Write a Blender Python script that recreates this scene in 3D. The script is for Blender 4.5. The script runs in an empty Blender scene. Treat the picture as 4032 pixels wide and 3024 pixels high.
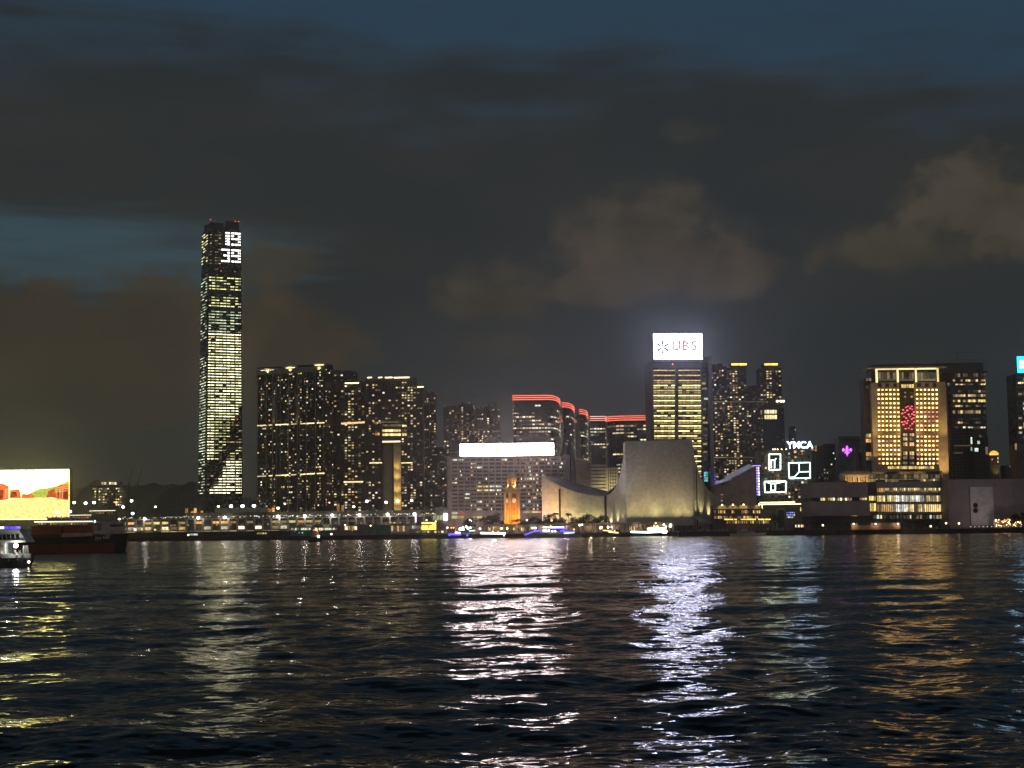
import bpy, math, random
import numpy as np
from mathutils import Matrix, Vector

random.seed(1939)
rnd = random.random
R = math.radians
scene = bpy.context.scene
COL = scene.collection

# ------------------------------------------------------------------ camera
F, CX, CY = 6057.0, 2016.0, 1512.0          # focal length and centre of a 4032 x 3024 frame
CAM_Z = 8.0
PITCH = math.atan((2076 - 1512) / F)
ROLL = -0.0125
ROT = Matrix.Rotation(math.pi / 2 + PITCH, 4, 'X') @ Matrix.Rotation(ROLL, 4, 'Z')
cam_data = bpy.data.cameras.new('camera')
cam = bpy.data.objects.new('camera', cam_data)
COL.objects.link(cam)
cam_data.sensor_width = 36.0
cam_data.lens = F / 4032 * 36.0
cam_data.clip_start = 0.5
cam_data.clip_end = 40000.0
cam.matrix_world = Matrix.Translation((0, 0, CAM_Z)) @ ROT
scene.camera = cam
CAM = Vector((0, 0, CAM_Z))
R3 = ROT.to_3x3()

# ------------------------------------------------------------------ sky at late dusk
world = bpy.data.worlds.new('World')
scene.world = world
world.use_nodes = True
WT = world.node_tree
WT.nodes.clear()


class G:
    """small helper to write node graphs"""
    def __init__(self, tree):
        self.t = tree

    def n(self, typ, **kw):
        nd = self.t.nodes.new(typ)
        for k, v in kw.items():
            setattr(nd, k, v)
        return nd

    def put(self, sock, v):
        if isinstance(v, bpy.types.NodeSocket):
            self.t.links.new(v, sock)
        elif v is not None:
            if hasattr(sock, 'default_value') and isinstance(v, (tuple, list)) and len(v) == 3 and sock.type == 'RGBA':
                v = (*v, 1)
            sock.default_value = v

    def m(self, op, a, b=None, c=None, clamp=False):
        nd = self.n('ShaderNodeMath', operation=op, use_clamp=clamp)
        self.put(nd.inputs[0], a)
        self.put(nd.inputs[1], b)
        self.put(nd.inputs[2], c)
        return nd.outputs[0]

    def mix(self, f, a, b, blend='MIX'):
        nd = self.n('ShaderNodeMix', data_type='RGBA', blend_type=blend)
        self.put(nd.inputs[0], f)
        self.put(nd.inputs[6], a)
        self.put(nd.inputs[7], b)
        return nd.outputs[2]

    def noise(self, vec, scale, detail=4, rough=0.5, dist=0.0):
        nd = self.n('ShaderNodeTexNoise')
        self.put(nd.inputs['Vector'], vec)
        nd.inputs['Scale'].default_value = scale
        nd.inputs['Detail'].default_value = detail
        nd.inputs['Roughness'].default_value = rough
        nd.inputs['Distortion'].default_value = dist
        return nd.outputs['Fac']

    def smooth(self, v, a, b, lo=0.0, hi=1.0):
        nd = self.n('ShaderNodeMapRange', interpolation_type='SMOOTHSTEP')
        self.put(nd.inputs[0], v)
        nd.inputs[1].default_value, nd.inputs[2].default_value = a, b
        nd.inputs[3].default_value, nd.inputs[4].default_value = lo, hi
        return nd.outputs[0]

    def xyz(self, x, y, z):
        nd = self.n('ShaderNodeCombineXYZ')
        for s, v in zip(nd.inputs, (x, y, z)):
            self.put(s, v)
        return nd.outputs[0]


def build_sky():
    g = G(WT)
    tc = g.n('ShaderNodeTexCoord')
    sep = g.n('ShaderNodeSeparateXYZ')
    WT.links.new(tc.outputs['Generated'], sep.inputs[0])
    x, y, z = sep.outputs
    deg = 180 / math.pi
    az = g.m('MULTIPLY', g.m('ARCTAN2', x, y), deg)              # degrees, 0 = straight over the harbour
    el = g.m('MULTIPLY', g.m('ARCSINE', z), deg)
    # the sky behind the clouds: the last blue light after sunset
    sky = g.n('ShaderNodeTexSky', sky_type='NISHITA')
    sky.sun_disc = False
    sky.sun_elevation = R(-3.5)
    sky.sun_rotation = R(-70)
    sky.altitude = 10
    blue_night = g.mix(0.9, g.mix(1.0, sky.outputs[0], (0.3, 0.3, 0.3), 'MULTIPLY'), (0.0265, 0.0560, 0.0900))
    # wispy coordinates, stretched along the horizon
    v = g.xyz(g.m('MULTIPLY', az, 0.055), g.m('MULTIPLY', el, 0.16), 0.0)
    big = g.noise(v, 1.6, 4, 0.55)
    v2 = g.xyz(g.m('MULTIPLY', az, 0.16), g.m('MULTIPLY', el, 0.2), 3.7)
    puff = g.noise(v2, 2.3, 6, 0.62)
    v3 = g.xyz(g.m('MULTIPLY', az, 0.03), g.m('MULTIPLY', el, 0.34), 8.1)
    streak = g.noise(v3, 2.4, 3, 0.55)
    cn = g.m('SUBTRACT', big, 0.5)
    pn = g.m('SUBTRACT', puff, 0.5)
    sn = g.m('SUBTRACT', streak, 0.5)
    # high grey deck, its upper edge ragged and a little lower towards the east
    edge = g.m('ADD', el, g.m('ADD', g.m('MULTIPLY', cn, 9.0), g.m('MULTIPLY', az, 0.05)))
    edge = g.m('ADD', edge, g.m('MULTIPLY', sn, 5.0))
    deck = g.smooth(edge, 19.2, 14.6)
    deck_col = g.mix(g.smooth(big, 0.35, 0.68), (0.0235, 0.0258, 0.0246), (0.0318, 0.0310, 0.0272))
    col = g.mix(g.m('MULTIPLY', deck, 0.93), blue_night, deck_col)
    # dark cloud out of view overhead, added to dim the water's reflections
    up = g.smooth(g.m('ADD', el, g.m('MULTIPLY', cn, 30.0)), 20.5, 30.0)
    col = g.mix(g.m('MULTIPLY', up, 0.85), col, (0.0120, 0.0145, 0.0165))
    # gap in the deck low in the west, with blue streaks in it
    gx = g.m('DIVIDE', g.m('ADD', az, 21.0), 13.0)
    ge = g.m('DIVIDE', g.m('SUBTRACT', el, 9.0), 2.9)
    gd = g.m('ADD', g.m('MULTIPLY', gx, gx), g.m('MULTIPLY', ge, ge))
    gd = g.m('ADD', gd, g.m('MULTIPLY', sn, 4.6))
    gap = g.smooth(gd, 1.5, -0.1)
    col = g.mix(g.m('MULTIPLY', gap, 0.95), col, (0.042, 0.078, 0.096))
    # thin bluish air between the deck and the low clouds
    lo = g.m('MULTIPLY', g.smooth(el, 9.5, 6.0), g.smooth(el, 1.0, 4.5))
    col = g.mix(g.m('MULTIPLY', lo, 0.5), col, (0.0245, 0.0310, 0.0345))
    # warm air low over the city
    low = g.m('MULTIPLY', g.smooth(el, 5.0, 0.0), g.smooth(az, 15.0, -14.0, 0.35, 1.0))
    col = g.mix(g.m('MULTIPLY', low, 0.7), col, (0.0360, 0.0340, 0.0260))
    # low cumulus lit from below by the city: azimuth, elevation, radii, colour, strength
    clouds = [
        (-17.8, 6.8, 3.6, 2.9, (0.0450, 0.0385, 0.0275), 0.95),
        (-12.4, 6.6, 4.4, 3.2, (0.0440, 0.0370, 0.0265), 0.95),
        (-9.0, 6.8, 3.6, 2.2, (0.0480, 0.0395, 0.0275), 0.9),
        (-9.4, 9.5, 2.4, 1.1, (0.0430, 0.0390, 0.0300), 0.8),
        (-14.5, 4.6, 7.5, 1.7, (0.0400, 0.0345, 0.0255), 0.7),
        (-0.6, 8.3, 3.0, 1.6, (0.0550, 0.0490, 0.0380), 0.85),
        (-1.0, 6.6, 2.2, 0.8, (0.0460, 0.0440, 0.0320), 0.7),
        (5.0, 10.6, 3.0, 2.1, (0.0600, 0.0515, 0.0405), 0.85),
        (6.6, 9.2, 4.2, 1.9, (0.0680, 0.0570, 0.0440), 0.9),
        (3.4, 8.6, 2.2, 1.0, (0.0600, 0.0510, 0.0400), 0.8),
        (7.0, 14.4, 1.3, 0.6, (0.0420, 0.0410, 0.0370), 0.45),
        (17.4, 11.2, 3.4, 2.3, (0.0680, 0.0590, 0.0440), 0.9),
        (14.6, 9.6, 3.8, 1.3, (0.0600, 0.0530, 0.0410), 0.8),
        (19.0, 9.8, 3.0, 1.4, (0.0660, 0.0570, 0.0430), 0.8),
        (-27.0, 7.0, 5.0, 2.4, (0.0450, 0.0390, 0.0280), 0.8),
        (27.5, 8.6, 4.6, 2.0, (0.0600, 0.0520, 0.0400), 0.8),
        (-48.0, 8.0, 9.0, 2.4, (0.0450, 0.0390, 0.0280), 0.8),
        (46.0, 9.0, 8.0, 2.4, (0.0560, 0.0490, 0.0380), 0.8),
    ]
    for a0, e0, ra, re, c, s in clouds:
        west = a0 < -7
        dx = g.m('DIVIDE', g.m('SUBTRACT', az, a0), ra)
        de = g.m('DIVIDE', g.m('SUBTRACT', el, e0), re)
        # flat bottoms: below the middle the cloud ends sooner
        de2 = g.m('MULTIPLY', de, g.smooth(de, -0.2, 0.1, 1.7, 1.0))
        d = g.m('SQRT', g.m('ADD', g.m('MULTIPLY', dx, dx), g.m('MULTIPLY', de2, de2)))
        d = g.m('ADD', d, g.m('ADD', g.m('MULTIPLY', pn, 1.9), g.m('MULTIPLY', cn, 0.9)))
        mk = g.m('MULTIPLY', g.smooth(d, 1.08, 0.62) if west else g.smooth(d, 1.10, 0.50), s)
        shade = g.smooth(puff, 0.3, 0.72, 1.12, 0.76)
        cc = g.mix(1.0, (tuple(q * k for q, k in zip(c, (1.12, 1.04, 0.90))) if west else tuple(q * k for q, k in zip(c, (1.08, 1.03, 0.95)))), shade, 'MULTIPLY')
        col = g.mix(mk, col, cc)
    # the lower half of the sphere is only ever seen in reflections
    bg = g.n('ShaderNodeBackground')
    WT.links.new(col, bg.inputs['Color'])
    bg.inputs['Strength'].default_value = 1.0
    out = g.n('ShaderNodeOutputWorld')
    WT.links.new(bg.outputs[0], out.inputs['Surface'])


build_sky()
world.cycles.sampling_method = 'MANUAL'
world.cycles.sample_map_resolution = 256

sun_data = bpy.data.lights.new('sun', 'SUN')      # the faint glow of the dusk and the lit city shore one stands on
sun_data.energy = 0.24
sun_data.angle = R(45)
sun_data.color = (1.0, 0.86, 0.80)
sun = bpy.data.objects.new('sun', sun_data)
sun.rotation_euler = (R(74), 0, R(12))
COL.objects.link(sun)

vs = scene.view_settings
vs.view_transform = 'Standard'
vs.look = 'None'
vs.exposure = 0.0
vs.gamma = 1.0
vs.use_curve_mapping = False
cy = scene.cycles
cy.use_denoising = True
cy.max_bounces = 3
cy.diffuse_bounces = 1
cy.glossy_bounces = 2
cy.transmission_bounces = 2
cy.transparent_max_bounces = 4
cy.volume_bounces = 0
cy.sample_clamp_indirect = 12.0
cy.caustics_reflective = False
cy.caustics_refractive = False
cy.use_light_tree = True
cy.use_adaptive_sampling = False


# ------------------------------------------------------------------ geometry helpers
def ray(px, py):
    return R3 @ Vector(((px - CX) / F, -(py - CY) / F, -1.0))


def at(px, py, D):
    """the point seen at pixel (px, py) that stands D metres out over the harbour"""
    d = ray(px, py)
    return CAM + d * (D / d.y)


def tag(o, label=None, cat=None, group=None, kind=None):
    if label:
        o['label'] = label
    if cat:
        o['category'] = cat
    if group:
        o['group'] = group
    if kind:
        o['kind'] = kind
    return o


class MB:
    def __init__(self):
        self.v, self.f, self.i = [], [], []

    def poly(self, pts, m=0):
        n = len(self.v)
        self.v += [tuple(p) for p in pts]
        self.f.append(tuple(range(n, n + len(pts))))
        self.i.append(m)
        return self

    def box(self, x0, x1, y0, y1, z0, z1, m=0):
        n = len(self.v)
        self.v += [(x0, y0, z0), (x1, y0, z0), (x1, y1, z0), (x0, y1, z0),
                   (x0, y0, z1), (x1, y0, z1), (x1, y1, z1), (x0, y1, z1)]
        for q in ((0, 3, 2, 1), (4, 5, 6, 7), (0, 1, 5, 4), (1, 2, 6, 5), (2, 3, 7, 6), (3, 0, 4, 7)):
            self.f.append(tuple(n + k for k in q))
            self.i.append(m)
        return self

    def loft(self, a, b, m=0, caps=True):
        """two rings with the same number of points (anticlockwise seen from the b side)"""
        n, k = len(self.v), len(a)
        self.v += [tuple(p) for p in a] + [tuple(p) for p in b]
        for j in range(k):
            j2 = (j + 1) % k
            self.f.append((n + j, n + j2, n + k + j2, n + k + j))
            self.i.append(m)
        if caps:
            self.f += [tuple(n + j for j in reversed(range(k))), tuple(n + k + j for j in range(k))]
            self.i += [m, m]
        return self

    def prism(self, pts, z0, z1, m=0, s=1.0):
        return self.loft([(x, y, z0) for x, y in pts], [(x * s, y * s, z1) for x, y in pts], m)

    def plate(self, pts, y0, y1, m=0):
        """outline in x,z pushed through from y0 to y1"""
        return self.loft([(x, y1, z) for x, z in pts], [(x, y0, z) for x, z in pts], m)

    def tube(self, p0, p1, r0, r1=None, n=8, m=0):
        r1 = r0 if r1 is None else r1
        p0, p1 = Vector(p0), Vector(p1)
        d = (p1 - p0).normalized()
        u = d.orthogonal().normalized()
        w = d.cross(u)
        a, b = [], []
        for k in range(n):
            t = 2 * math.pi * k / n
            e = u * math.cos(t) + w * math.sin(t)
            a.append(p0 + e * r0)
            b.append(p1 + e * r1)
        return self.loft(a, b, m)

    def lathe(self, prof, n=10, m=0, c=(0, 0)):
        rings = [[(c[0] + r * math.cos(2 * math.pi * k / n), c[1] + r * math.sin(2 * math.pi * k / n), z)
                  for k in range(n)] for r, z in prof]
        for a, b in zip(rings, rings[1:]):
            self.loft(a, b, m, caps=False)
        self.poly(list(reversed(rings[0])), m)
        self.poly(rings[-1], m)
        return self

    def mesh(self, name, mats):
        me = bpy.data.meshes.new(name)
        me.from_pydata(self.v, [], self.f)
        for mt in (mats if isinstance(mats, (list, tuple)) else [mats]):
            me.materials.append(mt)
        if any(self.i):
            me.polygons.foreach_set('material_index', self.i)
        me.update()
        return me

    def build(self, name, mats, parent=None, loc=(0, 0, 0), rz=0.0):
        return inst(self.mesh(name, mats), name, parent, loc, rz)


def inst(me, name, parent=None, loc=(0, 0, 0), rz=0.0):
    o = bpy.data.objects.new(name, me)
    COL.objects.link(o)
    o.parent = parent
    o.location = loc
    if rz:
        o.rotation_euler = (0, 0, rz)
    return o


def empty(name, loc=(0, 0, 0), rz=0.0):
    o = bpy.data.objects.new(name, None)
    o.empty_display_size = 1
    COL.objects.link(o)
    o.location = loc
    o.rotation_euler = (0, 0, rz)
    return o


def copy_tree(o, parent=None):
    c = o.copy()
    COL.objects.link(c)
    c.parent = parent
    for ch in o.children:
        copy_tree(ch, c)
    return c


# ------------------------------------------------------------------ materials
MC = {}


def mat(name, col, rough=0.75, metal=0.0, vary=0.25, scale=0.15, bump=0.0, spec=0.3):
    if name in MC:
        return MC[name]
    m = bpy.data.materials.new(name)
    m.use_nodes = True
    g = G(m.node_tree)
    p = m.node_tree.nodes['Principled BSDF']
    tc = g.n('ShaderNodeTexCoord')
    nz = g.noise(tc.outputs['Object'], scale, 5, 0.6)
    # rain streaks: stretched upright
    mp = g.n('ShaderNodeMapping')
    mp.inputs['Scale'].default_value = (1, 1, 0.06)
    m.node_tree.links.new(tc.outputs['Object'], mp.inputs[0])
    st = g.noise(mp.outputs[0], scale * 6, 3, 0.6)
    k = g.m('ADD', g.smooth(nz, 0.25, 0.75, 1 - vary, 1 + vary), g.m('MULTIPLY', g.m('SUBTRACT', st, 0.5), vary))
    m.node_tree.links.new(g.mix(1.0, col, k, 'MULTIPLY'), p.inputs['Base Color'])
    p.inputs['Roughness'].default_value = rough
    p.inputs['Metallic'].default_value = metal
    p.inputs['Specular IOR Level'].default_value = spec
    if bump:
        b = g.n('ShaderNodeBump')
        b.inputs['Strength'].default_value = bump
        b.inputs['Distance'].default_value = 0.1
        m.node_tree.links.new(nz, b.inputs['Height'])
        m.node_tree.links.new(b.outputs[0], p.inputs['Normal'])
    MC[name] = m
    return m


def glass(name, col=(0.01, 0.012, 0.014), rough=0.18, spec=0.35):
    """dark curtain-wall glass at night, panes slightly out of true"""
    if name in MC:
        return MC[name]
    m = bpy.data.materials.new(name)
    m.use_nodes = True
    g = G(m.node_tree)
    p = m.node_tree.nodes['Principled BSDF']
    tc = g.n('ShaderNodeTexCoord')
    nz = g.noise(tc.outputs['Object'], 0.25, 3, 0.6)
    m.node_tree.links.new(g.mix(1.0, col, g.smooth(nz, 0.3, 0.7, 0.6, 1.5), 'MULTIPLY'), p.inputs['Base Color'])
    m.node_tree.links.new(g.smooth(nz, 0.3, 0.7, rough, rough + 0.2), p.inputs['Roughness'])
    p.inputs['Specular IOR Level'].default_value = spec
    MC[name] = m
    return m


def lit(name, col, strength, vary=0.8, sample=False, scale=0.7):
    """a lit room behind its pane, or a lamp: uneven inside, different from window to window"""
    if name in MC:
        return MC[name]
    m = bpy.data.materials.new(name)
    m.use_nodes = True
    nt = m.node_tree
    nt.nodes.clear()
    g = G(nt)
    e = g.n('ShaderNodeEmission')
    out = g.n('ShaderNodeOutputMaterial')
    nt.links.new(e.outputs[0], out.inputs['Surface'])
    if vary:
        oi = g.n('ShaderNodeObjectInfo')
        ge = g.n('ShaderNodeNewGeometry')
        r = g.m('FRACT', g.m('ADD', oi.outputs['Random'], g.m('MULTIPLY', ge.outputs['Random Per Island'], 7.3)))
        nz = g.noise(ge.outputs['Position'], scale, 2, 0.6)
        k = g.m('MULTIPLY', g.smooth(r, 0.0, 1.0, 1 - vary * 0.75, 1 + vary * 0.75),
                g.smooth(nz, 0.30, 0.70, 1 - vary * 0.55, 1 + vary * 0.35))
        nt.links.new(g.m('MULTIPLY', k, strength), e.inputs['Strength'])
        r2 = g.m('FRACT', g.m('MULTIPLY', r, 17.13))
        warm = (col[0], col[1] * 0.82, col[2] * 0.55)
        nt.links.new(g.mix(g.m('MULTIPLY', r2, 0.6), col, warm), e.inputs['Color'])
    else:
        e.inputs['Color'].default_value = (*col, 1)
        e.inputs['Strength'].default_value = strength
    m.cycles.emission_sampling = 'FRONT' if sample else 'NONE'
    MC[name] = m
    return m


W_WARM = lit('room_warm', (1.0, 0.72, 0.36), 0.75)
W_YELL = lit('room_yellow', (1.0, 0.82, 0.30), 0.9)
W_WHITE = lit('room_white', (1.0, 0.93, 0.72), 1.1)
W_COOL = lit('room_cool', (0.80, 1.0, 0.92), 0.9)
W_ORNG = lit('room_orange', (1.0, 0.50, 0.16), 0.8)
W_DIM = lit('room_dim', (1.0, 0.80, 0.50), 0.16)
W_DIM2 = lit('room_very_dim', (0.9, 0.85, 0.7), 0.05)
W_RED = lit('room_red', (1.0, 0.16, 0.10), 0.9)
W_BLUE = lit('room_blue', (0.25, 0.32, 1.0), 0.9)
LAMP_W = lit('lamp_white', (1.0, 0.97, 0.88), 14.0, 0.3)
LAMP_C = lit('lamp_cool', (0.80, 0.92, 1.0), 14.0, 0.3)
LAMP_Y = lit('lamp_warm', (1.0, 0.80, 0.42), 9.0, 0.3)
LAMP_O = lit('lamp_orange', (1.0, 0.42, 0.10), 6.0, 0.3)
LAMP_R = lit('lamp_red', (1.0, 0.12, 0.10), 2.5, 0.2)
DARK_GLASS = glass('dark_glass')
BLUE_GLASS = glass('blue_glass', (0.008, 0.014, 0.02), 0.1, 0.5)
CONC = mat('concrete', (0.20, 0.19, 0.175))
CONC_D = mat('concrete_dark', (0.105, 0.10, 0.09))
TOWER_WALL = mat('tower_wall', (0.085, 0.08, 0.07))
TOWER_BROWN = mat('tower_brown', (0.10, 0.083, 0.07))
WHITE_P = mat('white_paint', (0.62, 0.61, 0.58), 0.5)
STEEL = mat('painted_steel', (0.16, 0.16, 0.16), 0.45, 0.6, 0.15)
BLACK = mat('black_paint', (0.02, 0.02, 0.02), 0.6)

GROUND_Z = 3.2

_pane = {}


def pane_mesh(w, h, m, t=0.25):
    k = (round(w, 1), round(h, 1), m.name, t)
    if k not in _pane:
        _pane[k] = MB().box(-k[0] / 2, k[0] / 2, -t, 0.05, -k[1] / 2, k[1] / 2).mesh('window', m)
    return _pane[k]


class Face:
    """an upright plane of a building: local x along it, outwards is -y"""
    def __init__(self, b, o=(0, 0), rz=0.0):
        self.b, self.o, self.rz = b, o, rz
        self.c, self.s = math.cos(rz), math.sin(rz)
        a = b.rz + rz
        self.wo = b.org + Vector((o[0] * math.cos(b.rz) - o[1] * math.sin(b.rz), o[0] * math.sin(b.rz) + o[1] * math.cos(b.rz), 0))
        self.n = Vector((math.sin(a), -math.cos(a), 0))
        self.u = Vector((math.cos(a), math.sin(a), 0))

    def L(self, px, py, off=0.0):
        """pixel -> (x along the face, height above the ground)"""
        d = ray(px, py)
        p0 = self.wo + self.n * off
        t = (p0 - CAM).dot(self.n) / d.dot(self.n)
        p = CAM + d * t
        return (p - self.wo).dot(self.u), p.z - self.b.org.z

    def loc(self, x, z, out=0.0):
        y = -out
        return (self.o[0] + x * self.c - y * self.s, self.o[1] + x * self.s + y * self.c, z)


class Bld:
    def __init__(self, name, label, cat, pl, pr, ptop, D, depth, rot=0.0, group=None, pyref=None, gz=GROUND_Z):
        self.rz = R(rot)
        pyref = pyref or (ptop + 2060) / 2
        self.D, self.depth = D, depth
        p = at((pl + pr) / 2, pyref, D)
        self.org = Vector((p.x, D, gz))
        self.front = Face(self)
        self.xl = self.front.L(pl, pyref)[0]
        self.xr = self.front.L(pr, pyref)[0]
        self.H = self.front.L((pl + pr) / 2, ptop)[1]
        self.e = empty(name, self.org, self.rz)
        tag(self.e, label, cat, group)
        self.wins = []
        self.left = Face(self, (self.xl, self.depth), -math.pi / 2)      # x runs from the back to the front
        self.right = Face(self, (self.xr, 0), math.pi / 2)               # x runs from the front to the back
        self.m = D / F                                                   # metres in one photo pixel

    def body(self, m, name='wall', z1=None, z0=0.0):
        return MB().box(self.xl, self.xr, 0, self.depth, z0, z1 or self.H).build(name, m, self.e)

    def win(self, face, x, z, w, h, m, out=0.0):
        self.wins.append((face, x, z, w, h, m, out))

    def winpx(self, px0, px1, py0, py1, m, out=0.0, face=None):
        face = face or self.front
        x0, z0 = face.L(px0, (py0 + py1) / 2, out)
        x1, _ = face.L(px1, (py0 + py1) / 2, out)
        _, za = face.L((px0 + px1) / 2, py0, out)
        _, zb = face.L((px0 + px1) / 2, py1, out)
        self.win(face, (x0 + x1) / 2, (za + zb) / 2, abs(x1 - x0), abs(za - zb), m, out)

    def flush(self, limit=280, name='window', rest='small_windows'):
        """the windows that show most become objects, the others one joined part"""
        DIMS = (W_DIM2.name, DARK_GLASS.name, BLUE_GLASS.name)
        ws = sorted(self.wins, key=lambda w: (w[5].name in DIMS, -w[3] * w[4]))
        for face, x, z, w, h, m, out in ws[:limit]:
            inst(pane_mesh(w, h, m), name, self.e, face.loc(x, z, out), face.rz)
        if ws[limit:]:
            mb, ms = MB(), []
            for face, x, z, w, h, m, out in ws[limit:]:
                if m not in ms:
                    ms.append(m)
                k = ms.index(m)
                n = len(mb.v)
                mb.box(-w / 2, w / 2, -0.25, 0.05, -h / 2, h / 2, k)
                l = face.loc(x, z, out)
                mb.v[n:] = [(l[0] + a * face.c - b_ * face.s, l[1] + a * face.s + b_ * face.c, l[2] + c) for a, b_, c in mb.v[n:]]
            tag(mb.build(rest, ms, self.e), kind='stuff')
        self.wins = []

    def bar(self, pts, r, m, name, out=0.4, face=None, px=True):
        """a light line or rail along pixel points on a face"""
        face = face or self.front
        q = [face.L(x, y, out) for x, y in pts] if px else pts
        mb = MB()
        for a, b in zip(q, q[1:]):
            mb.tube(face.loc(a[0], a[1], out), face.loc(b[0], b[1], out), r, n=6)
        return mb.build(name, m, self.e)


def adopt(b, src):
    """hand the parts built on src over to the thing b they belong to"""
    d = Vector(src.e.location) - Vector(b.e.location)
    for ch in list(src.e.children):
        ch.parent = b.e
        ch.location = Vector(ch.location) + d
    bpy.data.objects.remove(src.e)


def spot(parent, loc, target, energy, col, size=60, blend=0.8, radius=0.4, name='floodlight', house=True):
    """a floodlight: its housing is a part of what it is fixed to"""
    h = None
    d = (Vector(target) - Vector(loc)).normalized()
    if house:
        u = MB()
        u.tube(Vector((0, 0, 0)) - d * 0.7, Vector((0, 0, 0)) - d * 0.25, 0.25, 0.42, 8)
        u.box(-0.06, 0.06, -0.06, 0.06, -0.9, -0.3)
        h = u.build(name, BLACK, parent, loc)
    l = bpy.data.lights.new('flood', 'SPOT')
    l.energy = energy
    l.color = col
    l.spot_size = R(size)
    l.spot_blend = blend
    l.shadow_soft_size = radius
    o = bpy.data.objects.new('flood', l)
    COL.objects.link(o)
    o.parent = h or parent
    if not h:
        o.location = loc
    o.rotation_mode = 'QUATERNION'
    o.rotation_quaternion = d.to_track_quat('-Z', 'Y')
    return o


def text_mesh(txt, size, ext, m, bold=0.0):
    c = bpy.data.curves.new('lettering', 'FONT')
    c.body = txt
    c.size = size
    c.extrude = ext
    c.offset = bold
    c.align_x = 'CENTER'
    c.align_y = 'CENTER'
    c.resolution_u = 3
    o = bpy.data.objects.new('lettering', c)
    COL.objects.link(o)
    me = bpy.data.meshes.new_from_object(o)
    bpy.data.objects.remove(o)
    me.transform(Matrix.Rotation(math.pi / 2, 4, 'X'))
    me.materials.clear()
    me.materials.append(m)
    return me

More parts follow.
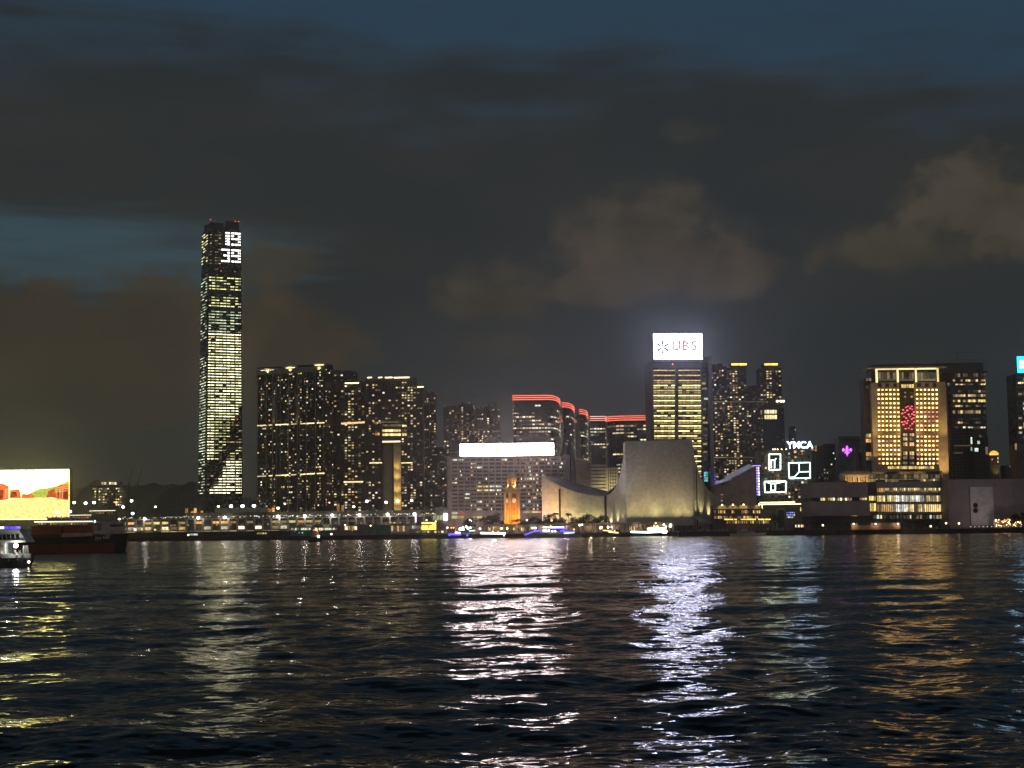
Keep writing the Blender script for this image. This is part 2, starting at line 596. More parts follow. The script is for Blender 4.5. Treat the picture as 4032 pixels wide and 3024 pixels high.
# ------------------------------------------------------------------ the harbour
def build_water():
    f = 1538.0
    h = CAM_Z
    # rows follow the view over the water, columns fan out from where one stands
    ds = [2.0, 8.0, 16.0, 24.0]
    d = 30.0
    while d < 420:
        ds.append(d)
        d += max(0.09, 0.5 * d * d / (f * h))
    while d < 1500:
        ds.append(d)
        d += d * d / (f * h) * 2.0
    ds += [1600, 2000, 2600, 3500, 5000]
    ds = np.array(ds)
    a_in = np.linspace(-23, 23, 760)
    a_out = np.concatenate([np.linspace(-180, -60, 13), np.linspace(-50, -25, 12)])
    ang = np.radians(np.concatenate([a_out, a_in, -a_out[::-1]]))
    Dm, A = np.meshgrid(ds, ang, indexing='ij')
    X, Y = Dm * np.sin(A), Dm * np.cos(A)
    Z = np.zeros_like(X)
    rs = np.random.RandomState(7)
    waves = []
    # swell and wakes crossing the fairway, then wind waves; direction 90 = running towards the viewer
    for lam, slope, n, spread in ((26, .022, 4, 40), (14, .040, 6, 40), (7.5, .048, 9, 38), (4.0, .046, 12, 36),
                                  (2.2, .042, 16, 36), (1.25, .046, 20, 38), (0.75, .046, 22, 42)):
        for _ in range(n):
            l = lam * math.exp(rs.normal(0, .18))
            k = 2 * math.pi / l
            th = math.radians(95 + rs.normal(0, spread))
            waves.append((k * math.cos(th), k * math.sin(th), slope * math.sqrt(2.0 / n) / k, rs.uniform(0, 6.28), l))
    fp = np.maximum(Dm * Dm / (f * h) * 0.5, Dm * 0.0011)
    # gusts: patches of rougher and calmer water
    gust = 1 + 0.35 * np.sin(X * 0.045 + Y * 0.018 + 1.1) * np.sin(Y * 0.05 - X * 0.012) + 0.2 * np.sin(X * .12 + Y * .09)
    for kx, ky, amp, ph, l in waves:
        fade = np.clip((l / fp - 2.0) / 3.0, 0, 1)
        ph_ = kx * X + ky * Y + ph
        w = np.sin(ph_) + 0.25 * np.cos(2 * ph_)          # sharper crests
        Z += amp * fade * w * (gust if l < 6 else 1.0)
    Z -= 0.02
    nr, nc = X.shape
    V = np.stack([X, Y, Z], -1).reshape(-1, 3)
    idx = np.arange(nr * nc).reshape(nr, nc)
    q = np.stack([idx[:-1, :-1], idx[:-1, 1:], idx[1:, 1:], idx[1:, :-1]], -1).reshape(-1, 4)
    q = q[:, ::-1]
    me = bpy.data.meshes.new('water')
    me.vertices.add(len(V))
    me.vertices.foreach_set('co', V.ravel().astype(np.float32))
    me.loops.add(q.size)
    me.loops.foreach_set('vertex_index', q.ravel().astype(np.int32))
    me.polygons.add(len(q))
    me.polygons.foreach_set('loop_start', np.arange(0, q.size, 4, dtype=np.int32))
    me.polygons.foreach_set('use_smooth', np.ones(len(q), dtype=bool))
    me.update(calc_edges=True)
    m = bpy.data.materials.new('harbour_water')
    m.use_nodes = True
    nt = m.node_tree
    g = G(nt)
    p = nt.nodes['Principled BSDF']
    p.inputs['Base Color'].default_value = (0.002, 0.004, 0.005, 1)
    p.inputs['Roughness'].default_value = 0.05
    p.inputs['IOR'].default_value = 1.22
    ge = g.n('ShaderNodeNewGeometry')
    sep = g.n('ShaderNodeSeparateXYZ')
    nt.links.new(ge.outputs['Position'], sep.inputs[0])
    X_, Y_ = sep.outputs[0], sep.outputs[1]

    def slopes(sx, sy, scale, detail, ax, ay, off=0.0):
        """two slope fields, across and along the view"""
        nd = g.n('ShaderNodeTexNoise')
        nt.links.new(g.xyz(g.m('MULTIPLY', X_, sx), g.m('MULTIPLY', Y_, sy), off), nd.inputs['Vector'])
        nd.inputs['Scale'].default_value = scale
        nd.inputs['Detail'].default_value = detail
        nd.inputs['Roughness'].default_value = 0.6
        sc = g.n('ShaderNodeSeparateColor')
        nt.links.new(nd.outputs['Color'], sc.inputs[0])
        return (g.m('MULTIPLY', g.m('SUBTRACT', sc.outputs[0], 0.5), ax), g.m('MULTIPLY', g.m('SUBTRACT', sc.outputs[1], 0.5), ay))
    far = g.smooth(Y_, 90.0, 520.0)
    rip = slopes(0.42, 1.0, 2.2, 2.0, 0.30, 0.46)                      # ripples everywhere
    chop = slopes(0.5, 1.0, 0.42, 3.0, 0.85, 1.15, 3.0)                # chop that the mesh no longer carries far out
    lane = slopes(0.30, 0.014, 1.0, 3.0, 0.0, 0.42, 9.0)               # gust lanes and old wakes
    # gusts roughen some lanes more than others
    nx = g.m('ADD', rip[0], g.m('MULTIPLY', far, chop[0]))
    # far out, only the wave faces that lean towards the viewer show over the crests
    lean = g.m('MULTIPLY', g.m('ABSOLUTE', g.m('ADD', chop[1], lane[1])), -0.85)
    ny = g.m('ADD', g.m('MULTIPLY', rip[1], g.m('SUBTRACT', 1.0, g.m('MULTIPLY', far, 0.7))), g.m('MULTIPLY', far, lean))
    va = g.n('ShaderNodeVectorMath', operation='ADD')
    nt.links.new(ge.outputs['Normal'], va.inputs[0])
    nt.links.new(g.xyz(nx, ny, 0.0), va.inputs[1])
    vn = g.n('ShaderNodeVectorMath', operation='NORMALIZE')
    nt.links.new(va.outputs[0], vn.inputs[0])
    nt.links.new(vn.outputs[0], p.inputs['Normal'])
    me.materials.append(m)
    o = inst(me, 'water')
    tag(o, kind='structure')


build_water()


def build_land():
    shore = [(455, 1345), (1090, 1290), (1095, 1222), (1795, 1200), (1800, 1180), (2665, 1165), (2672, 1108), (3190, 1098), (4100, 1052), (5200, 1000)]
    pts = [(at(px, 2085, D).x, D) for px, D in shore]
    poly = pts + [(2600, 1000), (5200, 7000), (-2400, 7000), (-1100, 2300), (at(455, 2085, 1900).x, 1900)]
    m = mat('quay', (0.055, 0.052, 0.047), 0.85)
    tag(MB().prism(poly, -4, GROUND_Z).build('ground', m), kind='structure')
    wk = [(-2400, 2235), (-560, 2235), (-520, 2300), (-1100, 2310), (-2400, 2310)]
    tag(MB().prism(wk, -4, GROUND_Z - 0.3).build('shore', m), kind='structure')
    # hills far behind the peninsula
    prof = [(-400, 2030), (60, 2000), (330, 1925), (385, 1890), (440, 1910), (520, 1922), (640, 1906), (740, 1896), (860, 1925),
            (1000, 1965), (1500, 2000), (2400, 2000), (3300, 2000), (4500, 1990)]
    D = 7200
    mb = MB()
    top = [at(x, y, D) for x, y in prof]
    n = 8
    for a, b in zip(top, top[1:]):
        for k in range(n):
            t0, t1 = k / n, (k + 1) / n
            p0, p1 = a.lerp(b, t0), a.lerp(b, t1)
            r0, r1 = 10 * math.sin(p0.x * .021) + 6 * math.sin(p0.x * .07), 10 * math.sin(p1.x * .021) + 6 * math.sin(p1.x * .07)
            mb.poly([(p0.x, D - 900, 0), (p1.x, D - 900, 0), (p1.x, D, p1.z + r1), (p0.x, D, p0.z + r0)])
            mb.poly([(p0.x, D, p0.z + r0), (p1.x, D, p1.z + r1), (p1.x, D + 700, 0), (p0.x, D + 700, 0)])
    tag(mb.build('hills', mat('hill', (0.03, 0.035, 0.025), 0.95)), kind='structure')


build_land()

# ------------------------------------------------------------------ tall office tower with the light show
def icc():
    b = Bld('office_tower', 'tallest glass skyscraper, its lit floors spelling 19 over 39 near the top', 'skyscraper', 808, 957, 866, 2600, 58, 24, pyref=1930)
    W = b.xr - b.xl
    xc = (b.xl + b.xr) / 2
    H = b.H
    zb = 52.0
    wall = mat('tower_skin', (0.02, 0.022, 0.025), 0.3)

    def tap(z):
        return 1.0 - 0.115 * max(0.0, (z - zb) / (H - zb)) ** 1.15

    def ring(z, half=None):
        s = tap(z)
        h = W / 2 * s
        d = b.depth / 2 * s
        c = 3.2 * s                      # notched corners
        pts = [(-h + c, -d), (h - c, -d), (h - c, -d + c), (h, -d + c), (h, d - c), (h - c, d - c), (h - c, d), (-h + c, d), (-h + c, d - c), (-h, d - c), (-h, -d + c), (-h + c, -d + c)]
        return [(xc + x, b.depth / 2 + y, z) for x, y in pts]
    mb = MB()
    zs = [0, zb, 130, 210, 290, 370, 430, H - 16]
    for z0, z1 in zip(zs, zs[1:]):
        mb.loft(ring(z0), ring(z1))
    mb.build('shaft', BLUE_GLASS, b.e)
    # crown: the four faces rise past the roof as screens
    mb = MB()
    for (x0, x1) in ((-.44, -.05), (.0, .42)):
        s = tap(H)
        mb.box(xc + x0 * W * s, xc + x1 * W * s, b.depth / 2 * (1 - s) - 0.4, b.depth / 2 * (1 - s) + 0.8, H - 17, H - (5 if x0 < -.1 else 1))
    mb.box(xc - W * .45 * s, xc - W * .45 * s + 1.2, b.depth * .1, b.depth * .5, H - 17, H - 6)
    mb.box(xc - W * .45 * s, xc - W * .45 * s + 1.2, b.depth * .55, b.depth * .85, H - 17, H - 3)
    mb.box(xc - W * .3, xc + W * .3, b.depth * .3, b.depth * .7, H - 16, H - 9)
    mb.build('crown', wall, b.e)
    for px, py in ((832, 864), (930, 870), (943, 876)):
        x, z = b.front.L(px, py)
        MB().lathe([(.7, 0), (1.1, .8), (.7, 1.6)], 8).build('beacon', LAMP_R, b.e, (x, 6, H - 0.6))
    # vertical ribs and the recessed plant floors
    mb = MB()
    for k in (-.5, -.27, .05, .3, .455):
        for z0, z1 in zip(zs[1:], zs[2:]):
            s0, s1 = tap(z0), tap(z1)
            y0, y1 = b.depth / 2 * (1 - s0), b.depth / 2 * (1 - s1)
            c = .94 * k * W
            mb.loft([(xc + c * s0 - .5, y0 - .7, z0), (xc + c * s0 + .5, y0 - .7, z0), (xc + c * s0 + .5, y0, z0), (xc + c * s0 - .5, y0, z0)],
                    [(xc + c * s1 - .5, y1 - .7, z1), (xc + c * s1 + .5, y1 - .7, z1), (xc + c * s1 + .5, y1, z1), (xc + c * s1 - .5, y1, z1)])
    mb.build('mullions', wall, b.e)
    for py in (1072, 1152, 1218, 1380):
        mb = MB()
        x, z = b.front.L(880, py)
        s = tap(z)
        mb.box(xc - W / 2 * s * .95, xc + W / 2 * s * .95, b.depth / 2 * (1 - s) - .25, b.depth / 2 * (1 - s) + 2, z - 3.5, z + 3.5)
        mb.box(xc - W / 2 * s - .25, xc - W / 2 * s + 2, b.depth * .06, b.depth * .94, z - 3.5, z + 3.5)
        mb.build('plant_floor', wall, b.e)
    M = [lit('strip_white', (1.0, 0.97, 0.68), 3.6, 0.6), lit('strip_yellow', (0.90, 0.92, 0.42), 1.9, 0.6), lit('strip_green', (0.80, 0.95, 0.66), 1.3, 0.7),
         lit('strip_dim', (1.0, 0.85, 0.45), 0.30, 0.8), lit('strip_warm', (1.0, 0.72, 0.40), 0.8, 0.7)]
    digit = lit('strip_digit', (1.0, 0.96, 0.97), 5.0, 0.15)
    bays = [(-.47, -.40), (-.385, -.29), (-.275, -.16), (-.15, -.06), (-.045, .04), (.055, .15), (.16, .29), (.305, .38), (.39, .46)]

    def front(x, z, w, h, m, out=0.15):
        s = tap(z)
        b.win(Face(b, (xc, b.depth / 2 * (1 - s))), x * s, z, w * s, h, m, out)
    SEG = {'1': ['..##'] * 5, '9': ['####', '#..#', '####', '...#', '####'], '3': ['####', '...#', '.###', '...#', '####']}
    cells = {0: [(.02, .09, .16), (.20, .295, .39)]}
    py = 915.0
    floor = 0
    while py < 1948:
        x, z = b.front.L(880, py)
        h = 1.4
        if py < 1045:                                        # the clock face of the light show
            row, r6 = (0, floor) if floor < 6 else (1, floor - 6)
            txt = ('19', '39')[row]
            if 0 <= r6 < 5:
                for ch, (c0, c1) in zip(txt, ((-.10, .14), (.195, .46))):
                    pat = SEG[ch][r6]
                    wseg = (c1 - c0) / 4
                    for q in range(4):
                        if pat[q] == '#':
                            front((c0 + (q + .5) * wseg) * W, z, wseg * W * 1.03, 2.5, digit)
            for c0, c1 in ((-.44, -.40), (-.30, -.22), (-.19, -.12)):
                if rnd() < .5:
                    front((c0 + c1) / 2 * W, z, (c1 - c0) * W, 1.4, M[4] if rnd() < .5 else M[3])
        elif 1045 <= py < 1085 or 1140 < py < 1165 or 1212 < py < 1226:
            if rnd() < .35:
                front((rnd() - .5) * W * .6, z, 4, 1.2, M[3])
        else:
            for c0, c1 in bays:
                cx = (c0 + c1) / 2
                px = 880 + cx * 150
                # what the show leaves dark: a slanting figure across the lower third
                d1 = 1575 + (955 - px) * 2.4
                d2 = 1690 + (955 - px) * 2.1
                dark = (d1 < py < d2 and px > 838) or (1690 < py < 1765 and px > 905)
                dimz = 1640 < py < 1815 and px > 835 and not dark
                tri = py > 1808 and px < 872 - (py - 1808) * .38
                if tri:
                    m, p = M[4], .12
                elif dark:
                    m, p = M[4], .22
                elif dimz:
                    m, p = M[1], .72
                elif py > 1740 and px > 872 - (py - 1740) * .25:
                    m, p = M[0], .97
                elif py < 1215:
                    m, p = M[1], .72
                elif py < 1310:
                    m, p = (M[2], .75)
                else:
                    m, p = (M[0] if (floor % 3 != 1) else M[1]), .96
                if rnd() < p:
                    sh = 0.0 if rnd() < .8 else rnd() * .25
                    front((cx + sh * (c1 - c0) / 2) * W, z, (c1 - c0) * W * (1 - sh), h * (.62 if dimz else 1), m)
                elif rnd() < .3:
                    front(cx * W, z, (c1 - c0) * W * .5, h * .6, M[3])
        # left flank
        s = tap(z)
        fl = Face(b, (xc - W / 2 * s, b.depth), -math.pi / 2)
        n = 4
        for q in range(n):
            t = (q + .5) / n
            if py < 1045:
                p, m = (.7 if abs(((floor + q * 2) % 6) - 2.5) < 1.8 else .15), M[1]
            elif 1500 < py < 1810:
                p, m = .85, M[2]
            elif 1045 < py < 1085 or 1330 < py < 1400:
                p, m = .06, M[3]
            else:
                p, m = .5, M[2]
            if rnd() < p:
                b.win(fl, b.depth * (.10 + .8 * t), z, b.depth * .8 / n * .86, h * .8, m, 0.15)
        py += 11.15
        floor += 1
    b.flush(520, 'light_strip', 'small_light_strips')
    for px, py, f in ((872, 1068, 0), (926, 1070, 0), (832, 1333, 0), (938, 1337, 0), (935, 1652, 0)):
        x, z = b.front.L(px, py)
        MB().lathe([(.6, 0), (1.0, .7), (.6, 1.4)], 8).build('beacon', LAMP_R, b.e, (x, -0.2 + b.depth / 2 * (1 - tap(z)), z))
    # podium
    MB().box(b.xl - 18, b.xr + 14, -16, b.depth, 0, 20).box(b.xl - 8, b.xr + 6, -8, b.depth, 20, 30).build('podium', CONC_D, b.e)


icc()


# ------------------------------------------------------------------ housing towers
def tower(name, label, pl, pr, ptop, D, depth, rot=0, group='housing towers behind the waterfront', cols=10, fp=10.2, p=.3, wall=None, seed=1,
          bands=(), crown=None, side=None, hot=None, ww=.62, pyend=2040, limit=150, gz=GROUND_Z, cat='apartment tower', bays=True, mats=None, plant=True):
    rs = random.Random(seed)
    b = Bld(name, label, cat, pl, pr, ptop, D, depth, rot, group, gz=gz)
    wall = wall or TOWER_WALL
    b.body(wall)
    W = b.xr - b.xl
    cw = W / cols
    fh = fp * D / F
    nfl = int((b.H - 3) / fh)
    mats = mats or [(W_WARM, 4), (W_WHITE, 4), (W_YELL, 5), (W_COOL, 1), (W_ORNG, 1), (W_DIM, 7)]
    bag = [m for m, n in mats for _ in range(n)]
    # facade: flats step in and out, with slab edges at each floor
    mb = MB()
    step = []
    for c in range(cols):
        o = (0.0, 1.1, 1.1, 0.0, 0.6)[(c + seed) % 5] if bays else 0.0
        step.append(o)
        x0 = b.xl + c * cw
        if o:
            mb.box(x0 + .05, x0 + cw - .05, -o, 0.02, 0, b.H - 2.0 - rs.random() * 3)
        mb.box(x0 - .22, x0 + .22, -o - .35, 0.02, 0, b.H - 1)
    mb.box(b.xr - .22, b.xr + .22, -.35, .02, 0, b.H - 1)
    mb.build('facade_bays', wall, b.e)
    mb = MB()
    for f in range(1, nfl):
        z = b.H - 3 - f * fh
        if z > 2:
            mb.box(b.xl + .1, b.xr - .1, -1.25 if bays else -.2, .02, z - .28, z + .05)
    mb.build('slab_edges', mat('slab_edge', (0.07, 0.067, 0.06)), b.e)
    if plant:
        mb = MB()
        x = b.xl + W * .12
        mb.box(b.xl + W * .2, b.xl + W * .45, depth * .2, depth * .8, b.H, b.H + 4.5)
        mb.box(b.xl + W * .55, b.xl + W * .82, depth * .2, depth * .7, b.H, b.H + 3.0 + 3 * rs.random())
        mb.box(b.xl, b.xr, 0, .4, b.H, b.H + 1.2)
        mb.build('roof_plant', wall, b.e)
    # windows: some stacks of flats are busier than others
    p *= .72
    busy = [p * (0.25 + 1.6 * rs.random() ** 1.5) for _ in range(cols)]
    if hot:
        for c in hot:
            busy[c] = p * 2.4
    zmin = b.front.L((pl + pr) / 2, pyend)[1]
    for f in range(nfl):
        z = b.H - 3 - (f + .45) * fh
        if z < zmin:
            break
        for c in range(cols):
            x = b.xl + (c + .5) * cw
            n = 2 if cw > 5.5 else 1
            for k in range(n):
                w = cw * ww / n
                xx = x + (k - (n - 1) / 2) * cw * .46
                m = rs.choice(bag) if rs.random() < busy[c] else (W_DIM2 if rs.random() < .16 else DARK_GLASS)
                b.win(b.front, xx, z, w, fh * .5, m, step[c])
    for sf in (side or ()):
        face = b.left if sf == 'l' else b.right
        n = max(2, int(depth / 5))
        for f in range(nfl):
            z = b.H - 3 - (f + .45) * fh
            if z < zmin:
                break
            for k in range(n):
                if rs.random() < p * .8:
                    b.win(face, depth * (k + .5) / n, z, depth / n * .5, fh * .42, rs.choice(bag))
    for (x0, y0, x1, y1, m, r) in bands:
        b.bar([(x0, y0), (x1, y1)], r, m, 'light_line', 1.5)
    b.flush(limit)
    return b


BAND = lit('sky_garden_lights', (1.0, 0.84, 0.45), 1.6, 0.6, scale=.25)
CROWN = lit('crown_lights', (1.0, 0.86, 0.50), 4.0, 0.25)

# the wide glass slab with three lit roof canopies
b = tower('apartment_slab', 'wide dark apartment slab beside the tallest skyscraper, three lit roof canopies', 1012, 1281, 1440, 2430, 26, -22, cols=18, fp=10.6, p=.27, seed=5,
          wall=mat('slab_skin', (0.035, 0.037, 0.036), 0.4), group='housing towers behind the waterfront', side='r', plant=False, limit=260, pyend=2030)


mb = MB()
for px in (1014, 1050, 1075, 1091, 1105, 1137, 1172, 1181, 1207, 1243, 1275):
    x, _ = b.front.L(px, 1740)
    mb.box(x - .35, x + .35, -2.2, 0, 4, b.H - 4)
mb.build('fins', mat('fin_pale', (0.24, 0.23, 0.20), 0.5), b.e)
xa, za = b.front.L(1012, 1452)
xb, zb = b.front.L(1281, 1452)
MB().plate([(b.xl - .3, b.H - 12), (b.xr + .3, b.H - 12), (b.xr + .3, b.front.L(1281, 1440)[1]), (b.xl - .3, b.front.L(1012, 1459)[1])], -2.6, 2).build('roof_parapet', mat('parapet_pale', (.30, .28, .23)), b.e)
for k, (px0, px1, py) in enumerate(((1024, 1088, 1453), (1122, 1170, 1443), (1236, 1283, 1432))):
    x0, z0 = b.front.L(px0, py)
    x1, _ = b.front.L(px1, py)
    zr = b.H
    can = MB()
    can.plate([(x0 - 5, z0 - 1.0), (x0, z0 - 2.4), (x1, z0 - 2.4), (x1 + 5, z0 - 1.0), (x1, z0), (x0, z0)], -3, 14)
    can.box((x0 + x1) / 2 - 4, (x0 + x1) / 2 + 4, 1, 9, zr - 3, z0 - 2.4)
    c_ = can.build('roof_canopy', WHITE_P, b.e)
    MB().box(x0 + 3, x1 - 3, -2.6, -1.2, z0 - 3.2, z0 - 2.6).build('canopy_light', CROWN, c_)
    spot(b.e, ((x0 + x1) / 2, -5.0, zr - 9), ((x0 + x1) / 2, 1, z0), 5200, (1.0, 0.88, 0.42), 120, 1, 1.0)
for y0, y1 in ((1676, 1664), (1876, 1863)):
    for (a, c) in ((1013, 1047), (1059, 1072), (1085, 1104), (1106, 1136), (1147, 1166), (1183, 1204), (1208, 1238), (1248, 1277), (1291, 1299)):
        t0, t1 = (a - 1012) / 269, (c - 1012) / 269
        if c < 1290:
            b.bar([(a, y0 + (y1 - y0) * t0), (c, y0 + (y1 - y0) * t1)], .85, BAND, 'light_line', 2.4)
for px in (1080, 1172):
    x, z = b.front.L(px, 1671)
    x2, z2 = b.front.L(px, 1590)
    MB().box(x - 2.2, x + 2.2, -2.0, 0, z, z2 + 14).build('lit_shaft', mat('shaft_pale', (0.35, 0.33, 0.27)), b.e)
    spot(b.e, (x, -4.6, z - .5), (x, -1.5, z + 14), 1500, (1.0, 0.85, 0.45), 75, 1, .5)

tower('apartment_tower', 'dark flat-topped tower squeezed in behind the three-canopy apartment slab', 1288, 1404, 1466, 2560, 24, 0, cols=9, p=.22, seed=11, limit=90)
tower('apartment_tower', 'tower with a short lit roof line, between the slab and the arched tower', 1342, 1450, 1508, 2440, 24, 0, cols=8, p=.34, seed=12,
      bands=((1358, 1509, 1413, 1508, CROWN, .9), (1344, 1668, 1448, 1662, lit('sky_lobby_warm', (1.0, .6, .3), 1.4, .7, scale=.3), 1.5), (1354, 1898, 1430, 1897, BAND, 1.1)),
      side='', hot=(2, 3), limit=110)


# the tower with the tall portal
def arch_tower():
    b = Bld('arched_tower', 'apartment tower pierced by a tall portal with one golden floodlit jamb', 'apartment tower', 1438, 1668, 1486, 2420, 30, 0, 'housing towers behind the waterfront')
    wall = TOWER_BROWN
    L = b.front.L
    x0, x1 = b.xl, b.xr
    po0, zt = L(1504, 1738)
    po1, _ = L(1579, 1738)
    _, z_sh = L(1640, 1525)
    xs, _ = L(1636, 1525)
    # stepped masses left and right of the opening and the block that bridges it
    MB().box(x0, po0, 0, b.depth, 0, b.H - 3).build('wall', wall, b.e)
    MB().box(po1, xs, 0, b.depth, 0, b.H).build('wall', wall, b.e)
    MB().box(xs, x1, 0, b.depth, 0, z_sh).build('wall', wall, b.e)
    MB().box(po0, po1, 0, b.depth, zt, b.H).build('wall', wall, b.e)
    xj, _ = L(1549, 1800)
    # inside the portal: a pale stone jamb turned to the harbour, and a bluish glass return
    MB().box(xj, po1 - .05, 6, b.depth, 0, zt - 2.5).build('jamb', mat('jamb_stone', (0.42, 0.36, 0.24)), b.e)
    MB().box(po0 + .05, xj - 2, b.depth * .8, b.depth, 0, zt).build('glass_return', mat('return_panel', (0.13, 0.135, 0.13), .4), b.e)
    MB().box(po0 + .2, po1 - .2, .3, b.depth * .9, zt - 2.4, zt - .05).build('soffit', mat('soffit', (0.4, 0.37, 0.3)), b.e)
    jx = (xj + po1) / 2
    for zz, en in ((8, 26000), (24, 18000), (44, 15000), (64, 12000), (84, 10000), (100, 8000)):
        spot(b.e, (jx - 3, -3.5, zz), (jx, 6, zz + 7), en, (1.0, 0.68, 0.22), 120, 1, .8)
    b.bar([(1506, 1739), (1576, 1738)], .9, CROWN, 'light_line', .6)
    # sky lobby over the portal
    LOB = lit('sky_lobby', (1.0, .82, .36), 1.7, .5)
    for y0, y1, m in ((1671, 1679, W_DIM), (1691, 1700, LOB), (1707, 1720, LOB)):
        for k in range(7):
            a = 1506 + k * 10.4
            b.winpx(a, a + 9.4, y0, y1, m, .4)
    for y0, y1, m in ((1673, 1680, LOB), (1690, 1700, W_DIM), (1706, 1716, LOB)):
        for a in (1584, 1593):
            b.winpx(a, a + 8, y0, y1, m, .3)
    for a in (1478, 1487):
        b.winpx(a, a + 8, 1704, 1714, W_ORNG, .3)
    for px in range(1470, 1580, 7):
        b.winpx(px, px + 5, 1661, 1667, W_ORNG if rnd() < .4 else W_WARM, .5)
    MB().box(po0 - 1, po1 + 1, -1.2, .05, zt + 4, zt + 8.5).box(po0 - 1, po1 + 9, -1.2, .05, L(1540, 1671)[1], L(1540, 1663)[1]).build('lobby_ledge', wall, b.e)
    for (a, c, y) in ((1447, 1464, 1487), (1489, 1505, 1487), (1516, 1545, 1487), (1551, 1612, 1487), (1643, 1668, 1524), (1455, 1504, 1823), (1580, 1624, 1823)):
        b.bar([(a, y), (c, y - 1)], .85, CROWN if y < 1700 else BAND, 'light_line', .9)
    mb = MB()
    for px in (1438, 1464, 1503, 1580, 1605, 1640, 1667):
        x, z = L(px, 1800)
        mb.box(x - .5, x + .5, -.8, 0, 0, (b.H if 1450 < px < 1636 else z_sh))
    mb.build('pilasters', wall, b.e)
    cols = [1446, 1456, 1470, 1482, 1494, 1510, 1522, 1534, 1548, 1562, 1573, 1586, 1597, 1609, 1621, 1633, 1647, 1658]
    for r in range(52):
        y = 1506 + r * 10.1
        for k, px in enumerate(cols):
            if 1504 < px < 1579 and y > 1655:
                continue
            if px > 1636 and y < 1535:
                continue
            hot = 1.9 if (px in (1586, 1597, 1470, 1621)) else .8
            if 1580 < px < 1636 and y < 1600:
                hot = 2.4
            lit_ = rnd() < .21 * hot
            m = random.choice((W_WARM, W_WHITE, W_YELL, W_DIM, W_WARM, W_DIM)) if lit_ else DARK_GLASS
            b.winpx(px - 3.6, px + 3.6, y - 2.6, y + 2.6, m, .1)
    b.flush(290)


arch_tower()
G1 = 'housing towers behind the waterfront'
tower('apartment_tower', 'stepped tower directly beside the arched tower, windows dark above a shoulder', 1640, 1690, 1548, 2470, 24, 0, cols=5, p=.34, seed=21, limit=80)
tower('apartment_tower', 'dimmer narrow tower second beyond the arched tower towards the billboard', 1672, 1718, 1556, 2540, 24, 0, cols=5, p=.28, seed=22, limit=70)
tower('apartment_tower', 'low broad apartment block at the foot of the towers beside the billboard building', 1684, 1770, 1760, 2380, 22, 0, cols=9, fp=9.4, p=.42, seed=23, limit=110, plant=False)
for k, (pl, pr, pt, s, lab) in enumerate(((1748, 1812, 1606, 31, 'leftmost of the four dark towers rising behind the white billboard'),
                                          (1806, 1870, 1594, 32, 'second dark tower from the arch side behind the white billboard'),
                                          (1868, 1912, 1612, 33, 'third and narrowest dark tower behind the white billboard'),
                                          (1908, 1972, 1602, 34, 'dark tower behind the white billboard, nearest the red-topped towers'))):
    tower('apartment_tower', lab, pl, pr, pt, 2250 + k * 25, 20, 0, cols=6, fp=8.6, p=.2, seed=s, limit=60, pyend=1990, hot=(1,) if k != 2 else (4,))
# pair with golden crowns behind the bank tower
for pl, pr, pt, s, lab, cr in ((2796, 2868, 1446, 41, 'plain-roofed apartment tower right beside the bank-sign tower fin', None),
                               (2866, 2946, 1449, 42, 'apartment tower whose golden crown glows just beside the bank-sign tower', (2878, 2940)),
                               (2944, 3006, 1532, 43, 'recessed dark apartment tower between the two golden crowns', None),
                               (2998, 3084, 1449, 44, 'apartment tower whose golden crown glows above the YMCA sign side', (3008, 3062))):
    b = tower('apartment_tower', lab, pl, pr, pt, 1900, 24, 0, cols=7, fp=9.3, p=.40 if cr else (.30 if s == 41 else .10), seed=s, wall=TOWER_BROWN, hot=(2, 3) if cr else (0,), limit=140, pyend=1960,
              plant=not cr)
    if cr:
        x0, z = b.front.L(cr[0], pt - 10)
        x1, _ = b.front.L(cr[1], pt - 10)
        mb = MB().box(x0, x1, 1, 16, b.H, z - .2)
        mb.plate([(x0 - 2, z - .2), (x1 + 2, z - .2), (x1 + 1, z + 2.4), (x0 - 1, z + 2.4)], -1.5, 18)
        mb.build('crown', CONC_D, b.e)
        for q in range(2):
            xa = x0 + (x1 - x0) * (.02 + .5 * q)
            MB().box(xa, xa + (x1 - x0) * .46, -2.1, -1.55, z, z + 2.2).build('crown_light', lit('gold_crown', (1.0, 0.62, 0.10), 3.2, .3), b.e)
    b.bar([(pl + 2, 1583), (pr - 2, 1582)], .5, W_DIM, 'light_line', 1.2)
    b.bar([(pl + 2, 1802), (pr - 2, 1801)], .5, W_DIM, 'light_line', 1.2)

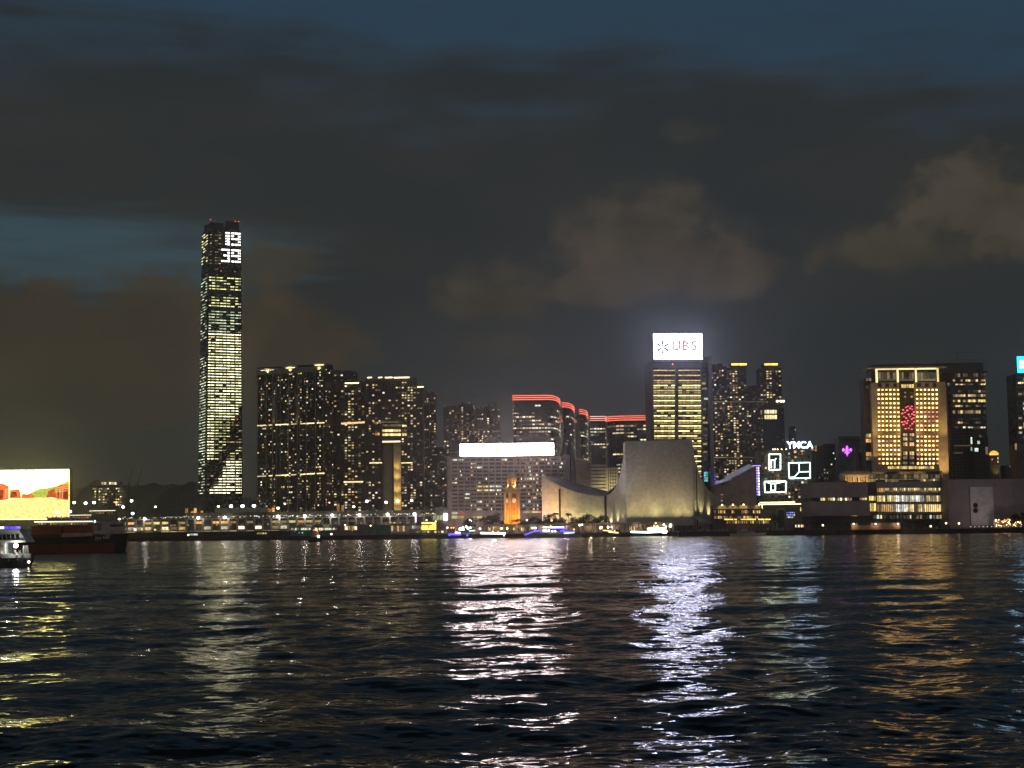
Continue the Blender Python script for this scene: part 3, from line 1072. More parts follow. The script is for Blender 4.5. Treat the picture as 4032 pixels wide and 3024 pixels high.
# ------------------------------------------------------------------ bank-sign tower
def bank_tower():
    b = Bld('bank_tower', 'office tower with yellow lit floors under a dazzling white UBS rooftop sign', 'office tower', 2571, 2763, 1424, 1450, 34, 4, pyref=1640)
    L = b.front.L
    b.body(DARK_GLASS, 'shaft')
    frame = mat('tower_frame', (0.10, 0.095, 0.09), 0.5)
    SIGN = lit('sign_white_cold', (0.64, 0.67, 1.0), 22.0, 0, True)
    x0, z0 = L(2573, 1416)
    x1, z1 = L(2761, 1315)
    sb = MB().box(x0 - .6, x1 + .6, .3, 2.2, z0 - .6, z1 + .6).build('sign_box', BLACK, b.e, (0, -3.0, 0))
    MB().box(x0, x1, 0, .35, z0, z1).build('lit_panel', SIGN, sb)
    # crossed-keys star and the three letters, washed out by the glare
    ink = lit('sign_ink', (0.42, 0.52, 0.62), 0.45, 0)
    red = lit('sign_red', (1.0, 0.34, 0.24), 0.75, 0)
    cx, cz = L(2610, 1367, 3)
    mb = MB()
    for k in range(3):
        t = math.pi / 2 + k * math.pi / 3
        dx, dz = math.cos(t), math.sin(t)
        nx, nz = -dz, dx
        for s in (-1, 1):
            a, e = .9, 6.2
            w0, w1 = .95, 1.25
            mb.plate([(s * dx * a + nx * w0, s * dz * a + nz * w0), (s * dx * e + nx * w1, s * dz * e + nz * w1),
                      (s * dx * e - nx * w1, s * dz * e - nz * w1), (s * dx * a - nx * w0, s * dz * a - nz * w0)], -.02, .12)
            mb.plate([(s * dx * 4.6 + nx * 1.9, s * dz * 4.6 + nz * 1.9), (s * dx * 6.4 + nx * 1.9, s * dz * 6.4 + nz * 1.9),
                      (s * dx * 6.4 - nx * .2, s * dz * 6.4 - nz * .2), (s * dx * 4.6 - nx * .2, s * dz * 4.6 - nz * .2)], -.05, .10)
    mb.build('emblem', ink, sb, (cx, -.16, cz))
    for ch, px in (('U', 2663), ('B', 2699), ('S', 2733)):
        x, z = L(px, 1363, 3)
        inst(text_mesh(ch, 12.5, .06, red, .52), 'letter', sb, (x, -.12, z))
    # steel under the sign, red tip lamp
    mb = MB()
    for k in range(9):
        x = x0 + (x1 - x0) * k / 8
        mb.box(x - .2, x + .2, -2.2, .2, b.H, z0)
    mb.box(x0, x1, -2.4, -1.8, b.H + 1.2, b.H + 1.7)
    mb.build('sign_supports', STEEL, b.e)
    xr, zr = L(2648, 1437)
    MB().lathe([(.5, 0), (.9, .7), (.5, 1.4)], 8).build('beacon', LAMP_R, b.e, (xr, -1.2, zr))
    # floors: a bright ceiling line and yellow rooms below it, a core line up the middle
    lineM = lit('office_ceiling', (1.0, 0.84, 0.36), 3.0, 0.45)
    dimM = lit('office_ceiling_amber', (1.0, 0.68, 0.25), 1.0, 0.4)
    roomA = lit('office_room', (0.95, 0.80, 0.28), 0.28, 0.7)
    roomB = lit('office_room_bright', (0.93, 0.92, 0.30), 0.6, 0.5)
    y = 1458.0
    k = 0
    while y < 1960:
        for (a, c) in ((2572, 2657), (2671, 2761)):
            n = 6
            for q in range(n):
                pa, pc = a + (c - a) * q / n, a + (c - a) * (q + 1) / n
                amber = k in (0, 1, 2, 4)
                room = roomB if k in (3,) or (k in (11, 9) and q > 3) else roomA
                if rnd() < (.97 if k < 16 else .7):
                    b.winpx(pa + .5, pc - .5, y - 1.6, y + 1.8, dimM if amber else lineM, .5)
                if k > 1 and rnd() < .9:
                    b.winpx(pa + 1, pc - 1, y + 4.6, y + 12, room, .3)
        y += 19.9
        k += 1
    mb = MB()
    for px in (2571, 2663, 2763):
        x, _ = L(px, 1640)
        mb.box(x - .7, x + .7, -1.0, .05, 0, b.H - (0 if px != 2663 else 6))
    _, zt = L(2660, 1428)
    mb.box(b.xl, b.xr, -.8, .05, zt - 4.8, zt)
    mb.build('frame', frame, b.e)
    # darker glass flank with the tall pale fin, and a low fin on the other side
    x2, zf = L(2788, 1402)
    x3, _ = L(2801, 1402)
    xb, zb = L(2765, 1425)
    MB().box(b.xr + .1, x2, 6, 30, 0, zb).build('flank', DARK_GLASS, b.e)
    MB().box(x2 + .1, x3, -1, 32, 0, zf).build('fin', mat('fin_stone', (0.26, 0.24, 0.25), 0.6), b.e)
    xa, za = L(2557, 1424)
    MB().box(xa, b.xl - .1, 3, 30, 0, za).build('fin', frame, b.e)
    for y, a, c, m in ((1510, 2764, 2778, W_YELL), (1570, 2772, 2787, W_COOL), (1664, 2764, 2786, W_YELL), (1645, 2762, 2775, W_YELL), (1612, 2768, 2780, W_DIM), (1748, 2764, 2783, W_WARM),
                       (1530, 2766, 2784, W_DIM), (1690, 2764, 2785, W_DIM), (1715, 2764, 2785, W_DIM2), (1780, 2768, 2784, W_DIM), (1810, 2764, 2784, W_DIM2)):
        b.winpx(a, c, y - 4, y + 4, m, -5.7)
    # cyan and violet light at the foot
    cyan = lit('cyan_light', (0.15, 0.72, 0.85), 0.9, .6)
    viol = lit('violet_light', (0.22, 0.12, 1.0), 0.7, .6)
    for q in range(8):
        b.winpx(2772 + (q % 2) * 8, 2779 + (q % 2) * 8, 1858 + (q // 2) * 10, 1866 + (q // 2) * 10, cyan, -5.6)
    b.flush(295)
    fx = (x2 + x3) / 2
    for q in range(7):
        x, z = L(2806 + q * 2.4, 1845 + q * 10)
        MB().box(x - 2.2, x + 2.2, 4, 5, z - .8, z + .8).build('violet_step_light', viol, b.e)
    spot(b.e, (fx + 3, -7, 20), (fx, 0, 70), 9000, (0.35, 0.25, 1.0), 50, 1, .8, house=False)


bank_tower()


# ------------------------------------------------------------------ five towers with red roof lines
RED = lit('red_tube', (1.0, 0.18, 0.12), 1.8, 0.15)
PINK = lit('pale_red_tube', (1.0, 0.42, 0.36), 1.6, 0.2)


def gateway(label, pl, pr, ptop, D, seed, rnd_l=.1, rnd_r=.5, dr=12.0, lines=3, logo=None, p=.07, litrow=()):
    rs = random.Random(seed)
    b = Bld('red_crowned_tower', label, 'office tower', pl, pr, ptop + 20, D, 34, 0, 'office towers with red roof lines')
    W = b.xr - b.xl
    skin = glass('gateway_glass', (0.016, 0.014, 0.013), .25)

    def outline(g=0.0):
        """front with rounded corners, wider round on one side"""
        pts = []
        rl, rr = W * rnd_l, W * rnd_r
        for k in range(7):
            t = math.pi / 2 * k / 6
            pts.append((b.xl + rl - (rl + g) * math.cos(t), 1.0 * rl - (rl + g) * math.sin(t)))
        for k in range(9):
            t = math.pi / 2 * k / 8
            pts.append((b.xr - rr + (rr + g) * math.sin(t), dr - (dr + g) * math.cos(t)))
        pts += [(b.xr + g, dr + 24), (b.xl - g, dr + 24)]
        return pts
    MB().prism(outline(), 0, b.H).build('shaft', skin, b.e)
    z_t = b.front.L((pl + pr) / 2, ptop)[1]
    MB().prism(outline(-.8), b.H, z_t - .3).build('crown', BLACK, b.e)
    ol = outline(.2)
    m = PINK if lines == 4 else RED
    for k in range(3):
        z = z_t - .6 - k * (z_t - b.H) / 2.6
        mb = MB()
        for a, c in zip(ol[:-3], ol[1:-2]):
            mb.tube((a[0], a[1], z), (c[0], c[1], z), .46, n=6)
        mb.tube((ol[15][0], ol[15][1], z), (ol[16][0], ol[16][1], z), .42, n=6)
        mb.build('red_light_line', m, b.e)
    # floor edges
    mb = MB()
    fh = 3.9
    nf = int(b.H / fh)
    o2 = outline(.12)
    for f in range(1, nf):
        z = b.H - f * fh
        mb.loft([(x, y, z - .3) for x, y in o2], [(x, y, z + .3) for x, y in o2])
    mb.build('floor_edges', mat('gateway_spandrel', (0.05, 0.044, 0.04), .5), b.e)
    # lit offices in runs on the front and round the curve
    seg = []
    for a, c in zip(ol[:-2], ol[1:-2]):
        n = max(1, int(math.hypot(c[0] - a[0], c[1] - a[1]) / 3.2))
        for q in range(n):
            t0, t1 = q / n, (q + 1) / n
            seg.append(((a[0] + (c[0] - a[0]) * (t0 + t1) / 2, a[1] + (c[1] - a[1]) * (t0 + t1) / 2), math.atan2(c[1] - a[1], c[0] - a[0]),
                        math.hypot(c[0] - a[0], c[1] - a[1]) / n))
    for f in range(1, nf - 8):
        z = b.H - (f + .5) * fh
        on = False
        pr_ = .9 if f in litrow else p * (.3 + 1.8 * rs.random())
        for (c, ang, ln) in seg:
            on = rs.random() < (pr_ if f in litrow else (.72 if on else pr_ * .6))
            if on:
                m = rs.choice((W_WARM, W_YELL, W_WHITE, W_DIM, W_DIM, W_COOL)) if f not in litrow else rs.choice((W_WHITE, W_COOL, W_DIM, W_WARM))
                b.win(Face(b, c, ang), 0, z, ln * .82, 1.5, m, .05)
            elif rs.random() < .15:
                b.win(Face(b, c, ang), 0, z, ln * .8, 1.2, W_DIM2, .05)
    b.flush(160)
    if logo:
        x, z = b.front.L(*logo)
        mb = MB()
        c = min(ol, key=lambda q: abs(q[0] - x))
        for k in range(9):
            t0, t1 = -.4 + k * .42, -.4 + (k + 1) * .42
            mb.tube((x + 3.2 * math.cos(t0), c[1] - .5, z + 3.2 * math.sin(t0)), (x + 3.2 * math.cos(t1), c[1] - .5, z + 3.2 * math.sin(t1)), .7, n=5)
        mb.box(x - 1.6, x + 1.6, c[1] - .9, c[1] - .2, z - 1.0, z + .4)
        mb.build('round_emblem', lit('emblem_red', (1.0, .22, .2), .5, .5), b.e)
    return b


gateway('widest red-topped office tower, its top nearest the white billboard', 2022, 2217, 1555, 1600, 3, .06, .30, 85, logo=(2206, 1648), p=.10, litrow=(7,))
gateway('second red-topped office tower, close against the widest one', 2217, 2277, 1584, 1695, 4, .02, .9, 110, logo=(2268, 1646), p=.08)
gateway('third red-topped office tower, curving away with a round emblem', 2286, 2331, 1611, 1815, 5, .02, .92, 110, logo=(2317, 1643), p=.10)
gateway('fourth red-topped office tower, its lines paler and flat', 2328, 2392, 1638, 1935, 6, .02, .1, lines=4, p=.13, litrow=(2, 3))
gateway('red-topped office tower nearest the bank-sign tower', 2397, 2556, 1636, 1700, 7, .4, .05, p=.14)


# ------------------------------------------------------------------ billboard block
def billboard_block():
    b = Bld('office_block', 'grey office block of window rows under the long white rooftop billboard', 'office block', 1777, 2216, 1799, 1290, 30, 0, pyref=1930)
    L = b.front.L
    wallm = mat('block_wall', (0.33, 0.27, 0.25), 0.8)
    b.body(wallm)
    xa, _ = L(1762, 1930)
    _, zp = L(1770, 1800)
    MB().box(xa, b.xl - .05, -1.5, 28, 0, zp).build('end_wall', wallm, b.e)
    # windows: four-light bays between piers; the piers and spandrels stand proud
    rows, pitch = 16, 15.0
    bays = []
    px = 1778.5
    while px < 2200:
        bays.append(px)
        px += 24.55
    mb = MB()
    for px in bays:
        x, _ = L(px, 1930)
        mb.box(x - .55, x + .05, -.7, .02, 0, b.H)
    for r in range(rows + 1):
        _, z = L(1990, 1802.5 + r * pitch)
        mb.box(b.xl, b.xr, -.35, .02, z - .75, z + .55)
    mb.build('facade_grid', wallm, b.e)
    frame = mat('window_frame', (0.13, 0.115, 0.11), 0.5)
    w = 24.55 * b.m - 1.1
    hh = 1.55

    def variant(pat):
        """four panes in a frame"""
        mb = MB()
        ms = [frame, DARK_GLASS]
        n = len(pat)
        pw = w / n
        for k, ch in enumerate(pat):
            mm = {'.': DARK_GLASS, 'w': W_WHITE, 'y': W_YELL, 'c': W_COOL, 'd': W_DIM, 'o': W_ORNG, 'b': W_BLUE, 'r': W_RED, 'a': W_WARM, 'x': W_DIM2}[ch]
            if mm not in ms:
                ms.append(mm)
            mb.box(-w / 2 + k * pw + .12, -w / 2 + (k + 1) * pw - .12, -.12, .04, -hh / 2, hh / 2, ms.index(mm))
        mb.box(-w / 2, w / 2, -.2, .03, -hh / 2 - .14, -hh / 2)
        for k in range(n + 1):
            mb.box(-w / 2 + k * pw - .09, -w / 2 + k * pw + .09, -.2, .03, -hh / 2, hh / 2)
        return mb.mesh('window', ms)
    V = {p: variant(p) for p in ('....', '...d', 'x.x.', 'wwww', 'yyyy', 'cccc', '.w..', '..ca', 'w.dw', 'dd..', 'aaa.', '.cc.', 'cwcw', 'oo..', '...b')}
    special = {(0, 0): 'cccc', (0, 1): 'cwcw', (0, 8): 'wwww', (0, 13): 'dd..', (0, 14): 'yyyy', (2, 4): 'wwww', (3, 5): '...d', (5, 12): 'cwcw', (6, 0): 'wwww', (7, 4): 'yyyy', (7, 5): 'yyyy', (7, 6): 'cwcw',
               (7, 7): 'cccc', (8, 4): 'yyyy', (8, 5): 'yyyy', (8, 6): 'cwcw', (8, 7): 'cwcw', (9, 2): 'cccc', (10, 2): 'cwcw', (10, 13): 'aaa.', (11, 4): 'wwww', (13, 4): 'cwcw', (4, 3): 'oo..', (3, 12): '.cc.',
               (12, 13): 'w.dw', (1, 3): 'yyyy', (1, 13): '..ca', (2, 12): '.cc.', (8, 13): 'w.dw', (6, 13): '..ca', (5, 13): 'w.dw'}
    for r in range(rows):
        for k, px in enumerate(bays):
            x, z = L(px + 12.0, 1810 + r * pitch)
            pat = special.get((r, k))
            if not pat:
                dens = .5 if k > 9 else .22
                pat = random.choice(('.w..', '..ca', 'w.dw', 'dd..', '...d', '.cc.', 'x.x.')) if rnd() < dens else random.choice(('....', '....', 'x.x.', '....'))
            inst(V[pat], 'window', b.e, (x, -.04, z))
    # shop level: lit glass and small signs
    for (a, c, y0, y1, m) in ((1779, 1801, 2016, 2024, W_COOL), (1805, 1826, 2016, 2024, W_RED), (1778, 1801, 2030, 2042, W_YELL), (1804, 1827, 2030, 2042, W_YELL), (1855, 1873, 2034, 2041, W_YELL),
                              (1877, 1900, 2033, 2040, W_YELL), (1986, 1999, 2013, 2020, W_YELL), (2061, 2093, 2013, 2019, W_YELL), (2096, 2119, 2013, 2019, W_YELL), (2119, 2132, 2013, 2019, W_RED)):
        b.winpx(a, c, y0, y1, m, 1.2)
    b.flush(60, 'shop_window')
    xq, zq = L(1777, 2012)
    MB().box(b.xl, b.xr, -1.15, 0, 0, zq).build('shop_front', wallm, b.e)
    # rooftop billboard on a steel frame
    SIGN = lit('billboard_white', (1.0, 0.82, 0.84), 22.0, 0, True)
    x0, z0 = L(1812, 1797, 2)
    x1, z1 = L(2180, 1744, 2)
    bb = MB().box(x0 - .5, x1 + .5, .3, 2.0, z0 - .4, z1 + .4).build('billboard', BLACK, b.e, (0, -2.0, 0))
    MB().box(x0, x1, 0, .3, z0, z1).build('lit_panel', SIGN, bb)
    gold = lit('billboard_gold', (1.0, 0.80, 0.30), 0.75, 0)
    pale = lit('billboard_grey', (0.80, 0.78, 0.66), 0.8, 0)

    def mark(pts, r, m):
        q = [L(1780 + x / 5.027, 1700 + y / 5.027, 2) for x, y in pts]
        mb = MB()
        for a, c in zip(q, q[1:]):
            mb.tube((a[0], -.1, a[1]), (c[0], -.1, c[1]), r * 3.4, n=6)
        mb.build('letter_trace', m, bb)
    mark([(428, 325), (432, 350), (430, 378)], .2, pale)
    mark([(506, 310), (512, 312)], .18, gold)
    mark([(640, 305), (622, 318), (616, 345), (628, 352)], .28, gold)
    mark([(625, 405), (645, 408)], .16, gold)
    mark([(775, 320), (775, 335)], .2, gold)
    mark([(775, 370), (775, 385)], .2, gold)
    mark([(915, 295), (902, 325), (885, 352), (902, 372), (915, 415)], .36, gold)
    mark([(1012, 290), (1048, 340), (1082, 380)], .28, pale)
    mark([(1360, 285), (1366, 292)], .2, pale)
    mark([(1380, 345), (1398, 368), (1418, 402)], .32, gold)
    mb = MB()
    for k in range(15):
        x = x0 + (x1 - x0) * k / 14
        mb.box(x - .12, x + .12, 1.0, 1.3, b.H, z0 + 1)
        mb.box(x - .1, x + .1, 4.5, 4.7, b.H, z0 + 5)
    mb.box(x0, x1, 1.4, 1.6, z0 - .8, z0 - .5)
    mb.build('billboard_frame', STEEL, b.e)
    # stair core and lift strip at the end of the block
    xs, zs = L(2216, 1790)
    xe, _ = L(2244, 1800)
    MB().box(xs + .05, xe, .5, 30, 0, zs).build('stair_core', wallm, b.e)
    mb = MB()
    for px in (2224, 2238):
        x, _ = L(px, 1900)
        mb.box(x - .5, x + .5, -.1, .45, 0, zs - 2)
    mb.build('core_fins', mat('core_pale', (0.33, 0.29, 0.27)), b.e)


billboard_block()


def hotel_block():
    """cream block stepping back and down behind the arts centre"""
    b = Bld('hotel_block', 'cream floodlit block with deep balcony bands showing above the curved roof', 'hotel', 2248, 2440, 1806, 1340, 26, 16, pyref=1900)
    L = b.front.L
    cream = mat('cream_wall', (0.50, 0.44, 0.31), 0.7)
    brown = mat('brown_wall', (0.26, 0.215, 0.18), 0.8)
    xs = [L(px, 1900)[0] for px in (2248, 2266, 2326, 2388, 2396, 2434)]
    zt = [L(2256, 1800)[1], L(2296, 1812)[1], L(2356, 1830)[1], L(2392, 1842)[1], L(2415, 1842)[1]]
    MB().box(xs[0], xs[1], 0, 24, 0, zt[0]).build('wall', CONC_D, b.e)
    MB().box(xs[1] + .05, xs[2], -1, 24, 0, zt[1]).build('wall', brown, b.e)
    MB().box(xs[2] + .05, xs[3], 1.5, 24, 0, zt[2]).build('wall', CONC_D, b.e)
    MB().box(xs[3] + .05, xs[4], 1.0, 24, 0, zt[3]).build('wall', cream, b.e)
    MB().box(xs[4] + .05, xs[5], -1.2, 24, 0, zt[4]).build('wall', cream, b.e)
    _, zc = L(2300, 1804)
    MB().plate([(xs[1] - .4, zt[1]), (xs[2] + .4, L(2326, 1824)[1]), (xs[2] + .4, L(2326, 1817)[1]), (xs[1] - .4, L(2266, 1800)[1])], -2.2, 10).build('parapet', mat('parapet_cap', (.42, .37, .31)), b.e)
    for k in range(11):
        _, z = L(2296, 1826 + k * 9.5)
        MB().box(xs[1] + .4, xs[2] - .4, -1.3, -.95, z - .18, z + .18).build('ledge', mat('ledge', (.36, .31, .26)), b.e)
    for k in range(9):
        _, z = L(2357, 1833 + k * 13.6)
        MB().box(xs[2] + .1, xs[3], -.6, 1.6, z - .95, z + .95).build('balcony', cream, b.e)
    for k in range(8):
        for q in range(3):
            x, z = L(2404 + q * 9.5, 1851 + k * 12.6, 1.2)
            MB().box(x - .55, x + .55, -1.3, -1.15, z - .75, z + .75).build('window', DARK_GLASS, b.e)
    spot(b.e, (xs[3] - 2, -34, 16), ((xs[3] + xs[4]) / 2, 0, 34), 75000, (1.0, 0.86, 0.52), 52, 1, 1.0)
    spot(b.e, (xs[1] + 3, -26, 16), ((xs[1] + xs[2]) / 2, 0, 36), 9000, (1.0, 0.75, 0.5), 60, 1, 1.0)


hotel_block()


# ------------------------------------------------------------------ clock tower
def clock_tower():
    b = Bld('clock_tower', 'slim brick and granite clock tower floodlit orange, with a domed belfry', 'clock tower', 2004, 2045, 1860, 1192, 8.3, 25, pyref=1990)
    e = b.e
    brick = mat('red_brick', (0.42, 0.22, 0.13), 0.85, vary=.3, scale=.8)
    stone = mat('granite', (0.52, 0.46, 0.38), 0.8)
    m = b.m
    xc = (b.xl + b.xr) / 2
    yc = 4.15

    def z(py):
        return b.front.L(2024, py)[1]
    zc1, zc2, zl, zbf, zd, zt = z(1941), z(1924), z(1911), z(1882), z(1868), z(1860)
    hw = 3.9
    mb = MB().box(xc - hw, xc + hw, yc - hw, yc + hw, 0, zc1)
    mb.build('shaft', brick, e)
    for sx in (-1, 1):
        for sy in (-1, 1):
            MB().box(xc + sx * hw - .75, xc + sx * hw + .75, yc + sy * hw - .75, yc + sy * hw + .75, 0, zc1 + .02).build('quoin_pier', stone, e)
    MB().box(xc - hw - .8, xc + hw + .8, yc - hw - .8, yc + hw + .8, 0, 3.2).build('plinth', stone, e)
    mb = MB().box(xc - hw - 1.2, xc + hw + 1.2, yc - hw - 1.2, yc + hw + 1.2, zc1, zc1 + .7)
    mb.box(xc - hw - .5, xc + hw + .5, yc - hw - .5, yc + hw + .5, zc1 + .7, zc2 - .5)
    mb.box(xc - hw - 1.1, xc + hw + 1.1, yc - hw - 1.1, yc + hw + 1.1, zc2 - .5, zc2 + .2)
    mb.build('cornice', stone, e)
    mb = MB()
    for s in range(4):                                            # corner scrolls and the sloping shoulder
        sx, sy = ((-1, -1), (1, -1), (1, 1), (-1, 1))[s]
        mb.lathe([(.75, zc2 + .2), (.75, zc2 + 1.2), (.4, zc2 + 1.8), (.12, zc2 + 2.6)], 8, 0, (xc + sx * hw * .95, yc + sy * hw * .95))
    mb.build('corner_finials', stone, e)
    q = [(hw * .98 / math.cos(math.pi / 8) * math.cos(math.pi / 8 + k * math.pi / 4), hw * .98 / math.cos(math.pi / 8) * math.sin(math.pi / 8 + k * math.pi / 4)) for k in range(8)]
    MB().loft([(xc + a, yc + c, zc2 + .2) for a, c in q], [(xc + a * .82, yc + c * .82, zl) for a, c in q]).build('shoulder', stone, e)
    # octagonal belfry: eight piers, arches, a dome with lantern
    for k in range(8):
        a, c = q[k]
        MB().lathe([(.62, zl), (.5, zl + .4), (.5, zbf - 1), (.68, zbf - .4)], 8, 0, (xc + a * .72, yc + c * .72)).build('belfry_column', stone, e)
    MB().prism([(a * .45, c * .45) for a, c in q], zl, zbf, 0).build('belfry_core', brick, e, (xc, yc, 0))
    MB().loft([(xc + a * .86, yc + c * .86, zbf - .4) for a, c in q], [(xc + a * .86, yc + c * .86, zbf + .5) for a, c in q]).build('belfry_ring', stone, e)
    mb = MB()
    prof = [(.78, zbf + .5), (.74, zbf + (zd - zbf) * .5), (.6, zd), (.5, zd + .6), (.44, zt - .3), (.1, zt + .5)]
    for (r0, z0), (r1, z1) in zip(prof, prof[1:]):
        mb.loft([(xc + a * r0, yc + c * r0, z0) for a, c in q], [(xc + a * r1, yc + c * r1, z1) for a, c in q])
    mb.build('dome', stone, e)
    MB().tube((xc, yc, zt), (xc, yc, zt + 3.2), .16, .05, 6).build('lightning_rod', STEEL, e)
    # clocks on the two faces one sees, slit windows over them
    face = lit('clock_dial', (1.0, 0.72, 0.34), 1.0, .15)
    zk = z(1971)
    for fx, fy, rz in ((0, -1, 0), (-1, 0, -math.pi / 2), (1, 0, math.pi / 2), (0, 1, math.pi)):
        d = MB().tube((0, 0, 0), (0, -.35, 0), 2.0, 2.0, 24).build('clock_rim', stone, e, (xc + fx * hw, yc + fy * hw, zk), rz)
        MB().tube((0, -.3, 0), (0, -.42, 0), 1.65, 1.65, 24).build('dial', face, d)
        MB().box(-.09, .09, -.5, -.44, -.1, 1.2).box(-.85, .1, -.5, -.44, -.1, .1).build('hands', BLACK, d)
        zw = z(1951)
        for k in (-1, 0, 1):
            MB().box(-.28, .28, -.14, .1, -1.3, 1.3).build('slit_window', BLACK, e, (xc + fx * hw + k * 1.0 * abs(fy), yc + fy * hw + k * 1.0 * abs(fx), zw), rz)
    mb = MB()
    for k in range(6):
        zz = 6 + k * 4
        mb.box(xc - .3, xc + .3, yc - hw - .1, yc, zz, zz + 1.4).box(xc - hw - .1, xc, yc - .3, yc + .3, zz, zz + 1.4)
    mb.build('stair_windows', BLACK, e)
    O = (1.0, 0.42, 0.045)
    for (dx, dy, tz, en, sz) in ((2, -9.5, 10, 2600, 80), (2, -10, 19, 4200, 60), (1, -10.5, 30, 9000, 44), (1, -11, 40, 4000, 30), (-9.5, -1, 10, 2600, 80), (-10, -1, 19, 4200, 60), (-10.5, -2, 30, 9000, 44), (-11, -2, 40, 4000, 30)):
        spot(e, (xc + dx, yc + dy, .8), (xc, yc, tz), en * 7.0, O, sz, 1, .5)
    spot(e, (xc + 2, yc - 11, zc1 - 4), (xc, yc, zd), 9000, O, 34, 1, .3, house=False)
    spot(e, (xc - 11, yc - 2, zc1 - 4), (xc, yc, zd), 9000, O, 34, 1, .3, house=False)
    spot(e, (xc + 1, yc - hw - .6, zc2 + .9), (xc, yc, zbf + 1), 5500, (1.0, .46, .08), 120, 1, .2, house=False)
    spot(e, (xc - hw - .6, yc + 1, zc2 + .9), (xc, yc, zbf + 1), 5500, (1.0, .46, .08), 120, 1, .2, house=False)


clock_tower()


# ------------------------------------------------------------------ arts centre with the swept roof
def arts_centre():
    D = 1192
    e = empty('arts_centre', (at(2590, 2000, D).x, D, GROUND_Z))
    tag(e, 'windowless tiled arts centre with a swept concave roof, floodlit yellow from below', 'concert hall')
    O = e.location.copy()
    tile = mat('pale_tile', (0.40, 0.365, 0.32), 0.55, vary=.2, scale=.35)
    roofm = mat('roof_membrane', (0.05, 0.045, 0.055), 0.85)

    def P(px, py, d):
        return at(px, py, d) - O

    def plane_curve(pts, d0, d1, pbase):
        """points of an upright wall that runs from distance d0 (first) to d1 (last)"""
        a, c = at(pts[0][0], pts[0][1], d0), at(pts[-1][0], pts[-1][1], d1)
        u = Vector((c.x - a.x, c.y - a.y, 0)).normalized()
        n = Vector((u.y, -u.x, 0))
        out = []
        for px, py in pts:
            r = ray(px, py)
            t = (a - CAM).dot(n) / r.dot(n)
            out.append(CAM + r * t - O)
        return out, n

    def wall(name, pts, d0, d1, thick=2.0, z0=4.5, m=tile):
        top, n = plane_curve(pts, d0, d1, None)
        if n.y > 0:
            n = -n
        mb = MB()
        # one panel column for each step of the curve: the tiles stand in tall panels with open joints
        for a, c in zip(top, top[1:]):
            A, C = (a, c) if a.x < c.x else (c, a)
            f = [Vector((A.x, A.y, z0)), Vector((C.x, C.y, z0)), C, A]
            k = [p - n * thick for p in f]
            mb.loft(k, f)
        return mb.build(name, m, e), top, n

    def densify(pts, n):
        """smooth the profile through its points"""
        P_ = [Vector(p) for p in pts]
        out = []
        for i in range(len(P_) - 1):
            p0, p1, p2, p3 = P_[max(i - 1, 0)], P_[i], P_[i + 1], P_[min(i + 2, len(P_) - 1)]
            for k in range(n):
                t = k / n
                out.append(0.5 * ((2 * p1) + (p2 - p0) * t + (2 * p0 - 5 * p1 + 4 * p2 - p3) * t * t + (3 * p1 - p0 - 3 * p2 + p3) * t ** 3))
        out.append(P_[-1])
        return [tuple(p) for p in out]
    # great front panel of the stage house
    front = [(2461, 1738), (2530, 1736), (2595, 1735), (2660, 1733), (2724, 1731)]
    p, q = P(*front[0], D), P(*front[-1], D)
    MB().box(p.x + .2, q.x - .2, .5, 24, 4.5, min(p.z, q.z) - .3).build('stage_house', tile, e)
    NP = 30
    for k in range(NP):
        t0, t1 = k / NP, (k + 1) / NP
        o = (0, .10, .04, .14, .06)[k % 5]
        MB().box(p.x + (q.x - p.x) * t0 + .03, p.x + (q.x - p.x) * t1 - .03, -o, .6, 4.5, p.z + (q.z - p.z) * (t0 + t1) / 2).build('wall_panel', tile, e)
    # swept blades on both sides
    lp = densify([(2461, 1741), (2456, 1790), (2446, 1850), (2430, 1905), (2408, 1938), (2384, 1951)], 4)
    wl, top_l, n_l = wall('sweep_wall', lp, D + .5, D + 34)
    rp = densify([(2725, 1735), (2733, 1790), (2748, 1850), (2768, 1897), (2796, 1935), (2838, 1964)], 4)
    wr, top_r, n_r = wall('sweep_wall', rp, D + .5, D + 40)
    # low wing whose wall rises again to a prow
    wp = densify([(2384, 1951), (2350, 1951), (2310, 1946), (2270, 1937), (2235, 1926), (2200, 1910), (2165, 1891), (2132, 1871)], 3)
    ww, top_w, n_w = wall('wing_wall', wp, D + 34, D + 58)
    # the roof: ruled between the wall tops and a straighter back edge
    back = [(2150, 1874), (2190, 1877), (2230, 1888), (2280, 1905), (2330, 1919), (2380, 1931), (2420, 1935), (2432, 1905)]
    Dn = 96
    bk = densify(back, 4)
    fr = list(reversed(top_w))
    mb = MB()
    N = 24

    def samp(seq, t):
        s = t * (len(seq) - 1)
        i = min(int(s), len(seq) - 2)
        return Vector(seq[i]).lerp(Vector(seq[i + 1]), s - i)
    bkw = [P(x, y, D + Dn) for x, y in bk]
    for k in range(N):
        a0, a1 = samp(fr, k / N), samp(fr, (k + 1) / N)
        b0, b1 = samp(bkw, k / N), samp(bkw, (k + 1) / N)
        up = Vector((0, 0, .35))
        mb.loft([a0 - up, a1 - up, b1 - up, b0 - up], [a0 - up * .15, a1 - up * .15, b1 - up * .15, b0 - up * .15])
    mb.build('wing_roof', roofm, e)
    # far walls so that the mass is closed
    mb = MB()
    for k in range(N):
        b0, b1 = samp(bkw, k / N), samp(bkw, (k + 1) / N)
        mb.poly([(b1.x, b1.y, 0), (b0.x, b0.y, 0), (b0.x, b0.y, b0.z - .4), (b1.x, b1.y, b1.z - .4)])
    mb.build('rear_wall', CONC_D, e)
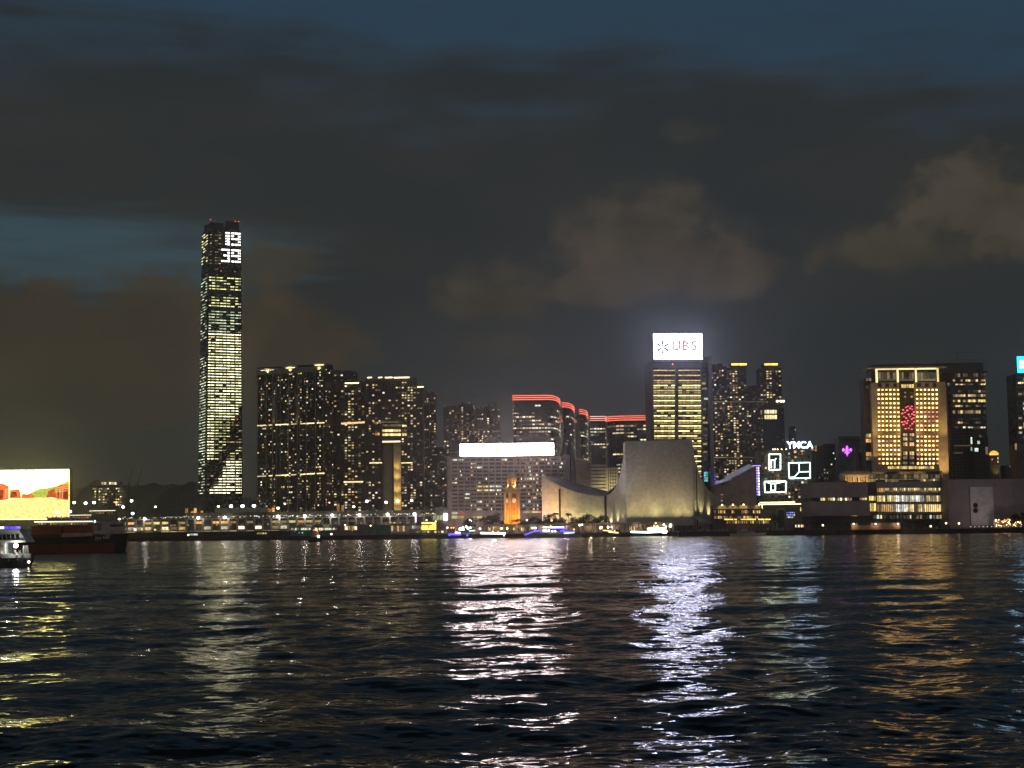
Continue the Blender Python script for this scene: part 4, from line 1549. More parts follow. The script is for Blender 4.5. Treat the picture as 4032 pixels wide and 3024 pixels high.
    for tl, sgn in ((top_l, -1), (top_r, 1)):
        mb = MB()
        for a, c in zip(tl, tl[1:]):
            back_a, back_c = Vector((a.x * .86, 60, a.z * .9)), Vector((c.x * .86, 60, c.z * .9))
            q = [a + Vector((0, 2, -.3)), c + Vector((0, 2, -.3)), back_c, back_a]
            mb.poly(q if sgn < 0 else list(reversed(q)))
        mb.build('sweep_roof', roofm, e)
    # open joints: two tall slits in the wing, one in the far sweep
    for px, y0, y1, d, w in ((2203, 1925, 2022, D + 51.0, .7), (2383, 1952, 2036, D + 33.0, .8), (2741, 1850, 2032, D + 5.6, .35)):
        p, q = P(px, y0, d), P(px, y1, d)
        MB().box(p.x - w, p.x + w, p.y - 1.0, p.y + .6, 4.6, p.z).build('open_joint', BLACK, e)
    # base: deep shadowed recess, columns, slanting skylights at the end
    p0, p1 = P(2462, 2060, D), P(2724, 2060, D)
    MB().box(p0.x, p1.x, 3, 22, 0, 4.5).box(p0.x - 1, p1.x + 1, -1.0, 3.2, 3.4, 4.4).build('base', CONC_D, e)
    for k in range(14):
        x = p0.x + (p1.x - p0.x) * k / 13
        MB().tube((x, 0, 0), (x, 0, 3.4), .32, .32, 8).build('base_column', CONC, e)
    wing_p = [(top_w[0].x, top_w[0].y), (top_w[-1].x, top_w[-1].y)]
    MB().loft([(wing_p[1][0], wing_p[1][1] + .5, 0), (wing_p[0][0], wing_p[0][1] + .5, 0), (wing_p[0][0], wing_p[0][1] + 3, 0), (wing_p[1][0], wing_p[1][1] + 3, 0)],
              [(wing_p[1][0], wing_p[1][1] + .5, 4.5), (wing_p[0][0], wing_p[0][1] + .5, 4.5), (wing_p[0][0], wing_p[0][1] + 3, 4.5), (wing_p[1][0], wing_p[1][1] + 3, 4.5)]).build('base', CONC_D, e)
    brown = mat('brown_brick', (0.16, 0.105, 0.08))
    for k in range(3):
        a, c = P(2732 + k * 32, 2034, D - 2), P(2760 + k * 32, 2058, D - 16)
        mb = MB()
        n = 8
        for q in range(n):
            x0 = a.x + q * .72
            x1 = c.x + q * .72
            mb.loft([(x0, a.y, a.z - .3), (x0 + .5, a.y, a.z - .3), (x1 + .5, c.y, c.z - .3), (x1, c.y, c.z - .3)],
                    [(x0, a.y, a.z), (x0 + .5, a.y, a.z), (x1 + .5, c.y, c.z), (x1, c.y, c.z)])
        mb.build('slanting_skylight', mat('skylight', (0.36, 0.36, 0.32), .4), e)
    for xa, xb in ((2728, 2762), (2768, 2806)):
        a, c = P(xa, 2092, D - 18), P(xb, 2092, D - 18)
        MB().plate([(a.x, 0), (c.x, 0), (c.x - 2.5, 4.6), (a.x - 1.0, 4.6)], a.y, a.y + 6).build('terrace_wall', brown, e)
    # floodlights in the planting: uneven, close to the wall, so each leaves its own streak
    Y = (1.0, 0.88, 0.36)
    for px, en in ((2474, 1.0), (2500, .65), (2523, .9), (2547, .8), (2571, 1.2), (2592, 1.15), (2617, .6), (2644, .8), (2668, 1.3), (2694, .7), (2714, .9)):
        p = P(px, 2048, D)
        spot(e, (p.x, -8.0, 5.2), (p.x + random.uniform(-.5, .5), .1, 19), 8800 * en, Y, 54, 1, .25)
    for px in (2500, 2590, 2690):
        p = P(px, 2048, D)
        spot(e, (p.x, -26, 3.0), (p.x, 0, 34), 21000, (1.0, .76, .52), 62, 1, .8)
    for t, en, h in ((.35, .8, 22), (.6, 1.2, 14), (.82, 1.2, 10), (.97, .9, 8)):
        p = samp(top_l, t)
        spot(e, (p.x + n_l.x * 4, p.y + n_l.y * 4, 5.0), (p.x, p.y, h), 7500 * en, (.95, .93, .42), 62, 1, .3)
    p = samp(top_l, .15)
    spot(e, (p.x - 24, p.y - 26, 4), (p.x, p.y, 44), 52000, (.80, .86, .95), 40, 1, .8)
    for t, en, h in ((.25, .9, 22), (.5, 1.1, 17), (.75, 1.0, 13), (.93, 1.2, 9)):
        p = samp(top_r, t)
        spot(e, (p.x + n_r.x * 5, p.y + n_r.y * 5, 10.5), (p.x, p.y, h + 3), 9000 * en, (1.0, .90, .38), 62, 1, .3)
    for t, en, c in ((.08, 1.0, Y), (.25, .9, Y), (.42, 1.0, Y), (.6, .9, Y), (.75, .8, (1.0, .70, .3))):
        p = samp(top_w, t)
        spot(e, (p.x + n_w.x * 7, p.y + n_w.y * 7, 4.5), (p.x, p.y, 16), 11000 * en, c, 85, 1, .4)
    p = samp(top_w, .9)
    spot(e, (p.x - 3, p.y - 24, 3.5), (p.x + 1, p.y, 24), 70000, (1.0, .56, .2), 62, 1, .6)
    p = samp(top_w, .65)
    spot(e, (p.x - 8, p.y - 26, 3.5), (p.x, p.y, 20), 36000, (1.0, .62, .26), 62, 1, .6)


arts_centre()

# ------------------------------------------------------------------ hostel with neon frames
def hostel():
    b = Bld('hostel_block', 'hostel block with three neon window frames and white YMCA roof letters', 'hostel', 2992, 3192, 1771, 1310, 22, 0, pyref=1880)
    L = b.front.L
    wallm = mat('hostel_wall', (0.20, 0.165, 0.14), 0.8)
    b.body(wallm)
    mb = MB()
    cols = [2996 + k * 13.1 for k in range(16)]
    for px in cols:
        x, _ = L(px, 1880)
        mb.box(x - .3, x + .3, -.5, .02, 0, b.H)
    for r in range(15):
        _, z = L(3090, 1778 + r * 14.2)
        mb.box(b.xl, b.xr, -.35, .02, z - .5, z + .3)
    mb.build('facade_grid', wallm, b.e)
    for r in range(14):
        for px in cols[:-1]:
            y = 1786 + r * 14.2
            dens = .18 + (.15 if px > 3090 else 0)
            m = random.choice((W_WARM, W_DIM, W_ORNG, W_DIM, W_COOL)) if rnd() < dens else (W_DIM2 if rnd() < .4 else DARK_GLASS)
            b.winpx(px + 2.5, px + 11, y - 3.6, y + 3.8, m, .05)
    for (a, c, y0, y1, m) in ((3126, 3138, 1774, 1784, W_ORNG), (3128, 3140, 1795, 1804, W_WARM), (3058, 3068, 1868, 1880, W_ORNG), (3056, 3070, 1884, 1892, W_WARM), (3152, 3167, 1774, 1778, W_YELL)):
        b.winpx(a, c, y0, y1, m, .2)
    b.flush(200)
    neon = lit('neon_green_white', (0.74, 0.98, 0.84), 7.0, .1)

    cyan = lit('neon_cyan_white', (0.55, 1.0, 0.95), 5.5, .1)

    def frame(lines, neon=neon):
        q = empty('neon_frame', (0, 0, 0))
        q.parent = b.e
        mb = MB()
        for pts in lines:
            z = [L(x, y, 1.2) for x, y in pts]
            for a, c in zip(z, z[1:]):
                mb.tube((a[0], -1.2, a[1]), (c[0], -1.2, c[1]), .34, n=6)
        mb.build('neon_tube', neon, q)
        x0, x1 = min(x for p in lines for x, y in p), max(x for p in lines for x, y in p)
        y0, y1 = min(y for p in lines for x, y in p), max(y for p in lines for x, y in p)
        a, c = L(x0, y1, 1), L(x1, y0, 1)
        MB().box(a[0], c[0], -.75, -.6, a[1], c[1]).build('neon_backing', DARK_GLASS, q)
    frame([[(3029, 1789), (3073, 1788), (3073, 1849), (3029, 1850), (3029, 1789)], [(3034, 1812), (3050, 1812), (3056, 1805)], [(3050, 1812), (3050, 1843)], [(3037, 1812), (3037, 1843)]])
    frame([[(3105, 1823), (3189, 1821), (3190, 1882), (3108, 1884), (3105, 1823)], [(3146, 1824), (3147, 1858), (3188, 1857)], [(3147, 1858), (3128, 1878), (3112, 1880)]], cyan)
    frame([[(3010, 1896), (3094, 1895), (3094, 1937), (3012, 1939), (3010, 1896)], [(3036, 1904), (3036, 1931)], [(3053, 1904), (3053, 1931)], [(3036, 1904), (3053, 1904)], [(3036, 1931), (3053, 1931)],
           [(3010, 1896), (3036, 1904)], [(3094, 1895), (3053, 1904)]])
    lm = lit('sign_letters', (0.50, 0.66, 1.0), 13.0, 0)
    s = empty('roof_letters', (0, 0, 0))
    s.parent = b.e
    for ch, px in zip('YMCA', (3110, 3136, 3162, 3188)):
        x, z = L(px, 1753, -3)
        inst(text_mesh(ch, 8.0, .3, lm, .07), 'letter', s, (x, 3, z))
    mb = MB()
    a, c = L(3100, 1770, -3), L(3200, 1770, -3)
    for k in range(9):
        x = a[0] + (c[0] - a[0]) * k / 8
        mb.box(x - .1, x + .1, 3.4, 3.6, b.H - .1, b.H + 5.5)
    mb.box(a[0], c[0], 3.45, 3.6, b.H + 1, b.H + 1.2)
    mb.build('letter_frame', STEEL, s)
    for px in (3044, 3052, 3062, 3078, 3096):
        x, z = L(px, 1763)
        MB().lathe([(.25, 0), (.45, .5), (.25, 1.0)], 8).build('roof_lamp', LAMP_Y, b.e, (x, .6, b.H))
    x, z = L(3215, 1765)
    MB().box(x - .6, x + .6, 2, 3, z - 2.5, z + 2.5).box(x - .2, x + .2, 2.2, 2.8, b.H, z - 2.4).box(b.xr - 1, x + .2, 2.3, 2.7, b.H - .5, b.H).build('red_sign', W_ORNG, b.e)


hostel()
slim = tower('office_tower', 'dark slim tower with bright lamps at its top corner, behind the hostel', 3030, 3092, 1585, 1500, 22, 0, cols=6, fp=12, p=.05, seed=51, limit=40, cat='office tower', group=None, pyend=1760,
      wall=mat('black_tower', (0.03, 0.03, 0.033), .4), bays=False)


def dark_tower_details():
    b = Bld('roof_lamps', 'pair of bright roof-edge lamps on the dark slim tower', 'lamp', 3053, 3092, 1584, 1499, 1.0, 0)
    for px in (3060, 3074, 3084):
        x, z = b.front.L(px, 1580)
        MB().lathe([(.8, 0), (1.3, 1.0), (.8, 2.0)], 8).build('lamp_head', lit('tower_top_lamp', (1.0, 0.95, 0.55), 4.0, .2), b.e, (x, -.6, z - 1))
    MB().box(b.xl, b.xr, -.9, -.3, b.H - 2.4, b.H - 1.8).build('bracket', STEEL, b.e)
    b.e.location.y -= .4
    adopt(slim, b)
    b2 = Bld('window_band', 'bright double row of office windows on the dark slim tower', 'window', 3009, 3060, 1612, 1497, .6, 0)
    for y0, y1 in ((1614, 1628), (1634, 1650)):
        for k in range(5):
            b2.winpx(3010 + k * 10, 3018.5 + k * 10, y0, y1, lit('bright_office', (1.0, .95, .55), 1.3, .4), .1)
    z0 = b2.front.L(3035, 1652)[1]
    MB().box(b2.xl, b2.xr, 0, 1.9, 0, b2.H + 1).build('wall', mat('black_tower', (0.03, 0.03, 0.033)), b2.e)
    b2.flush(20)
    tag(b2.e, 'narrow dark block with one bright double row of office windows, behind the hostel', 'office block')
    b2.e.name = 'office_block'


dark_tower_details()


# ------------------------------------------------------------------ wedge-roofed annexe and cafe in front
def annexe():
    b = Bld('annexe', 'brown windowless annexe with a steep wedge roof and a violet light column', 'hall', 2812, 2984, 1842, 1248, 30, 0, pyref=1930)
    L = b.front.L
    brown = mat('annexe_tile', (0.36, 0.26, 0.20), 0.7)
    pale = mat('annexe_roof', (0.42, 0.39, 0.40), 0.45)
    out = [L(2815, 2000), L(2984, 2000), L(2980, 1843), L(2866, 1897), L(2866, 1910), L(2815, 1912)]
    MB().plate([(x, max(z, 0)) for x, z in out], 0, 24).build('wall', brown, b.e)
    a, c, d = L(2866, 1893), L(2968, 1842), L(2980, 1842)
    mb = MB().loft([(a[0], -.8, a[1]), (c[0], -.8, c[1]), (c[0], 26, c[1] + 3), (a[0], 26, a[1] + 3)], [(a[0], -.8, a[1] + 1), (c[0], -.8, c[1] + 1), (c[0], 26, c[1] + 4), (a[0], 26, a[1] + 4)])
    mb.build('wedge_roof', pale, b.e)
    a, c = L(2818, 1911), L(2880, 1890)
    MB().loft([(a[0], -3, a[1]), (c[0], -3, c[1]), (c[0], 4, c[1] + 2), (a[0], 4, a[1] + 2)], [(a[0], -3, a[1] + .7), (c[0], -3, c[1] + .7), (c[0], 4, c[1] + 2.7), (a[0], 4, a[1] + 2.7)]).build('lower_roof', pale, b.e)
    xa, z0 = L(2978, 1960)
    xb, z1 = L(2994, 1836)
    MB().box(xa, xb, -1.0, 3, 0, z1).build('light_column', BLACK, b.e)
    vio = [lit('led_violet', (0.30, 0.22, 1.0), 2.2, .5), lit('led_blue_white', (0.65, 0.75, 1.0), 2.6, .5), lit('led_pink', (1.0, .45, .9), 1.8, .5)]
    for k in range(11):
        zz = z1 - 1.3 - k * 2.15
        for q in range(2):
            MB().box(xa + .3 + q * 1.4, xa + 1.4 + q * 1.4, -1.3, -1.0, zz - .75, zz + .75).build('led_tile', vio[(k * 2 + q) % 2 if k != 1 else 2], b.e)
    x, z = L(2962, 1836)
    MB().box(x, xb, -1.2, -.6, z1 + .2, z1 + .8).build('blue_light_line', vio[0], b.e)
    for k in range(3):
        b.winpx(2838, 2846, 1945 + k * 12, 1950 + k * 12, W_DIM)
    b.flush()


annexe()


def cafe():
    b = Bld('cafe_terrace', 'two-storey waterside cafe with four golden wall lamps and a glowing ground floor', 'restaurant', 2809, 2995, 1992, 1165, 20, 0, pyref=2030)
    L = b.front.L
    wallm = mat('cafe_wall', (0.34, 0.27, 0.17), 0.8)
    dark = mat('cafe_dark', (0.09, 0.065, 0.05), 0.7)
    za, zb = L(2900, 1990)[1], L(2900, 2004)[1]
    MB().box(b.xl, b.xr, 0, 18, zb, za).build('fascia', wallm, b.e)
    MB().box(b.xl, b.xr, 3.2, 18, 0, zb).build('wall', dark, b.e)
    for px in (2843, 2885, 2927, 2988):
        x, z = L(px, 1984)
        MB().lathe([(.35, -.3), (.6, .1), (.3, .7)], 10).build('wall_lamp', LAMP_Y, b.e, (x, -.9, za + .3))
        spot(b.e, (x, -1.9, za + 1.2), (x, .2, zb), 1300, (1.0, .78, .2), 130, 1, .3, house=False)
    for py in (2026, 2046):
        z = L(2900, py)[1]
        MB().box(b.xl, b.xr, -.6, 3.2, z - .35, z + .15).build('floor_slab', dark, b.e)
    for px in range(2811, 2996, 23):
        x, _ = L(px, 2030)
        MB().box(x - .25, x + .25, -.3, .3, 0, zb).build('post', dark, b.e)
    for (y0, y1, n) in ((2008, 2022, 24), (2030, 2043, 24)):
        for k in range(n):
            px = 2813 + k * 7.6
            m = random.choice((W_WARM, W_ORNG, W_DIM, W_DIM, DARK_GLASS, W_DIM2, DARK_GLASS))
            b.winpx(px, px + 5.2, y0 + 1.5, y1 - 1, m, -3.0)
    amber = lit('awning_light', (1.0, 0.62, 0.12), 2.2, .6)
    for (a, c) in ((2852, 2873), (2876, 2886), (2890, 2902), (2916, 2940), (2942, 2976), (2986, 3010), (3014, 3034)):
        b.bar([(a, 2045), (c, 2045)], .38, amber, 'awning_light', .9)
    for k in range(20):
        px = 2862 + k * 8.4
        b.winpx(px, px + 4.5, 2050, 2061, random.choice((W_ORNG, W_DIM, W_YELL, W_DIM)), -2.9)
    b.flush(110)
    x0, x1 = L(2846, 2060)[0], L(3040, 2060)[0]
    MB().box(b.xr + .1, x1, 3.2, 14, 0, 4.6).build('side_pavilion', dark, b.e)
    spot(b.e, ((b.xl + b.xr) / 2 + 6, -7, 3.2), ((b.xl + b.xr) / 2 + 6, 3, 1.0), 900, (1.0, .6, .2), 140, 1, .6, house=False)


cafe()


def footbridge():
    b = Bld('footbridge', 'covered footbridge outlined by two yellow light lines beside the cafe', 'footbridge', 2990, 3178, 1978, 1215, 5, 0, pyref=1985)
    L = b.front.L
    z1, z0 = L(3080, 1977)[1], L(3080, 2002)[1]
    MB().box(b.xl, b.xr, 0, 5, z1 - .6, z1).build('roof', CONC_D, b.e)
    MB().box(b.xl, b.xr, 0, 5, z0 - .8, z0).build('deck', CONC_D, b.e)
    for k in range(9):
        x = b.xl + (b.xr - b.xl) * k / 8
        MB().box(x - .15, x + .15, .1, .4, z0, z1 - .6).build('post', STEEL, b.e)
    for px in (3000, 3085, 3170):
        x, _ = L(px, 2010)
        MB().box(x - .6, x + .6, 1.5, 3.5, 0, z0 - .8).build('pier', CONC, b.e)
    ln = lit('bridge_line', (1.0, 0.90, 0.42), 5.0, .15)
    b.bar([(2992, 1979), (3130, 1977)], .32, ln, 'light_line', .3)
    b.bar([(2994, 1986), (3165, 1984)], .32, ln, 'light_line', .3)
    b.bar([(3000, 1988), (3002, 2002)], .25, ln, 'light_line', .3)
    for px, py in ((3172, 2002), (3156, 2006), (3177, 1996), (3189, 1984)):
        b.winpx(px - 5, px + 5, py - 7, py + 7, W_YELL, .5)
    b.flush()


footbridge()


# ------------------------------------------------------------------ middle distance blocks
def block(name, label, cat, pl, pr, pt, D, depth, m, rows, cols, p, y0=None, fp=11, seed=1, py1=1905, mats=None):
    rs = random.Random(seed)
    b = Bld(name, label, cat, pl, pr, pt, D, depth, 0)
    b.body(m)
    cw = (pr - pl) / cols
    mb = MB()
    for r in range(rows):
        _, z = b.front.L((pl + pr) / 2, pt + 5 + r * fp)
        mb.box(b.xl, b.xr, -.4, .02, z - .2, z + .2)
    for c in range(cols + 1):
        x, _ = b.front.L(pl + c * cw, pt + 60)
        mb.box(x - .2, x + .2, -.4, .02, 0, b.H)
    mb.box(b.xl, b.xr, 0, .4, b.H, b.H + 1.2)
    mb.build('facade_grid', m, b.e)
    for r in range(rows):
        for c in range(cols):
            px, py = pl + (c + .5) * cw, pt + 10.5 + r * fp
            mm = rs.choice(mats or (W_WARM, W_WHITE, W_DIM, W_DIM, W_COOL)) if rs.random() < p else DARK_GLASS
            b.winpx(px - cw * .3, px + cw * .3, py - fp * .24, py + fp * .24, mm, .05)
    b.flush(120)
    return b


block('flats_block', 'dim block of flats directly beside the YMCA letters', 'apartment block', 3212, 3252, 1762, 1400, 16, CONC_D, 12, 4, .14, seed=61)
block('flats_block', 'grey block with a gridded top floor beside the purple emblem block', 'apartment block', 3246, 3310, 1752, 1420, 16, CONC_D, 13, 8, .10, seed=62)
b = block('emblem_block', 'plain grey block carrying a purple fleur-de-lis light on its wall', 'office block', 3306, 3392, 1722, 1405, 18, mat('emblem_wall', (0.26, 0.255, 0.25)), 1, 12, .0, seed=63)
x, z = b.front.L(3335, 1775)
pu = lit('purple_light', (0.55, 0.12, 1.0), 2.6, .1)
mb = MB()
for pts in ([(0, 5.2), (1.2, 2.6), (.9, -1), (-.9, -1), (-1.2, 2.6)], [(1.2, .2), (3.2, 2.6), (4.6, 1.2), (4.0, -.8), (3.0, -.4), (2.4, .6), (1.4, -1)],
            [(-1.4, -1), (-2.4, .6), (-3.0, -.4), (-4.0, -.8), (-4.6, 1.2), (-3.2, 2.6), (-1.2, .2)], [(-2.4, -1.3), (2.4, -1.3), (2.4, -2.3), (-2.4, -2.3)], [(-.9, -2.5), (.9, -2.5), (0, -5)]):
    mb.plate([(x + a * 1.0, z + c) for a, c in pts], -.5, -.15)
mb.build('fleur_de_lis', pu, b.e)
for k in range(8):
    b.winpx(3364, 3367, 1766 + k * 9, 1770 + k * 9, W_DIM)
b.flush()
block('low_block', 'low dark block with two lit rooms under the grand hotel flank', 'office block', 3384, 3412, 1786, 1380, 14, TOWER_BROWN, 9, 3, .2, seed=64)
block('mast_tower', 'far narrow dark tower seen over the YMCA roof', 'tower', 3118, 3136, 1682, 1900, 14, mat('black_tower', (0.03, 0.03, 0.033)), 8, 2, .3, fp=9, seed=65)


# ------------------------------------------------------------------ grand hotel
def grand_hotel():
    b = Bld('grand_hotel', 'grand hotel tower with rows of golden lit windows and a lit roof loggia', 'hotel', 3434, 3728, 1446, 1300, 26, 0, pyref=1640)
    L = b.front.L
    stone = mat('hotel_stone', (0.44, 0.36, 0.26), 0.75)
    dark = mat('hotel_dark', (0.05, 0.04, 0.035), 0.6)
    zt = b.H
    _, zl = L(3580, 1505)

    def X(px, py=1640):
        return L(px, py)[0]
    # two stone wings with window grids and a recessed centre
    MB().box(X(3434), X(3544), 0, 24, 0, zl).build('wing', stone, b.e)
    MB().box(X(3604), X(3728), 0, 24, 0, zl).build('wing', stone, b.e)
    MB().box(X(3544) + .05, X(3604) - .05, 2.2, 24, 0, zl).build('centre', dark, b.e)
    MB().box(X(3444), X(3722), 6, 24, zl, zt - .8).build('loggia_back', dark, b.e)
    MB().box(X(3428), X(3734), -1.2, 25, zt - .8, zt + .5).build('cornice', stone, b.e)
    MB().box(X(3444), X(3716), 2, 22, zt + .5, zt + 3).build('roof_plant', CONC_D, b.e)
    # loggia: glowing columns and beam
    glow = lit('loggia_light', (1.0, 0.84, 0.42), 1.5, .3)
    for px in (3451, 3534, 3606, 3692):
        x, _ = L(px, 1480)
        MB().box(x - 1.0, x + 1.0, -.6, 1.2, zl - .2, zt - .8).build('loggia_column', stone, b.e)
        MB().box(x - .8, x + .8, -.75, -.6, zl, zt - 1).build('column_light', glow, b.e)
    for a, c in ((3451, 3534), (3534, 3606), (3606, 3692)):
        MB().box(X(a, 1480) + 1.1, X(c, 1480) - 1.1, -.5, .6, zt - 2.0, zt - .82).build('beam_light', glow, b.e)
        for k in range(6):
            px = a + 6 + (c - a - 12) * k / 6
            b.winpx(px, px + (c - a - 12) / 6 - 1.5, 1466, 1496, random.choice((W_DIM, W_DIM2, W_DIM2, W_DIM)), -5.8)
        b.winpx(a + 8, c - 8, 1492, 1500, W_DIM, -5.5)
    # dark attic windows
    for a in (3457, 3487, 3517, 3612, 3643, 3673):
        b.winpx(a, a + 14, 1510, 1524, DARK_GLASS, .1)
    # guest rooms: a lamp in each window
    room = [lit('guest_room', (1.0, 0.64, 0.17), 5.0, .5), lit('guest_room_pale', (1.0, 0.76, 0.40), 4.2, .5), lit('guest_room_red', (1.0, 0.30, 0.20), 1.6, .5)]
    y = 1535.0
    for r in range(17):
        if r == 10:
            y += 8
        for c0, red in ((3459.5, .04), (3611, .10)):
            for k in range(6):
                px = c0 + k * 15.4 + (y - 1535) * .012
                m = room[2] if rnd() < red + (.2 if 5 <= r <= 8 and c0 > 3600 else 0) else (room[0] if rnd() < .75 else room[1])
                b.winpx(px - 3.1, px + 3.1, y - 3.0, y + 3.2, m, .12)
                b.winpx(px - 4.6, px + 4.6, y + 4.6, y + 8.0, W_DIM if rnd() < .2 else DARK_GLASS, .06)
        y += 17.6
    # recess: a lit parapet, bay rooms, and the red light ornament
    for k in range(5):
        b.winpx(3549 + k * 10.4, 3558 + k * 10.4, 1513, 1527, W_YELL, -2.0)
    for (y0, y1, m) in ((1706, 1717, W_WARM), (1722, 1734, W_WARM), (1742, 1756, W_WARM), (1778, 1792, W_WARM), (1797, 1808, W_DIM), (1818, 1828, W_DIM)):
        for a in (3556, 3582):
            for q in range(2):
                b.winpx(a + q * 9, a + q * 9 + 7.5, y0, y1, m if rnd() < .85 else W_DIM, -2.0)
    for a in (3560, 3586):
        b.winpx(a, a + 7, 1543, 1549, W_DIM, -2.0)
        b.winpx(a, a + 7, 1558, 1565, W_ORNG, -2.0)
    redm = lit('red_ornament', (1.0, 0.10, 0.16), 2.6, .5)
    pts = [(3568, 1604), (3576, 1600), (3590, 1600), (3556, 1614), (3564, 1624), (3572, 1616), (3592, 1612), (3598, 1622), (3600, 1634), (3592, 1630), (3584, 1640), (3590, 1650), (3597, 1646), (3599, 1660), (3592, 1668),
           (3584, 1676), (3578, 1686), (3566, 1688), (3558, 1672), (3552, 1662), (3562, 1660), (3570, 1666), (3568, 1646), (3578, 1632), (3560, 1640), (3553, 1628), (3584, 1608), (3574, 1656), (3590, 1690)]
    o = empty('red_ornament')
    o.parent = b.e
    for i, (px, py) in enumerate(pts):
        x, z = L(px, py, -1.6)
        MB().box(-.7, .7, -.2, .1, -.5, .5).build('light_bar', redm, o, (x, 1.6, z))
    # lit lower terrace
    for k in range(24):
        px = 3496 + k * 7.6
        b.winpx(px, px + 5.8, 1836, 1846, W_YELL if rnd() < .85 else W_WARM, .6)
    MB().box(X(3490, 1840), X(3690, 1840), -.5, .02, L(3580, 1850)[1], L(3580, 1833)[1]).build('terrace_band', stone, b.e)
    b.flush(300)
    # slimmer dark flank
    xa, za = L(3408, 1488)
    MB().box(xa, X(3434) - .05, 8, 24, 0, za).build('flank', dark, b.e)
    for (y0, y1, m) in ((1490, 1500, W_DIM), (1708, 1722, W_YELL), (1728, 1742, W_ORNG), (1780, 1795, W_ORNG), (1798, 1812, W_DIM), (1520, 1530, W_DIM2), (1665, 1680, W_DIM2)):
        for q in range(2):
            b.winpx(3410 + q * 11.5, 3420 + q * 11.5, y0, y1, m, -7.7)
    xa, za = L(3740, 1470)
    MB().box(X(3728) + .05, xa, 8, 24, 0, za).build('flank', dark, b.e)
    b.flush()
    # upward floods on the piers
    A = (1.0, .62, .22)
    for px in (3442, 3547, 3602, 3710):
        x = X(px)
        spot(b.e, (x, -16, 30), (x, 0, 62), 85000, A, 44, 1, .4, house=False)
        spot(b.e, (x, -12, 62), (x, 0, zt - 18), 48000, A, 60, 1, .4, house=False)
    # old low wing with arcade, and glazed podium
    xw0, zw = L(3314, 1862)
    xw1, _ = L(3416, 1862)
    zmid = L(3360, 1872)[1]
    MB().box(xw0, xw1, -8, 10, 0, zw).build('old_wing', stone, b.e)
    MB().box(xw0 - .8, xw1, -9, -8.02, zmid - .6, zmid + .5).build('old_wing_cornice', stone, b.e)
    for k in range(10):
        x = xw0 + (xw1 - xw0) * (k + .5) / 10
        MB().lathe([(.45, zw - 10), (.4, zw - 9), (.36, zmid - .9), (.5, zmid - .6)], 8, 0, (x, -9)).build('old_wing_column', stone, b.e)
        if k not in (4, 5):
            MB().box(x - .8, x + .8, -8.15, -8.0, zw - 9.6, zmid - 1.5).build('old_wing_window', BLACK, b.e)
        MB().lathe([(.3, zw), (.4, zw + .5), (.15, zw + 1.5)], 6, 0, (x, -8.4)).build('urn', stone, b.e)
    xm = (xw0 + xw1) / 2
    MB().plate([(xm - 1.8, zw - 9.6), (xm + 1.8, zw - 9.6), (xm + 1.8, zw - 6), (xm + 1.3, zw - 4.8), (xm, zw - 4.2), (xm - 1.3, zw - 4.8), (xm - 1.8, zw - 6)], -8.2, -8.0).build('old_wing_arch', BLACK, b.e)
    for q in (.12, .35, .5, .65, .88):
        x = xw0 + (xw1 - xw0) * q
        spot(b.e, (x, -13, zw - 10.5), (x, -8, zw - 3), 4500, (1.0, .62, .22), 95, 1, .3, house=False)
    xg1, zg = L(3702, 1856)
    MB().box(xw1 + .05, xg1, -7, 0, 0, zg).build('podium', dark, b.e)
    for k in range(30):
        px = 3420 + k * 9.4
        m = random.choice((W_DIM, W_WARM, W_DIM, W_YELL)) if (px < 3545 or px > 3610) else W_DIM
        b.winpx(px, px + 8, 1868, 1884, W_DIM if rnd() < .6 else W_DIM2, 7.1)
        b.winpx(px, px + 8, 1886, 1897, m if rnd() < .8 else W_DIM, 7.1)
    b.flush(100)


grand_hotel()


